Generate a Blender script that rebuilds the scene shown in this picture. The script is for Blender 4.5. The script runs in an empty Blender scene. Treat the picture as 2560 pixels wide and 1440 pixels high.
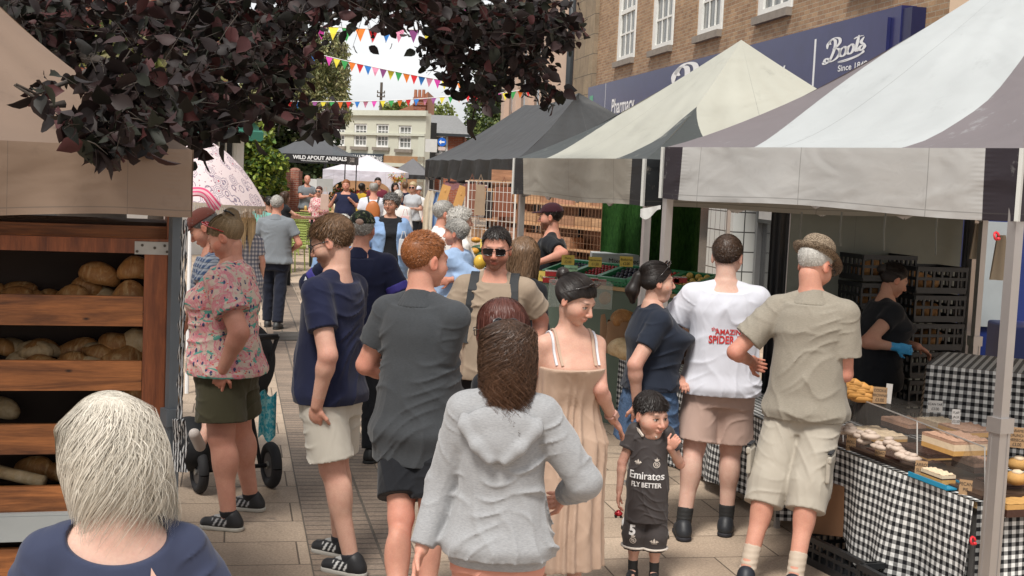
import bpy, math, random
import numpy as np
from mathutils import Matrix, Vector
from mathutils.bvhtree import BVHTree
R = math.radians
scene = bpy.context.scene
# ------------------------------------------------------------------ camera
CAMH, FPX, PITCH, ROLL = 2.05, 3300.0, math.atan(284/3300.0), 0.045
_r = Vector((1, 0, 0)); _f = Vector((0, math.cos(PITCH), -math.sin(PITCH))); _u = _r.cross(_f)
CR = _r*math.cos(ROLL) + _u*math.sin(ROLL); CU = _u*math.cos(ROLL) - _r*math.sin(ROLL)
cam_data = bpy.data.cameras.new('camera'); cam = bpy.data.objects.new('camera', cam_data)
scene.collection.objects.link(cam); scene.camera = cam
m = Matrix.Identity(4)
for i in range(3):
    m[i][0] = CR[i]; m[i][1] = CU[i]; m[i][2] = -_f[i]
m[2][3] = CAMH
cam.matrix_world = m
cam_data.sensor_width = 36.0; cam_data.lens = 36.0*FPX/2560.0
cam_data.clip_end = 1000; cam_data.clip_start = 0.05
# ------------------------------------------------------------------ world: overcast sky
SUN_EL, SUN_AZ = R(58), R(200)
world = bpy.data.worlds.new('World'); scene.world = world; world.use_nodes = True
wn, wl = world.node_tree.nodes, world.node_tree.links
wn.clear()
wout = wn.new('ShaderNodeOutputWorld'); wbg = wn.new('ShaderNodeBackground')
sky = wn.new('ShaderNodeTexSky'); sky.sky_type = 'NISHITA'; sky.sun_disc = False
sky.sun_elevation = SUN_EL; sky.sun_rotation = SUN_AZ
wtc = wn.new('ShaderNodeTexCoord'); wmp = wn.new('ShaderNodeMapping'); wmp.inputs['Scale'].default_value = (1.6, 1.6, 5.0)
wno = wn.new('ShaderNodeTexNoise'); wno.inputs['Scale'].default_value = 2.3; wno.inputs['Detail'].default_value = 7; wno.inputs['Roughness'].default_value = .55
wrp = wn.new('ShaderNodeValToRGB')
wrp.color_ramp.elements[0].position = .36; wrp.color_ramp.elements[0].color = (3.7, 3.75, 3.85, 1)
wrp.color_ramp.elements[1].position = .60; wrp.color_ramp.elements[1].color = (5.5, 5.5, 5.5, 1)
wmx = wn.new('ShaderNodeMix'); wmx.data_type = 'RGBA'; wmx.inputs[0].default_value = .93
wl.new(wtc.outputs['Generated'], wmp.inputs[0]); wl.new(wmp.outputs[0], wno.inputs['Vector']); wl.new(wno.outputs[0], wrp.inputs[0])
wl.new(sky.outputs[0], wmx.inputs[6]); wl.new(wrp.outputs[0], wmx.inputs[7]); wl.new(wmx.outputs[2], wbg.inputs[0])
wbg.inputs[1].default_value = 0.12
wl.new(wbg.outputs[0], wout.inputs[0])
sun_d = bpy.data.lights.new('sun', 'SUN'); sun_d.energy = 2.6; sun_d.angle = R(16); sun_d.color = (1, .95, .88)
sun = bpy.data.objects.new('sun', sun_d); scene.collection.objects.link(sun)
sd = Vector((math.cos(SUN_EL)*math.sin(SUN_AZ), math.cos(SUN_EL)*math.cos(SUN_AZ), math.sin(SUN_EL)))
sun.rotation_euler = sd.to_track_quat('Z', 'Y').to_euler()
scene.view_settings.view_transform = 'Standard'; scene.view_settings.look = 'None'
scene.view_settings.exposure = 0.66; scene.view_settings.gamma = 1
# ------------------------------------------------------------------ helpers
random.seed(7); rng = np.random.default_rng(7)
def W(px, py, d):
    v = _f*FPX + CR*(px-1280) - CU*(py-720)
    v = v*(d/v.y)
    return Vector((v.x, v.y, v.z+CAMH))
def G(px, py, z=0.0):
    v = _f*FPX + CR*(px-1280) - CU*(py-720)
    v = v*((z-CAMH)/v.z)
    return Vector((v.x, v.y, z))
WLOC = {}
def link(o): scene.collection.objects.link(o); return o
def tag(o, label=None, cat=None, group=None, kind=None):
    if label: o['label'] = label
    if cat: o['category'] = cat
    if group: o['group'] = group
    if kind: o['kind'] = kind
    return o
def thing(name, label, cat, loc=(0, 0, 0), group=None, rz=0):
    o = bpy.data.objects.new(name, None); link(o)
    o.location = loc; o.rotation_euler = (0, 0, rz); o.empty_display_size = .1
    WLOC[o.name] = Vector(loc)
    return tag(o, label, cat, group)
def mesh_obj(name, V, F, mats, parent=None, local=False, smooth=False, uv=None, col=None, mi=None, sharp=0):
    me = bpy.data.meshes.new(name)
    V = np.asarray(V, dtype=np.float32)
    if isinstance(F, np.ndarray):
        nf, k = F.shape
        me.vertices.add(len(V)); me.vertices.foreach_set('co', V.ravel())
        me.loops.add(nf*k); me.loops.foreach_set('vertex_index', F.ravel().astype(np.int32))
        me.polygons.add(nf); me.polygons.foreach_set('loop_start', np.arange(0, nf*k, k, dtype=np.int32))
        me.update(calc_edges=True)
    else:
        me.from_pydata([tuple(map(float, v)) for v in V], [], F)
    if not isinstance(mats, (list, tuple)): mats = [mats]
    for m_ in mats: me.materials.append(m_)
    if smooth:
        me.polygons.foreach_set('use_smooth', np.ones(len(me.polygons), dtype=bool))
        if sharp: me.set_sharp_from_angle(angle=R(sharp))
    if mi is not None: me.polygons.foreach_set('material_index', np.asarray(mi, dtype=np.int32))
    if uv is not None:
        l = me.uv_layers.new(name='UVMap'); l.data.foreach_set('uv', np.asarray(uv, dtype=np.float32).ravel())
    if col is not None:
        a = me.color_attributes.new('Col', 'FLOAT_COLOR', 'POINT')
        c = np.ones((len(V), 4), dtype=np.float32); c[:, :3] = col; a.data.foreach_set('color', c.ravel())
    me.validate()
    o = bpy.data.objects.new(name, me); link(o)
    if parent is not None:
        o.parent = parent
        if local: WLOC[o.name] = None
        else:
            pl = WLOC.get(parent.name)
            if pl is None: pl = Vector((0, 0, 0))
            o.matrix_parent_inverse = Matrix.Translation(-pl)
            WLOC[o.name] = Vector((0, 0, 0))
    else: WLOC[o.name] = Vector((0, 0, 0))
    return o
def copy_tree(o, parent=None):
    c = o.copy(); link(c); c.parent = parent
    if parent is not None: c.matrix_parent_inverse = o.matrix_parent_inverse.copy()
    for ch in [x for x in bpy.data.objects if x.parent == o]: copy_tree(ch, c)
    return c
class MB:
    def __init__(s): s.V = []; s.F = []; s.U = []
    def add(s, vs, fs, uvs):
        n = len(s.V); s.V += [Vector(v) for v in vs]
        s.F += [tuple(i+n for i in f) for f in fs]
        for f in uvs: s.U += f
        return s
    def box(s, c, size, rot=None, taper=1.0):
        hx, hy, hz = [q/2 for q in size]; c = Vector(c)
        vs = [(-hx, -hy, -hz), (hx, -hy, -hz), (hx, hy, -hz), (-hx, hy, -hz), (-hx*taper, -hy*taper, hz), (hx*taper, -hy*taper, hz), (hx*taper, hy*taper, hz), (-hx*taper, hy*taper, hz)]
        fs = [(0, 3, 2, 1), (4, 5, 6, 7), (0, 1, 5, 4), (1, 2, 6, 5), (2, 3, 7, 6), (3, 0, 4, 7)]
        ax = [(0, 1), (0, 1), (0, 2), (1, 2), (0, 2), (1, 2)]
        off = (c.x+c.y, c.z)
        uv = [[(vs[i][a]+off[0], vs[i][b]+off[1]) for i in f] for f, (a, b) in zip(fs, ax)]
        if rot is not None: vs = [rot @ Vector(v) for v in vs]
        return s.add([Vector(v)+c for v in vs], fs, uv)
    def bar(s, a, b, w, t=None, up=Vector((0, 0, 1))):
        a, b = Vector(a), Vector(b); t = t or w; z = (b-a); L = z.length
        if L < 1e-6: return s
        z.normalize(); x = up.cross(z)
        if x.length < 1e-3: x = Vector((1, 0, 0))
        x.normalize(); y = z.cross(x)
        rot = Matrix((x, y, z)).transposed()
        n = len(s.V); s.box((0, 0, 0), (w, t, L), rot)
        mid = (a+b)/2
        for i in range(n, len(s.V)): s.V[i] = s.V[i]+mid
        return s
    def tube(s, pts, r, n=8, caps=True):
        pts = [Vector(p) for p in pts]; k = len(pts)
        rs = r if isinstance(r, (list, tuple)) else [r]*k
        vs = []; up = Vector((0, 0, 1)); x = None; ln = [0]
        for i, p in enumerate(pts):
            t = (pts[min(i+1, k-1)]-pts[max(i-1, 0)])
            t = t.normalized() if t.length > 1e-8 else Vector((0, 0, 1))
            if x is None:
                x = up.cross(t)
                if x.length < 1e-3: x = Vector((1, 0, 0))
            x = x - t*x.dot(t)
            if x.length < 1e-6: x = t.orthogonal()
            x.normalize(); y = t.cross(x)
            for j in range(n):
                a = 2*math.pi*j/n; vs.append(p+(x*math.cos(a)+y*math.sin(a))*rs[i])
            if i: ln.append(ln[-1]+(p-pts[i-1]).length)
        fs = []; uv = []
        for i in range(k-1):
            for j in range(n):
                j2 = (j+1) % n
                fs.append((i*n+j, i*n+j2, (i+1)*n+j2, (i+1)*n+j))
                c = 2*math.pi*rs[i]/n
                uv.append([(j*c, ln[i]), ((j+1)*c, ln[i]), ((j+1)*c, ln[i+1]), (j*c, ln[i+1])])
        if caps:
            fs.append(tuple(range(n-1, -1, -1))); uv.append([(0, 0)]*n)
            fs.append(tuple((k-1)*n+j for j in range(n))); uv.append([(0, 0)]*n)
        return s.add(vs, fs, uv)
    def ico(s, c, r, seg=10, ring=7, jit=0, rot=None, sq=None):
        r = (r, r, r) if not isinstance(r, (list, tuple)) else r
        vs = []
        for i in range(ring+1):
            th = math.pi*i/ring
            for j in range(seg):
                a = 2*math.pi*j/seg; v = Vector((math.sin(th)*math.cos(a), math.sin(th)*math.sin(a), math.cos(th)))
                q = 1+random.uniform(-jit, jit)
                v = Vector((v.x*r[0]*q, v.y*r[1]*q, v.z*r[2]*q))
                if sq: v.z = max(v.z, -sq)
                if rot is not None: v = rot @ v
                vs.append(v+Vector(c))
        fs = []; uv = []
        for i in range(ring):
            for j in range(seg):
                j2 = (j+1) % seg
                fs.append((i*seg+j, (i+1)*seg+j, (i+1)*seg+j2, i*seg+j2)); uv.append([(j/seg, i/ring), (j/seg, (i+1)/ring), ((j+1)/seg, (i+1)/ring), ((j+1)/seg, i/ring)])
        return s.add(vs, fs, uv)
    def grid(s, fn, nu, nv, us=1.0, vs_=1.0, flip=False):
        vs = [fn(i/nu, j/nv) for j in range(nv+1) for i in range(nu+1)]
        fs = []; uv = []
        for j in range(nv):
            for i in range(nu):
                a = j*(nu+1)+i; f = (a, a+1, a+nu+2, a+nu+1)
                q = [(i/nu*us, j/nv*vs_), ((i+1)/nu*us, j/nv*vs_), ((i+1)/nu*us, (j+1)/nv*vs_), (i/nu*us, (j+1)/nv*vs_)]
                if flip: f = f[::-1]; q = q[::-1]
                fs.append(f); uv.append(q)
        return s.add(vs, fs, uv)
    def prism(s, poly, n, uvs=1):   # poly: list of 3d points (planar), extruded by vector n
        k = len(poly); poly = [Vector(p) for p in poly]; n = Vector(n)
        vs = poly+[p+n for p in poly]
        fs = [tuple(range(k)), tuple(range(2*k-1, k-1, -1))]; uv = [[(p.x+p.y, p.z) for p in poly], [(p.x+p.y, p.z) for p in poly[::-1]]]
        for i in range(k):
            j = (i+1) % k; fs.append((i, i+k, j+k, j)); uv.append([(0, 0), (0, n.length), (1, n.length), (1, 0)])
        return s.add(vs, fs, uv)
    def build(s, name, mat, parent=None, smooth=False, local=False, bevel=0):
        o = mesh_obj(name, s.V, s.F, mat, parent, local, smooth, s.U)
        if bevel:
            b = o.modifiers.new('bevel', 'BEVEL'); b.width = bevel; b.segments = 2; b.limit_method = 'ANGLE'; b.angle_limit = R(40)
        return o
def solo(o, label, cat, group=None): return tag(o, label, cat, group)
# ------------------------------------------------------------------ node materials
class NM:
    def __init__(s, name, rough=.7, metal=0, spec=.4):
        s.m = bpy.data.materials.new(name); s.m.use_nodes = True
        s.n = s.m.node_tree.nodes; s.l = s.m.node_tree.links
        s.b = s.n['Principled BSDF']; s.b.inputs['Roughness'].default_value = rough
        s.b.inputs['Metallic'].default_value = metal; s.b.inputs['Specular IOR Level'].default_value = spec
        s._tc = None
    def tc(s, k='Object'):
        if s._tc is None: s._tc = s.n.new('ShaderNodeTexCoord')
        return s._tc.outputs[k]
    def put(s, sock, v):
        if hasattr(v, 'is_linked') or hasattr(v, 'links'): s.l.new(v, sock)
        elif isinstance(v, (tuple, list)):
            sock.default_value = tuple(v)+((1,) if len(v) == 3 and len(sock.default_value) == 4 else ())
        else: sock.default_value = v
    def math(s, op, a, b=None, c=None):
        q = s.n.new('ShaderNodeMath'); q.operation = op; s.put(q.inputs[0], a)
        if b is not None: s.put(q.inputs[1], b)
        if c is not None: s.put(q.inputs[2], c)
        return q.outputs[0]
    def sep(s, v):
        q = s.n.new('ShaderNodeSeparateXYZ'); s.l.new(v, q.inputs[0]); return q.outputs
    def comb(s, x, y, z=0.0):
        q = s.n.new('ShaderNodeCombineXYZ')
        for i, v in enumerate((x, y, z)): s.put(q.inputs[i], v)
        return q.outputs[0]
    def mapping(s, v, scale=(1, 1, 1), rot=(0, 0, 0), loc=(0, 0, 0)):
        q = s.n.new('ShaderNodeMapping'); s.l.new(v, q.inputs[0]); q.inputs['Scale'].default_value = scale
        q.inputs['Rotation'].default_value = rot; q.inputs['Location'].default_value = loc; return q.outputs[0]
    def noise(s, v, scale, detail=3, rough=.5, dist=0):
        q = s.n.new('ShaderNodeTexNoise'); s.l.new(v, q.inputs['Vector']); q.inputs['Scale'].default_value = scale
        q.inputs['Detail'].default_value = detail; q.inputs['Roughness'].default_value = rough; q.inputs['Distortion'].default_value = dist
        return q.outputs[0]
    def vor(s, v, scale, feat='F1', out=0, rnd=1.0):
        q = s.n.new('ShaderNodeTexVoronoi'); q.feature = feat; s.l.new(v, q.inputs['Vector']); q.inputs['Scale'].default_value = scale
        q.inputs['Randomness'].default_value = rnd; return q.outputs[out]
    def wave(s, v, scale, dist=0, det=2, kind='BANDS', d='X'):
        q = s.n.new('ShaderNodeTexWave'); q.wave_type = kind; q.bands_direction = d; s.l.new(v, q.inputs['Vector'])
        q.inputs['Scale'].default_value = scale; q.inputs['Distortion'].default_value = dist; q.inputs['Detail'].default_value = det
        return q.outputs[0+1]
    def mix(s, f, a, b, mode='MIX'):
        q = s.n.new('ShaderNodeMix'); q.data_type = 'RGBA'; q.blend_type = mode
        s.put(q.inputs[0], f); s.put(q.inputs[6], a); s.put(q.inputs[7], b); return q.outputs[2]
    def ramp(s, v, stops, const=False):
        q = s.n.new('ShaderNodeValToRGB'); s.l.new(v, q.inputs[0]); e = q.color_ramp.elements
        if const: q.color_ramp.interpolation = 'CONSTANT'
        while len(e) < len(stops): e.new(.5)
        for i, (p, c) in enumerate(stops):
            e[i].position = p; c = (c, c, c) if not isinstance(c, (tuple, list)) else c; e[i].color = (*c[:3], 1)
        return q.outputs[0]
    def sstep(s, v, a, b):
        q = s.n.new('ShaderNodeMapRange'); s.put(q.inputs[0], v); q.inputs[1].default_value = a; q.inputs[2].default_value = b; q.clamp = True
        return q.outputs[0]
    def color(s, v): s.put(s.b.inputs['Base Color'], v); return s
    def bump(s, h, strength=.3, dist=.01):
        q = s.n.new('ShaderNodeBump'); q.inputs['Strength'].default_value = strength; q.inputs['Distance'].default_value = dist
        s.l.new(h, q.inputs['Height'])
        if s.b.inputs['Normal'].links: s.l.new(s.b.inputs['Normal'].links[0].from_socket, q.inputs['Normal'])
        s.l.new(q.outputs[0], s.b.inputs['Normal']); return s
MATS = {}
def plain(name, c, rough=.6, metal=0, var=.12, vs=6, bump=0, bs=80, spec=.4, coord='Object'):
    if name in MATS: return MATS[name]
    q = NM(name, rough, metal, spec)
    n = q.noise(q.tc(coord), vs, 4, .6)
    q.color(q.mix(n, tuple(x*(1-var) for x in c), tuple(min(1, x*(1+var)) for x in c)))
    if bump: q.bump(q.noise(q.tc(coord), bs, 3), bump, .004)
    MATS[name] = q.m; return q.m
def fabric(name, c, rough=.85, var=.1, fold=.5, heather=0, sheen=.1, scale=1.0):
    q = NM(name, rough, 0, .2)
    o = q.tc('Object')
    big = q.noise(q.mapping(o, (1, 1, .6)), 5*scale, 3)
    base = q.mix(big, tuple(x*(1-var) for x in c), tuple(min(1, x*(1+var)) for x in c))
    if heather:
        hn = q.noise(q.mapping(o, (60, 60, 260)), 1.3, 3, .7)
        base = q.mix(q.sstep(hn, .3, .7), base, tuple(x*(1-heather) for x in c)) if heather > 0 else base
    q.color(base)
    fine = q.noise(o, 420*scale, 2)
    q.bump(fine, .12, .002)
    wv = q.noise(q.mapping(o, (1.0, 1.0, .45), (0, .3, 0)), 7*scale, 2, .45, 1.2); q.bump(wv, fold*.7, .03)
    rd = q.n.new('ShaderNodeTexNoise'); rd.noise_type = 'RIDGED_MULTIFRACTAL'; q.l.new(q.mapping(o, (1, 1, .55), (.2, .5, .3)), rd.inputs['Vector']); rd.inputs['Scale'].default_value = 5.5*scale; rd.inputs['Detail'].default_value = 2.5; rd.inputs['Distortion'].default_value = .7
    q.bump(rd.outputs[0], min(1, fold*1.0), .018)
    q.b.inputs['Sheen Weight'].default_value = sheen
    MATS[name] = q.m; return q.m
def brickmat(name, c1, c2, mortar, bw=.225, bh=.075, coord='UV', rough=.85):
    q = NM(name, rough, 0, .25)
    b = q.n.new('ShaderNodeTexBrick'); q.l.new(q.tc(coord), b.inputs['Vector'])
    b.inputs['Scale'].default_value = 1; b.inputs['Brick Width'].default_value = bw; b.inputs['Row Height'].default_value = bh
    b.inputs['Mortar Size'].default_value = .007; b.inputs['Mortar Smooth'].default_value = .2; b.inputs['Bias'].default_value = 0
    b.inputs['Color1'].default_value = (*c1, 1); b.inputs['Color2'].default_value = (*c2, 1); b.inputs['Mortar'].default_value = (*mortar, 1)
    n = q.noise(q.tc(coord), 1.2, 5, .7); n2 = q.noise(q.tc(coord), 40, 3, .7)
    c = q.mix(.5, b.outputs[0], q.ramp(n, [(.3, .35), (.7, .75)]), 'OVERLAY'); c = q.mix(.35, c, q.ramp(n2, [(.3, .3), (.7, .75)]), 'OVERLAY')
    q.color(c); q.bump(q.math('SUBTRACT', 1.0, b.outputs[1]), .6, .008); q.bump(n2, .3, .004)
    MATS[name] = q.m; return q.m
def gingham(name, n=33.0, white=(.75, .75, .73), black=(.012, .012, .014), coord='UV'):
    q = NM(name, .8, 0, .2); x, y, z = q.sep(q.tc(coord))
    def st(v): return q.math('GREATER_THAN', q.math('FRACT', q.math('MULTIPLY', v, n)), .5)
    a, b = st(x), st(y); k = q.math('MULTIPLY', q.math('ADD', a, b), .5)
    weave = q.noise(q.tc(coord), 900, 2)
    mid = tuple((w*.35+b_*.65)*.75 for w, b_ in zip(white, black))
    c = q.ramp(k, [(0, black), (.25, mid), (.75, white)], True)
    q.color(q.mix(.12, c, weave, 'OVERLAY')); q.bump(q.noise(q.tc(coord), 7, 3, .5, 1), .5, .02)
    MATS[name] = q.m; return q.m
def woodmat(name, dark, light, scale=1.0, rough=.45, axis=0):
    q = NM(name, rough, 0, .4); u = q.tc('UV')
    v = q.mapping(u, (1.2*scale, 14*scale, 1)) if axis == 0 else q.mapping(u, (14*scale, 1.2*scale, 1))
    g = q.noise(v, 1.5, 5, .6, .8); g2 = q.noise(v, 9, 3, .7)
    k = q.vor(q.mapping(u, (2.2*scale, 5*scale, 1)), 1.6)
    c = q.ramp(g, [(.3, dark), (.68, light)]); c = q.mix(.35, c, q.ramp(g2, [(.3, .25), (.7, .8)]), 'OVERLAY')
    c = q.mix(q.sstep(k, .07, .02), c, tuple(x*.25 for x in dark))
    q.color(c); q.bump(g2, .25, .003)
    MATS[name] = q.m; return q.m
def skinmat():
    q = NM('skin', .56, 0, .3); a = q.n.new('ShaderNodeVertexColor'); a.layer_name = 'Col'
    n = q.noise(q.tc('Object'), 22, 4, .6); n2 = q.noise(q.tc('Object'), 160, 3, .6)
    c = q.mix(.30, a.outputs[0], q.ramp(n, [(.3, (.40, .32, .32)), (.7, (.60, .62, .62))]), 'OVERLAY')
    q.color(q.mix(.15, c, q.ramp(n2, [(.35, .35), (.65, .65)]), 'OVERLAY')); q.bump(n2, .12, .002)
    q.b.inputs['Subsurface Weight'].default_value = .12; q.b.inputs['Subsurface Radius'].default_value = (.02, .008, .004); q.b.inputs['Subsurface Scale'].default_value = .5
    return q.m
SKIN = skinmat()
def vcol(name, rough=.6, ov=.25, spec=.3):
    q = NM(name, rough, 0, spec); a = q.n.new('ShaderNodeVertexColor'); a.layer_name = 'Col'
    n = q.noise(q.tc('Object'), 14, 4, .6)
    q.color(q.mix(ov, a.outputs[0], q.ramp(n, [(.3, .3), (.7, .72)]), 'OVERLAY')); return q.m
HAIRM = vcol('hair', .42, .2, .35)
def textmesh(body, size, name='text', mat=None, parent=None, at=(0, 0, 0), right=Vector((1, 0, 0)), up=Vector((0, 0, 1)), depth=.0, align='LEFT', shear=0, bold=0, sx=1.0, bvh=None, off=.003, local=False, bvdir=None):
    cu = bpy.data.curves.new('t', 'FONT'); cu.body = body; cu.size = size; cu.align_x = align; cu.shear = shear; cu.offset = bold; cu.space_line = .85
    cu.fill_mode = 'FRONT'
    ob = bpy.data.objects.new('t', cu); link(ob)
    dg = bpy.context.evaluated_depsgraph_get(); me = ob.evaluated_get(dg).to_mesh()
    right = Vector(right).normalized(); up = Vector(up).normalized(); nr = right.cross(up)
    V = []
    for v in me.vertices:
        p = Vector(at)+right*(v.co.x*sx)+up*v.co.y
        if bvh is not None:
            h = bvh.ray_cast(p+nr*.3, -nr, .9)
            p = h[0]+nr*off if h[0] is not None else p
        V.append(p+nr*depth)
    F = [tuple(p.vertices) for p in me.polygons]
    ob.evaluated_get(dg).to_mesh_clear(); bpy.data.objects.remove(ob); bpy.data.curves.remove(cu)
    if not V: return None
    return mesh_obj(name, V, F, mat, parent, local)
# ================================================================== GROUND
SD = Vector((-.2089, .978, 0)); SN = Vector((.978, .2089, 0))       # street direction and its normal
def ground():
    q = NM('paving', .75, 0, .35); p = q.mapping(q.tc('Object'), (1, 1, 1), (0, 0, -math.atan2(.2089, .978)))
    def slab(w, h, off, c1, c2, mort):
        b = q.n.new('ShaderNodeTexBrick'); q.l.new(p, b.inputs['Vector']); b.inputs['Scale'].default_value = 1
        b.inputs['Brick Width'].default_value = w; b.inputs['Row Height'].default_value = h; b.offset = off
        b.inputs['Mortar Size'].default_value = .005; b.inputs['Mortar Smooth'].default_value = .3
        b.inputs['Color1'].default_value = (*c1, 1); b.inputs['Color2'].default_value = (*c2, 1); b.inputs['Mortar'].default_value = (*mort, 1)
        return b
    b = slab(.66, .42, .42, (.34, .262, .195), (.44, .345, .26), (.15, .11, .08))
    n = q.noise(q.tc('Object'), .9, 5, .65); sp = q.noise(q.tc('Object'), 70, 4, .8); st = q.noise(q.tc('Object'), 2.7, 4, .7, .6)
    c = q.mix(.5, b.outputs[0], q.ramp(n, [(.3, .36), (.7, .68)]), 'OVERLAY')
    c = q.mix(.55, c, q.ramp(sp, [(.3, .2), (.72, .85)]), 'OVERLAY')
    c = q.mix(q.sstep(st, .62, .75), c, (.12, .10, .085)); 
    gum = q.vor(q.tc('Object'), 2.3); gum2 = q.vor(q.mapping(q.tc('Object'), (1, 1, 1), (0, 0, .4), (3, 7, 0)), 1.4); c = q.mix(q.math('MULTIPLY', q.sstep(gum, .055, .04), .65), c, (.09, .075, .065)); c = q.mix(q.math('MULTIPLY', q.sstep(gum2, .13, .05), .45), c, (.14, .115, .09))
    c = q.mix(.6, c, q.ramp(q.noise(q.tc('Object'), .35, 4, .6), [(.35, .40), (.65, .62)]), 'OVERLAY')
    q.color(q.mix(q.math('MULTIPLY', b.outputs[1], .55), c, (.10, .08, .06)))
    q.bump(q.math('SUBTRACT', 1.0, b.outputs[1]), .7, .01); q.bump(sp, .5, .006)
    g = MB(); g.box((0, 150, -.15), (600, 500, .3)); o = g.build('pavement', q.m); tag(o, kind='structure')
    # band of small paviours along the street: real sheet 4 mm above
    q = NM('paviour_band', .75, 0, .35)
    b = q.n.new('ShaderNodeTexBrick'); q.l.new(q.tc('UV'), b.inputs['Vector']); b.inputs['Scale'].default_value = 1
    b.inputs['Brick Width'].default_value = .19; b.inputs['Row Height'].default_value = .095; b.offset = 0.0
    b.inputs['Mortar Size'].default_value = .008; b.inputs['Mortar Smooth'].default_value = .2
    b.inputs['Color1'].default_value = (.27, .205, .155, 1); b.inputs['Color2'].default_value = (.20, .155, .12, 1); b.inputs['Mortar'].default_value = (.12, .10, .08, 1)
    sp = q.noise(q.tc('Object'), 60, 4, .8); n = q.noise(q.tc('Object'), 1.3, 4, .7)
    c = q.mix(.5, b.outputs[0], q.ramp(sp, [(.3, .2), (.72, .85)]), 'OVERLAY'); c = q.mix(.5, c, q.ramp(n, [(.3, .35), (.7, .7)]), 'OVERLAY')
    q.color(c); q.bump(q.math('SUBTRACT', 1.0, b.outputs[1]), .9, .012); q.bump(sp, .5, .006)
    a0 = Vector((-.96, 6.6, 0))
    for nm, off, w in (('paving_strip', 0, .57),):
        g = MB(); A = a0+SN*off
        def fn(u, v): return A+SD*(-5+34*v)+SN*(w*u)+Vector((0, 0, .004))
        g.grid(fn, 3, 60, w, 34); o = g.build(nm, q.m); tag(o, kind='structure')
    dk = plain('manhole_iron', (.09, .08, .07), .6, .3, bump=.4)
    c = G(730, 842); g = MB(); g.box(c+Vector((0, 0, .006)), (.42, .8, .012), Matrix.Rotation(R(12), 3, 'Z'))
    for i in range(6): g.box(c+Vector((0, -.32+i*.13, .014)), (.36, .03, .006), Matrix.Rotation(R(12), 3, 'Z'))
    tag(g.build('drain_cover', dk), 'dark metal inspection cover set into the paviour strip', 'drain cover')
ground()
# ================================================================== BUILDINGS
class Fr:
    def __init__(s, O, A): s.O = Vector(O); s.A = Vector(A).normalized(); s.N = Vector((0, 0, 1)).cross(s.A); 
    def p(s, a, n, z): return s.O+s.A*a+s.N*n+Vector((0, 0, z))
    def box(s, mb, a0, a1, n0, n1, z0, z1):
        rot = Matrix((s.A, s.N, Vector((0, 0, 1)))).transposed()
        k = len(mb.V); mb.box((0, 0, 0), (a1-a0, n1-n0, z1-z0), rot)
        c = s.p((a0+a1)/2, (n0+n1)/2, (z0+z1)/2)
        for i in range(k, len(mb.V)): mb.V[i] = mb.V[i]+c
        ku = len(mb.U)-24
        for i in range(ku, len(mb.U)): u, v = mb.U[i]; mb.U[i] = (u+(a0+a1)/2, v+(z0+z1)/2)
def wall(fr, L, H, th, ops, z0=0):
    mb = MB(); xs = sorted({0, L, *[o[0] for o in ops], *[o[1] for o in ops]}); zs = sorted({z0, H, *[o[2] for o in ops], *[o[3] for o in ops]})
    xs = [x for x in xs if 0 <= x <= L]; zs = [z for z in zs if z0 <= z <= H]
    for i in range(len(xs)-1):
        for j in range(len(zs)-1):
            cx, cz = (xs[i]+xs[i+1])/2, (zs[j]+zs[j+1])/2
            if any(o[0] < cx < o[1] and o[2] < cz < o[3] for o in ops): continue
            fr.box(mb, xs[i], xs[i+1], -th, 0, zs[j], zs[j+1])
    return mb
GLASS = plain('window_glass', (.045, .05, .055), .08, 0, .5, 1.2, spec=.8)
def _curt():
    q = NM('net_curtain', .6, 0, .5); w = q.wave(q.mapping(q.tc('Object'), (1, 1, .1)), 9, 3, 2); n = q.noise(q.tc('Object'), .9, 2)
    q.color(q.mix(q.math('MULTIPLY', w, n), (.10, .105, .10), (.42, .43, .41))); q.b.inputs['Roughness'].default_value = .25; return q.m
CURT = _curt()
WPAINT = plain('old_white_paint', (.72, .72, .69), .6, 0, .15, 9, bump=.5, bs=60)
SILLM = plain('sill_stone', (.24, .21, .18), .8, 0, .3, 6, bump=.4)
def window(fr, par, a0, a1, z0, z1, cols, rows, fmat=None, gmat=None, rec=.10, fw=.07, bw=.025, sill=True, sash=True):
    fmat = fmat or WPAINT; gmat = gmat or CURT
    m_ = MB()
    fr.box(m_, a0, a0+fw, -rec-.06, -rec+.02, z0, z1); fr.box(m_, a1-fw, a1, -rec-.06, -rec+.02, z0, z1)
    fr.box(m_, a0+fw, a1-fw, -rec-.06, -rec+.02, z0, z0+fw); fr.box(m_, a0+fw, a1-fw, -rec-.06, -rec+.02, z1-fw, z1)
    ia, ib, ja, jb = a0+fw, a1-fw, z0+fw, z1-fw
    for i in range(1, cols): c = ia+(ib-ia)*i/cols; fr.box(m_, c-bw/2, c+bw/2, -rec-.045, -rec-.005, ja, jb)
    for j in range(1, rows):
        c = ja+(jb-ja)*j/rows; w = bw*2.4 if (sash and j == rows//2) else bw
        fr.box(m_, ia, ib, -rec-.043, -rec+(.01 if w > bw else -.007), c-w/2, c+w/2)
    f = m_.build('window', fmat, par)
    g = MB(); fr.box(g, ia, ib, -rec-.04, -rec-.03, ja, jb); g.build('pane', gmat, f)
    if sill:
        g = MB(); fr.box(g, a0-.12, a1+.12, -.02, .10, z0-.14, z0); g.build('sill', SILLM, f)
    return f
BR = brickmat('yellow_brown_brick', (.36, .235, .14), (.25, .15, .09), (.34, .29, .22))
RED = brickmat('red_brick', (.36, .11, .06), (.26, .075, .045), (.30, .24, .19))
OLDRED = brickmat('old_red_brick', (.34, .13, .085), (.22, .08, .06), (.36, .30, .25))
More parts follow.
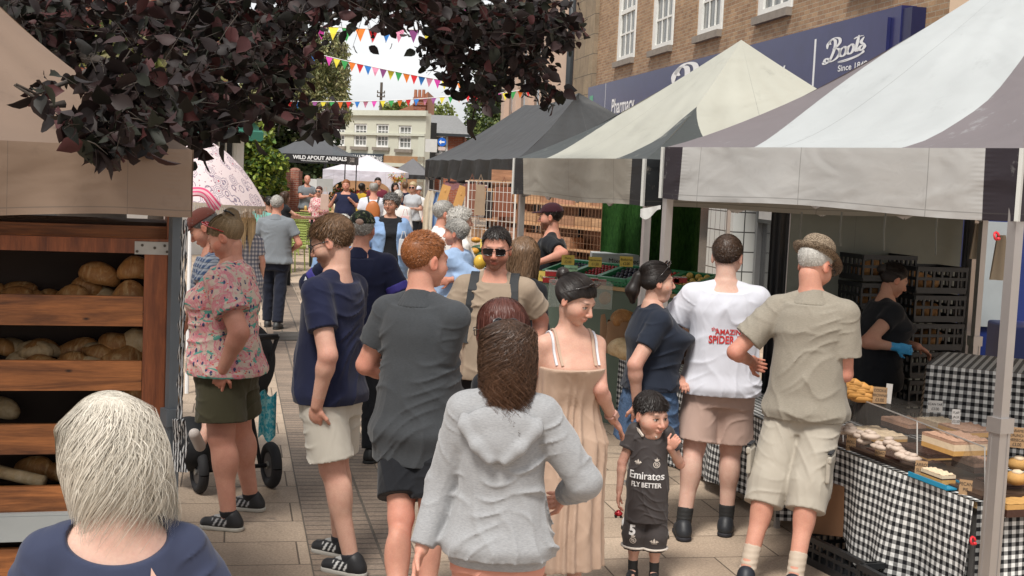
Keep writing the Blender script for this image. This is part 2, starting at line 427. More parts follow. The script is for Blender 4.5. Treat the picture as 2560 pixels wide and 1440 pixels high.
def stonemat():
    q = NM('quoin_stone', .85, 0, .2); n = q.noise(q.tc('UV'), 1.5, 5, .7); n2 = q.noise(q.tc('UV'), 25, 4, .7)
    b = q.n.new('ShaderNodeTexBrick'); q.l.new(q.tc('UV'), b.inputs['Vector']); b.inputs['Scale'].default_value = 1; b.inputs['Brick Width'].default_value = 1.1; b.inputs['Row Height'].default_value = .55
    b.inputs['Mortar Size'].default_value = .012; b.inputs['Color1'].default_value = (.30, .235, .16, 1); b.inputs['Color2'].default_value = (.24, .19, .135, 1); b.inputs['Mortar'].default_value = (.12, .1, .08, 1)
    c = q.mix(.6, b.outputs[0], q.ramp(n, [(.3, .3), (.7, .7)]), 'OVERLAY'); q.color(q.mix(.3, c, n2, 'OVERLAY')); q.bump(n2, .4, .006); return q.m
STONE = stonemat()
BLUEF = plain('navy_fascia_panel', (.022, .026, .105), .32, 0, .25, 3, spec=.5)
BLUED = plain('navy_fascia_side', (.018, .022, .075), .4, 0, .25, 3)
WHITE = plain('white_letter', (.78, .79, .80), .5, var=.04)
FA = Vector((-.1647, .9863, 0)); FO = Vector((8.3-.167*17.2, 17.2, 0))   # facade frame: a = 0 at y = 17.2
BF = Fr(FO, FA)      # N points to the street (-x)
def aof(px):         # where the view ray through pixel column px meets the facade
    t = (px-1280)/FPX; y = 8.3/(t+.167); return (y-17.2)/.9863
def stroke(mb, fr, pts, w, n0, a_s, z_s, closed=False):
    """calligraphic stroke on the facade; pts in local logo units (x right as read, y up)"""
    P = []
    k = len(pts)
    for i in range(k-1):
        p0, p1, p2, p3 = pts[max(i-1, 0)], pts[i], pts[i+1], pts[min(i+2, k-1)]
        for t in [j/6 for j in range(6)]:
            P.append(tuple(.5*((2*p1[c])+(-p0[c]+p2[c])*t+(2*p0[c]-5*p1[c]+4*p2[c]-p3[c])*t*t+(-p0[c]+3*p1[c]-3*p2[c]+p3[c])*t**3) for c in (0, 1)))
    P.append(pts[-1]); V = []; n = len(P)
    for i, (x, y) in enumerate(P):
        xa, ya = P[max(i-1, 0)]; xb, yb = P[min(i+1, n-1)]; dx, dy = xb-xa, yb-ya; L = math.hypot(dx, dy) or 1
        ww = w*(.55+.75*abs(dy)/L)*(0.35+0.65*min(1, min(i, n-1-i)/4))
        for s_ in (1, -1):
            X, Y = x-dy/L*ww*s_/2, y+dx/L*ww*s_/2
            V.append(fr.p(a_s[0]-X*a_s[1], n0, z_s[0]+Y*z_s[1]))
    mb.add(V, [(2*i, 2*i+1, 2*i+3, 2*i+2) for i in range(n-1)], [[(0, 0)]*4]*(n-1))
def script_logo(par, a, z, w, h, n0):
    mb = MB(); A = (a, w); Z = (z, h)
    S = [[(.10, .02), (.04, .10), (.10, .20), (.18, .10), (.22, .05)],
         [(.20, .78), (.15, .86), (.20, .97), (.30, .92), (.30, .60), (.22, .20), (.14, .02), (.04, -.04), (-.01, .05)],
         [(.10, .62), (.12, .85), (.26, 1.03), (.40, .98), (.43, .80), (.34, .62), (.24, .56)],
         [(.26, .56), (.40, .52), (.44, .34), (.36, .12), (.22, .02), (.12, .06)],
         [(.54, .56), (.46, .46), (.44, .26), (.50, .16), (.58, .24), (.61, .44), (.56, .56), (.53, .54)],
         [(.58, .50), (.66, .46)],
         [(.72, .60), (.65, .50), (.63, .30), (.69, .20), (.76, .28), (.79, .48), (.74, .60), (.71, .58)],
         [(.76, .54), (.83, .52)],
         [(.90, .92), (.87, .60), (.84, .34), (.87, .26), (.92, .32)],
         [(.78, .80), (.88, .86), (1.02, .86)],
         [(1.03, .80), (.96, .62), (1.02, .50), (1.05, .38), (.98, .26), (.92, .34), (.97, .46), (1.03, .44)],
         [(.40, -.04), (.55, -.02), (.80, .04), (1.0, .14), (1.03, .24)], [(.40, -.08), (.60, -.07), (.85, .02), (1.0, .12)]]
    for s_ in S: stroke(mb, BF, s_, .062, n0, A, Z)
    return mb.build('script_logo', WHITE, par)
def boots_building():
    b = thing('shop_building', 'yellow brown brick shop with sash windows above a long navy fascia', 'building', BF.p(9, -2, 0))
    z0, z1 = 5.08, 7.6
    ops = []
    WN = [(1510, 1557), (1595, 1650), (1705, 1770), (1850, 1940), (2080, 2200)]
    for x0, x1 in WN: ops.append((aof(x1), aof(x0), z0, z1))
    L = aof(1465); Hb = 9.5
    w_ = wall(BF, L, Hb, .3, ops, 3.1); 
    BF.box(w_, -2.0, 0, -.3, 0, 3.1, Hb)
    w_.build('brick_wall', BR, b)
    m_ = MB(); BF.box(m_, -2, L, -6, -.32, 3.1, Hb-.05); m_.build('inner_core', plain('room_dark', (.03, .03, .03), .9), b)
    for o in ops: window(BF, b, o[0]+.16, o[1]-.16, o[2], o[3], 3, 4, gmat=CURT, fw=.13, bw=.045, rec=.04)
    for o in ops:
        for a0, a1 in ((o[0], o[0]+.16), (o[1]-.16, o[1])): m_ = MB(); BF.box(m_, a0, a1, -.28, -.03, o[2], o[3]); m_.build('window_lining', WPAINT, b)
    # stone quoin pier and downpipe at the far end
    m_ = MB(); BF.box(m_, L, aof(1418), -1, .12, 0, 9.5); m_.build('stone_pier', STONE, b)
    m_ = MB(); m_.tube([BF.p(aof(1406), .1, 0), BF.p(aof(1406), .1, 9.5)], .11, 10); m_.build('downpipe', plain('black_pipe', (.03, .035, .04), .5), b, True)
    # ground floor: tiled pier, dark glazing
    m_ = MB(); BF.box(m_, -2, L, -.9, -.6, 0, 3.1); m_.build('shop_glazing', plain('shop_front_glass', (.05, .055, .06), .12, 0, .6, .8, spec=.7), b)
    q = NM('white_tiles', .25, 0, .5); bk = q.n.new('ShaderNodeTexBrick'); q.l.new(q.tc('UV'), bk.inputs['Vector']); bk.offset = 0
    bk.inputs['Scale'].default_value = 1; bk.inputs['Brick Width'].default_value = .3; bk.inputs['Row Height'].default_value = .38; bk.inputs['Mortar Size'].default_value = .012
    bk.inputs['Color1'].default_value = (.52, .54, .53, 1); bk.inputs['Color2'].default_value = (.46, .48, .47, 1); bk.inputs['Mortar'].default_value = (.06, .06, .06, 1); q.color(bk.outputs[0])
    for x0, x1 in ((1750, 1812), (1480, 1530)): m_ = MB(); BF.box(m_, aof(x1), aof(x0), -.6, -.1, 0, 3.1); m_.build('tiled_pier', q.m, b)
    m_ = MB()
    for px in (1820, 1895, 1965, 2080, 2200): BF.box(m_, aof(px)-.06, aof(px)+.06, -.62, -.5, 0, 3.1)
    BF.box(m_, 0, L, -.6, -.5, 2.5, 2.62); m_.build('shopfront_frame', plain('aluminium_frame', (.25, .26, .27), .4, .6), b)
    m_ = MB(); a = aof(1848); BF.box(m_, a-.55, a+.55, -.5, -.48, 1.35, 2.75); po = m_.build('poster', plain('poster_black', (.03, .035, .035), .4), b)
    m_ = MB(); BF.box(m_, a-.48, a+.48, -.479, -.475, 1.42, 2.2); m_.build('poster_sheet', plain('poster_white', (.55, .56, .55), .6), po)
    rt = -BF.A; DK = plain('dark_ink', (.03, .03, .035), .6)
    textmesh('Help is\navailable', .26, 'poster_text', WHITE, po, BF.p(a+.46, -.474, 2.52), rt)
    for i in range(4): textmesh('Will we ever open, we are here', .07, 'poster_text', DK, po, BF.p(a+.42, -.470, 2.1-.17*i), rt)
    # fascia
    f0, f1 = aof(2245), L-.03
    m_ = MB(); BF.box(m_, f0, f1, 0.003, .22, 3.15, 4.55); fa = m_.build('fascia', BLUEF, b)
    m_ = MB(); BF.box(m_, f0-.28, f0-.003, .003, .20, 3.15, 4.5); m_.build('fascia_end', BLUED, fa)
    m_ = MB(); BF.box(m_, f0+.3, aof(2040)-.06, .223, .27, 3.42, 4.42); m_.build('logo_panel', BLUEF, fa)
    m_ = MB(); BF.box(m_, aof(2040)-.04, aof(2040)+.04, .223, .26, 3.36, 4.36); 
    m_.build('white_strip', WHITE, fa)
    m_ = MB(); BF.box(m_, aof(1510)-.01, aof(1510)+.01, .222, .225, 3.16, 4.54); m_.build('panel_joint', WHITE, fa)
    script_logo(fa, aof(2064), 3.95, aof(2064)-aof(2162), .34, .275)
    textmesh('Since 1849', .125, 'fascia_text', WHITE, fa, BF.p(aof(2103), .275, 3.79), rt, sx=1.9, bold=.002)
    textmesh('Pharmacy', .52, 'fascia_text', WHITE, fa, BF.p(aof(1527), .226, 3.72), rt, bold=.008, sx=1.15)
    script_logo(fa, aof(1665), 3.62, aof(1665)-aof(1850), .86, .228)
    textmesh('beauty', .56, 'fascia_text', WHITE, fa, BF.p(aof(1962), .226, 3.80), rt, bold=.004, sx=1.2, align='RIGHT')
    m_ = MB(); BF.box(m_, aof(1475)-.2, aof(1475)+.2, .223, .226, 3.95, 4.3); m_.build('green_notice', plain('green_notice', (.10, .35, .22), .5), fa)
boots_building()
def cream_building():
    q = Fr(BF.p(-.72, .35, 0), -BF.A); q.N = -q.N
    b = thing('rendered_building', 'cream rendered building with a white sash window beside the brick shop', 'building', q.p(3, -2, 0))
    cm = plain('cream_render', (.66, .50, .36), .85, 0, .06, 2, bump=.15)
    m_ = wall(q, 9, 9, .3, [(2.05, 3.5, 4.0, 6.3)]); m_.build('rendered_wall', cm, b)
    m_ = MB(); q.box(m_, 0, 9, -6, -.35, 0, 8.9); m_.build('inner_core', plain('room_dark', (.03, .03, .03), .9), b)
    window(q, b, 2.05, 3.5, 4.0, 6.3, 2, 4, plain('clean_white_paint', (.75, .75, .74), .5), CURT, .05, .14, .05)
cream_building()
def pale_opticians():
    d = 55.0
    TL = W(800, 264, d+4); TR = W(1066, 283, d)
    A = Vector((TL.x-TR.x, TL.y-TR.y, 0)); L = A.length+6; fr = Fr((TR.x, TR.y, 0), A); H = TR.z
    b = thing('opticians_building', 'pale green rendered opticians shop with multi pane white windows', 'building', fr.p(4, -2, 0))
    gm = plain('pale_green_render', (.56, .56, .47), .8, 0, .06, 1.5)
    s = FPX/d
    def ax(px): return (1066-px)/s/ (abs(A.normalized().x)) * 1.0
    zs = W(1010, 372, d).z; zt = W(1010, 312, d).z
    ops = [(ax(1028), ax(993), zs, zt), (ax(966), ax(931), zs+.05, zt+.05), (ax(905), ax(868), zs+.05, zt+.05), (ax(842), ax(806), zs+.05, zt+.05)]
    wall(fr, L, H, .3, ops).build('rendered_wall', gm, b)
    m_ = MB(); fr.box(m_, 1.2, L, -2, -.32, 0, H-.3); m_.build('inner_core', plain('room_dark', (.03, .03, .03), .9), b)
    for o in ops: window(fr, b, o[0], o[1], o[2], o[3], 3, 4, plain('clean_white_paint', (.75, .75, .74), .5), CURT, .06, .08, .035, sill=True)
    tr = plain('pale_trim', (.58, .59, .50), .7)
    m_ = MB(); fr.box(m_, -.1, L, .003, .14, H-.12, H+.1); fr.box(m_, 0, L, .003, .08, H-.95, H-.85); fr.box(m_, 0, L, .003, .1, zs-.75, zs-.6)
    for i in range(9): fr.box(m_, .8+i*1.1, .95+i*1.1, .003, .13, zs-.95, zs-.76)
    fr.box(m_, .0, .35, .003, .05, 0, H-.96); m_.build('cornice', tr, b)
    m_ = MB(); zf = W(900, 395, d).z; fr.box(m_, ax(957), L-.5, .003, .1, zf-.20, zf+.22); fa = m_.build('fascia', plain('slate_blue_sign', (.035, .05, .065), .5), b)
    textmesh('OBSERVATORY', .36, 'fascia_text', WHITE, fa, fr.p(ax(836), .11, zf-.10), -fr.A, bold=.006, sx=.86)
    textmesh('OPTICIANS', .28, 'fascia_text', WHITE, fa, fr.p(ax(915), .11, zf-.08), -fr.A, bold=.003, sx=.62)
    m_ = MB(); fr.box(m_, 0, L, .003, .05, 0, 2.6); m_.build('shopfront', plain('shop_wood', (.36, .2, .10), .6, 0, .4, 3), b)
    # chimney stack of a roof behind it
    cb = thing('chimney_stack', 'red brick chimney with terracotta pots behind the pale green shop', 'chimney', W(1048, 300, 62))
    m_ = MB(); c = W(1050, 262, 62); m_.box(c-Vector((0, 0, .1)), (.55, .5, .9)); c2 = W(1050, 248, 62); m_.box(c2, (.62, .6, .1)); m_.box(c2+Vector((0, 0, -.25)), (.62, .6, .06)); m_.build('stack', RED, cb)
    for px in (1039, 1049, 1059):
        m_ = MB(); p = W(px, 236, 62); m_.tube([p-Vector((0, 0, .2)), p+Vector((0, 0, .22))], [.085, .07], 8); m_.build('chimney_pot', plain('terracotta', (.38, .16, .09), .8), cb)
    m_ = MB(); a = W(990, 278, 62); e = W(1068, 283, 62); m_.prism([a, W(1030, 262, 62), e+Vector((0, 0, 1.0)), e], (0, 5, 0)); m_.build('tiled_roof', plain('orange_tiles', (.36, .16, .09), .8, 0, .35, 14), cb)
pale_opticians()
def brick_house():
    d = 58.0
    TR = W(1160, 333, d); TL = W(1060, 325, d); fr = Fr((TR.x, TR.y, 0), (TL.x-TR.x, TL.y-TR.y, 0)); L = (TL-TR).length+.6; H = TR.z
    b = thing('brick_house', 'small red brick house with grey slate roof and one way arrow sign', 'house', fr.p(1, -2, 0))
    s = FPX/d; a0, a1 = (1160-1121)/s, (1160-1083)/s; z0, z1 = W(1100, 388, d).z, W(1100, 337, d).z
    wall(fr, L, H, .3, [(a0, a1, z0, z1)]).build('brick_wall', RED, b)
    window(fr, b, a0, a1, z0, z1, 2, 3, plain('clean_white_paint', (.75, .75, .74), .5), CURT, .05, .09, .04)
    m_ = MB(); fr.box(m_, .05, L, -5, -.32, 0, H-.1); m_.build('inner_core', RED, b)
    slate = plain('grey_slate', (.20, .20, .20), .6, 0, .4, 12, bump=.5, bs=25)
    r0 = W(1141, 296, d+3); m_ = MB()
    e0 = fr.p(-.3, .25, H-.05); e1 = fr.p(L, .25, H-.05); q0 = Vector((r0.x, r0.y, r0.z)); q1 = q0+fr.A*(L-.4)
    m_.prism([e0, e1, q1, q0], (0, .15, .12)); m_.prism([e0, q0, q0+Vector((0, .1, 0)), fr.p(-.3, -5, H)], (-.1, 0, .05)); m_.build('slate_roof', slate, b)
    m_ = MB(); fr.box(m_, -.3, L, .2, .32, H-.17, H-.05); m_.build('gutter', plain('black_pipe', (.03, .035, .04), .5), b)
    # one way sign hanging on a post in front
    sg = thing('traffic_sign', 'round blue one way sign with white left arrow above plates', 'road sign', W(1104, 470, 50))
    c = W(1105, 355, 50); m_ = MB(); m_.tube([c+Vector((0, 0, 0)), c+Vector((0, .03, 0))], .155*1.05, 24); m_.build('disc', plain('sign_blue', (.01, .12, .55), .4), sg)
    m_ = MB(); y = -.004
    def q_(x, z): return c+Vector((x, y, z))
    m_.prism([q_(.10, -.03), q_(-.03, -.03), q_(-.03, -.09), q_(-.12, 0), q_(-.03, .09), q_(-.03, .03), q_(.10, .03)], (0, -.003, 0)); m_.build('arrow', WHITE, sg)
    m_ = MB(); m_.box(c+Vector((0, .0, -.25)), (.26, .02, .13)); m_.build('plate', plain('pink_plate', (.55, .45, .42), .6), sg)
    m_ = MB(); m_.tube([c+Vector((0, .05, .2)), Vector((c.x, c.y+.05, 0))], .03, 8); m_.build('post', plain('grey_post', (.3, .3, .3), .5), sg)
    m_ = MB(); m_.ico(c+Vector((-.04, -.02, -.72)), .06); m_.build('globe_lamp', WHITE, sg, True)
    m_ = MB(); c = W(1078, 364, 50); m_.box(c, (.62*1.0/1.4, .03, .62/1.4*1.1)); o = m_.build('sign_back', plain('grey_plate', (.55, .56, .55), .5)); 
    tag(o, 'blank grey rectangular sign plate beside the brick house window', 'sign')
brick_house()
def left_buildings():
    # white bay fronted shop with green scalloped canopy
    d = 30.0
    p1 = W(612, 300, d); fr = Fr((p1.x, p1.y, 0), (-.55, -1, 0))
    b = thing('white_shop', 'white fronted shop with green scalloped canopy and small pane windows', 'building', fr.p(2, -2, 0))
    s = FPX/d; ztop = W(612, 300, d).z; zc = W(612, 335, d).z; wp = plain('clean_white_paint', (.75, .75, .74), .5)
    ops = [(.25, 1.05, zc-1.35, zc-.12), (1.25, 2.4, zc-1.35, zc-.12), (2.6, 3.8, zc-1.35, zc-.12)]
    wall(fr, 5, ztop, .3, ops).build('white_wall', wp, b)
    for o in ops: window(fr, b, *o, 3, 3, wp, GLASS, .05, .05, .03, sill=False)
    m_ = MB(); fr.box(m_, .0, 5, -3, -.31, 0, ztop-.1); m_.build('inner_core', plain('room_dark', (.03, .03, .03), .9), b)
    m_ = MB()
    k = 36
    def fn(u, v):
        a = 5*u; n = .05+.5*v; z = zc+.45-.4*v
        return fr.p(a, n, z)
    m_.grid(fn, k, 2)
    def f2(u, v): return fr.p(5*u, .55, zc+.05-(.16+.05*abs(math.sin(u*k*math.pi/2)))*v)
    m_.grid(f2, k*4, 1); m_.build('canopy', plain('green_canopy', (.06, .26, .19), .6), b)
    m_ = MB(); fr.box(m_, -.15, 5, -.2, .55, ztop, ztop+.18); m_.build('cornice', wp, b)
    # red brick upper storeys behind the trees
    d = 34; p1 = W(585, 200, d); f2_ = Fr((p1.x, p1.y, 0), (-.75, -.66, 0))
    b = thing('red_brick_house', 'tall red brick house with white windows half hidden by dark leaves', 'building', f2_.p(2, -2, 0))
    ops = [(.35, 1.2, 3.7, 5.0), (1.9, 2.7, 3.7, 5.0), (4.3, 5.5, 4.2, 6.2), (.4, 1.4, 6.2, 7.4), (7, 8.2, 4.2, 6.2)]
    wall(f2_, 12, 8.8, .3, ops).build('brick_wall', RED, b)
    m_ = MB(); f2_.box(m_, .1, 12, -5, -.35, 0, 8.5); m_.build('inner_core', plain('room_dark', (.03, .03, .03), .9), b)
    for o in ops: window(f2_, b, *o, 2, 2, wp, GLASS, .05, .12, .05)
    # classical stone building past the brick shop
    f3 = Fr(BF.p(aof(1398), .55, 0), BF.A)
    b = thing('classical_building', 'pinkish stone classical building with cornice and pilasters beyond the brick shop', 'building', f3.p(2, -1, 0))
    pk = plain('pink_stone', (.52, .39, .31), .8, 0, .12, 2, bump=.2)
    m_ = MB(); f3.box(m_, 0, 9, -5, 0, 0, 10.5); m_.build('stone_wall', pk, b)
    m_ = MB()
    for i in range(4): f3.box(m_, .2+2.6*i, .9+2.6*i, .003, .2, 0, 7.3)
    m_.build('pilasters', pk, b)
    m_ = MB(); f3.box(m_, -.1, 9.2, .003, .35, 7.3, 7.7); f3.box(m_, -.3, 9.4, .003, .55, 7.71, 7.95); f3.box(m_, -.4, 9.5, .003, .8, 8.8, 9.15)
    for i in range(20): f3.box(m_, -.2+i*.47, 0+i*.47, .003, .7, 8.5, 8.78)
    m_.build('cornice', plain('weathered_stone', (.30, .25, .21), .8, 0, .3, 4), b)
    m_ = MB()
    for i in range(3): f3.box(m_, 1.2+2.6*i, 2.5+2.6*i, .01, .06, 4.2, 6.9)
    m_.build('window_panel', GLASS, b)
    # telegraph pole
    b = thing('telegraph_pole', 'wooden telegraph pole with insulators above the pale green roof', 'pole', W(951, 300, 70)+Vector((0, 0, 0)))
    m_ = MB(); t = W(954, 206, 70); m_.tube([Vector((t.x, t.y, 0)), t], [.09, .07], 8); m_.build('pole', plain('pole_wood', (.10, .085, .07), .9), b)
    m_ = MB()
    for zz in (-.55, -.75): m_.box(t+Vector((0, -.1, zz)), (.42, .06, .06))
    for zz in (-.55, -.75):
        for xx in (-.18, .18): m_.tube([t+Vector((xx, -.1, zz)), t+Vector((xx, -.1, zz+.12))], .03, 6)
    m_.build('crossarm', plain('pole_wood', (.10, .085, .07), .9), b)
    # brick garden wall pillars near the animals tent
    for i, (x0, x1) in enumerate(((702, 722), (724, 752))):
        d = 46+i; a = W(x0, 424+i*3, d); e = W(x1, 424, d)
        m_ = MB(); m_.box(((a.x+e.x)/2, d, a.z/2), ((e.x-a.x), .8, a.z)); m_.ico(((a.x+e.x)/2, d, a.z), ((e.x-a.x)/2, .35, .12))
        o = m_.build('brick_pillar', OLDRED)
        tag(o, ('narrower' if i == 0 else 'wider')+' old red brick pillar behind the dark gazebo, '+('nearer the hedge' if i == 0 else 'nearer the bald man'), 'brick pillar')
left_buildings()
# ================================================================== GAZEBOS
def tentmat(name, light, dark, cu=.2, cv=.45, weave=1.0, valance=False, vd=.06, streak=0):
    q = NM(name, .55, 0, .35); u, v, _ = q.sep(q.tc('UV'))
    e = q.math('MINIMUM', u, q.math('SUBTRACT', 1.0, u))
    if valance:
        d = q.math('LESS_THAN', e, vd); hem = q.math('LESS_THAN', q.math('ABSOLUTE', q.math('SUBTRACT', v, .90)), .008); sm = q.math('LESS_THAN', q.math('ABSOLUTE', q.math('SUBTRACT', q.math('FRACT', q.math('MULTIPLY', u, 3.0)), .42)), .003)
        pk = q.math('MULTIPLY', q.math('SINE', q.math('MULTIPLY', v, 95.0)), q.sstep(q.math('ABSOLUTE', q.math('SUBTRACT', e, vd)), .035, .0)); q.bump(pk, .18, .002)
    else: d = q.math('LESS_THAN', q.math('ADD', q.math('MULTIPLY', e, 1/cu), q.math('MULTIPLY', v, 1/cv)), 1.0)
    n = q.noise(q.tc('Object'), 1.4, 4, .6); n2 = q.noise(q.mapping(q.tc('UV'), (40, 3, 1)), 1, 3)
    c = q.mix(d, light, dark); c = q.mix(.22, c, q.ramp(n, [(.3, .35), (.7, .68)]), 'OVERLAY')
    seam = q.math('LESS_THAN', q.math('ABSOLUTE', q.math('SUBTRACT', u, .36)), .0012)
    c = q.mix(q.math('MULTIPLY', seam, .6), c, (.12, .12, .12)) if not valance else q.mix(q.math('MULTIPLY', q.math('MAXIMUM', hem, sm), .45), c, (.08, .075, .07))
    dn = q.noise(q.tc('Object'), 5, 5, .7); c = q.mix(q.sstep(dn, .6, .8), c, tuple(x*.8 for x in light))
    q.color(c)
    q.bump(q.noise(q.mapping(q.tc('Object'), (1, 1, 2.2)), 1.6, 2, .4, .8), .55, .06)
    rd = q.n.new('ShaderNodeTexNoise'); rd.noise_type = 'RIDGED_MULTIFRACTAL'; q.l.new(q.mapping(q.tc('Object'), (.8, .8, 2.4) if valance else (1, 1, 1)), rd.inputs['Vector']); rd.inputs['Scale'].default_value = 1.8; rd.inputs['Detail'].default_value = 2; rd.inputs['Distortion'].default_value = .6; q.bump(rd.outputs[0], .30 if valance else .18, .02); q.bump(q.noise(q.mapping(q.tc('Object'), (1, 1, 2)), 7, 2, .4, .6), .16, .015)
    q.b.inputs['Subsurface Weight'].default_value = 0
    # thin cloth lets some daylight through
    t = q.n.new('ShaderNodeBsdfTranslucent'); q.l.new(c, t.inputs[0]); mx = q.n.new('ShaderNodeMixShader'); mx.inputs[0].default_value = .18
    q.l.new(q.b.outputs[0], mx.inputs[1]); q.l.new(t.outputs[0], mx.inputs[2]); q.l.new(mx.outputs[0], q.n['Material Output'].inputs[0])
    MATS[name] = q.m; return q.m
ALU = plain('brushed_aluminium', (.46, .44, .43), .38, .75, .12, 3, spec=.5)
GREYP = plain('grey_painted_steel', (.11, .125, .14), .45, .2, .15, 4)
PIPE = plain('pale_piping', (.55, .55, .52), .7)
def canopy(t, C, ze, zp, vh, mroof, mval, legs=(0, 1, 2, 3), legm=None, sag=.55, wave=.012, nw=9, legw=.045, piping=True, truss=True, peak=None, ridge=None, mids=(), inset=.07, scallop=0, seed=0, lean=(0, 0)):
    """C: four eave corners (x, y) going round; builds roof, four valances, legs, truss"""
    C = [Vector((c[0], c[1], ze if len(c) < 3 else c[2])) for c in C]; ctr = sum(C, Vector())/4; legm = legm or ALU
    P = Vector((ctr.x, ctr.y, zp)) if peak is None else Vector((*peak, zp))
    rr = random.Random(seed)
    RG = [Vector(r_) for r_ in ridge] if ridge else None
    mb = MB()
    for k in range(4):
        a, b = C[k], C[(k+1) % 4]
        def fn(u, v, a=a, b=b, k=k):
            e = a.lerp(b, u); h = v
            T = P if ridge is None else (RG[0].lerp(RG[1], u), RG[1], RG[1].lerp(RG[0], u), RG[0])[k]; p = e.lerp(T, v)
            z = e.z+(T.z-.06*(4*u*(1-u))*(ridge is not None)-e.z)*((1-sag)*v+sag*v*v*(1.4-.4*v))
            w = 4*u*(1-u)
            z -= .05*w*(1-v)*math.sin(math.pi*min(1, v*1.6+.1))*1.2
            z += .010*math.sin(u*31+v*9+k)*math.sin(v*math.pi)*(1-v)
            p.z = z
            return p
        mb.grid(fn, 36, 18)
    roof = mb.build('canopy_roof', mroof, t, True)
    for k in range(4):
        a, b = C[k], C[(k+1) % 4]; dr = (b-a).normalized(); out = dr.cross(Vector((0, 0, 1))); 
        if out.dot(a-ctr) < 0: out = -out
        ph = rr.uniform(0, 6)
        mb = MB()
        def fv(u, v):
            p = a.lerp(b, u); w = math.sin(math.pi*u)**.5
            f = wave*w*(.35+v)*(math.sin(u*nw*2*math.pi*.5+ph)+.6*math.sin(u*nw*5.1+2*ph+v*2))
            dz = -scallop*w*abs(math.sin(u*nw*math.pi*.5))*(.3+.7*v)
            p = p+out*(.012+f+.02*v*w*math.sin(3*u+ph)); p.z = p.z-vh*v-.012*w*v*math.sin(u*7+ph)+.015*w*(1-v)*0+(dz if scallop else 0)
            if scallop: p = p+out*(scallop*.6*w*abs(math.cos(u*nw*math.pi*.5)))
            return p
        mb.grid(fv, 90, 7); mb.build('valance', mval, t, True)
    if piping:
        for k in range(4):
            mb = MB(); a = C[k]; o_ = (a-ctr); o_.z = 0; o_.normalize()
            mb.box(a+o_*.022+Vector((0, 0, -vh/2)), (.02, .02, vh), Matrix.Rotation(.78, 3, 'Z'))
            mb.build('piping', PIPE, roof)
    for k in list(legs)+list(mids):
        c = C[k] if isinstance(k, int) else C[0].lerp(C[1], k); i = (ctr-c); i.z = 0; i.normalize(); p = c+i*inset
        mb = MB(); rot = Matrix.Rotation(math.atan2((C[1]-C[0]).y, (C[1]-C[0]).x), 3, 'Z')
        zt = c.z-.02; mid = 1.0
        mb.box((p.x, p.y, (mid+zt)/2), (legw, legw, zt-mid), rot); mb.box((p.x, p.y, mid/2), (legw*1.35, legw*1.35, mid), rot)
        for s_ in (-1, 1):
            for ax in (0, 1):
                v = rot @ Vector((s_*legw*.69 if ax else s_*legw*.35, s_*legw*.35 if ax else s_*legw*.69, 0))
                mb.box((p.x+v.x, p.y+v.y, mid/2), (legw*.12, legw*.12, mid-.01), rot)
        lg = mb.build('leg', legm, t)
        mb = MB(); mb.box((p.x, p.y, .012), (legw*2.6, legw*2.6, .02), rot); mb.build('foot_plate', legm, lg)
        mb = MB(); mb.box((p.x, p.y, mid), (legw*1.7, legw*1.7, .07), rot); mb.build('slider', legm, lg)
    if truss:
        mb = MB()
        for k in range(4):
            a, b = C[k]+(ctr-C[k])*.04, C[(k+1) % 4]+(ctr-C[(k+1) % 4])*.04; n = 4
            for i in range(n):
                q0, q1 = a.lerp(b, i/n), a.lerp(b, (i+1)/n); d = Vector((0, 0, -.06)); e = Vector((0, 0, -.32))
                mb.bar(q0+d, q1+e, .014, .03); mb.bar(q0+e, q1+d, .014, .03)
        mb.build('truss', legm, t)
    return t
def XY(px, d): v = W(px, 700, d); return None
def fx(px, d):   # world x of eave point seen at column px at forward distance d (roll corrected near the horizon)
    return W(px, 436+.045*(px-1280), d).x
DKG = (.045, .05, .052)
# near right stall gazebo
t = thing('gazebo', 'white and mauve striped market gazebo nearest on the right over the cake stall', 'gazebo', (2.3, 7.5, 0), 'market gazebos')
n7 = Vector((2.62, 1.32, 0)).normalized()
c0 = Vector((fx(1662, 8.6), 8.6)); c1 = Vector((fx(2546, 6.0), 6.0)); pk7 = (c0+c1)/2+Vector((n7.x, n7.y))*1.65; nn = Vector((n7.x, n7.y))*2.75; T7 = (c0, c1, nn)
canopy(t, [c0, c1, c1+nn, c0+nn], 2.27, 3.52, .33, tentmat('white_mauve_cloth', (.46, .485, .49), (.18, .158, .165), .30, .62), tentmat('white_mauve_valance', (.50, .495, .48), (.035, .028, .035), valance=True, vd=.07),
       legs=(0, 1, 2, 3), sag=.5, wave=.008, nw=5, legw=.05, seed=3, peak=pk7, inset=.028)
gaz7 = t
# cream gazebo
t = thing('gazebo', 'cream market gazebo with dark grey corner patches and tall pointed peak', 'gazebo', (1.7, 10.2, 0), 'market gazebos')
c0 = Vector((fx(1290, 11.4), 11.4)); c1 = Vector((fx(1612, 8.7), 8.7)); nn = Vector((.958, .285))*2.7
canopy(t, [c0, c1, c1+nn, c0+nn], 2.19, 3.16, .31, tentmat('cream_cloth', (.455, .455, .395), (.06, .068, .068), .24, .50), tentmat('cream_valance', (.36, .335, .285), (.018, .02, .022), valance=True, vd=.075),
       sag=.42, wave=.012, nw=5, seed=5, peak=(fx(1832, 10.3), 10.3))
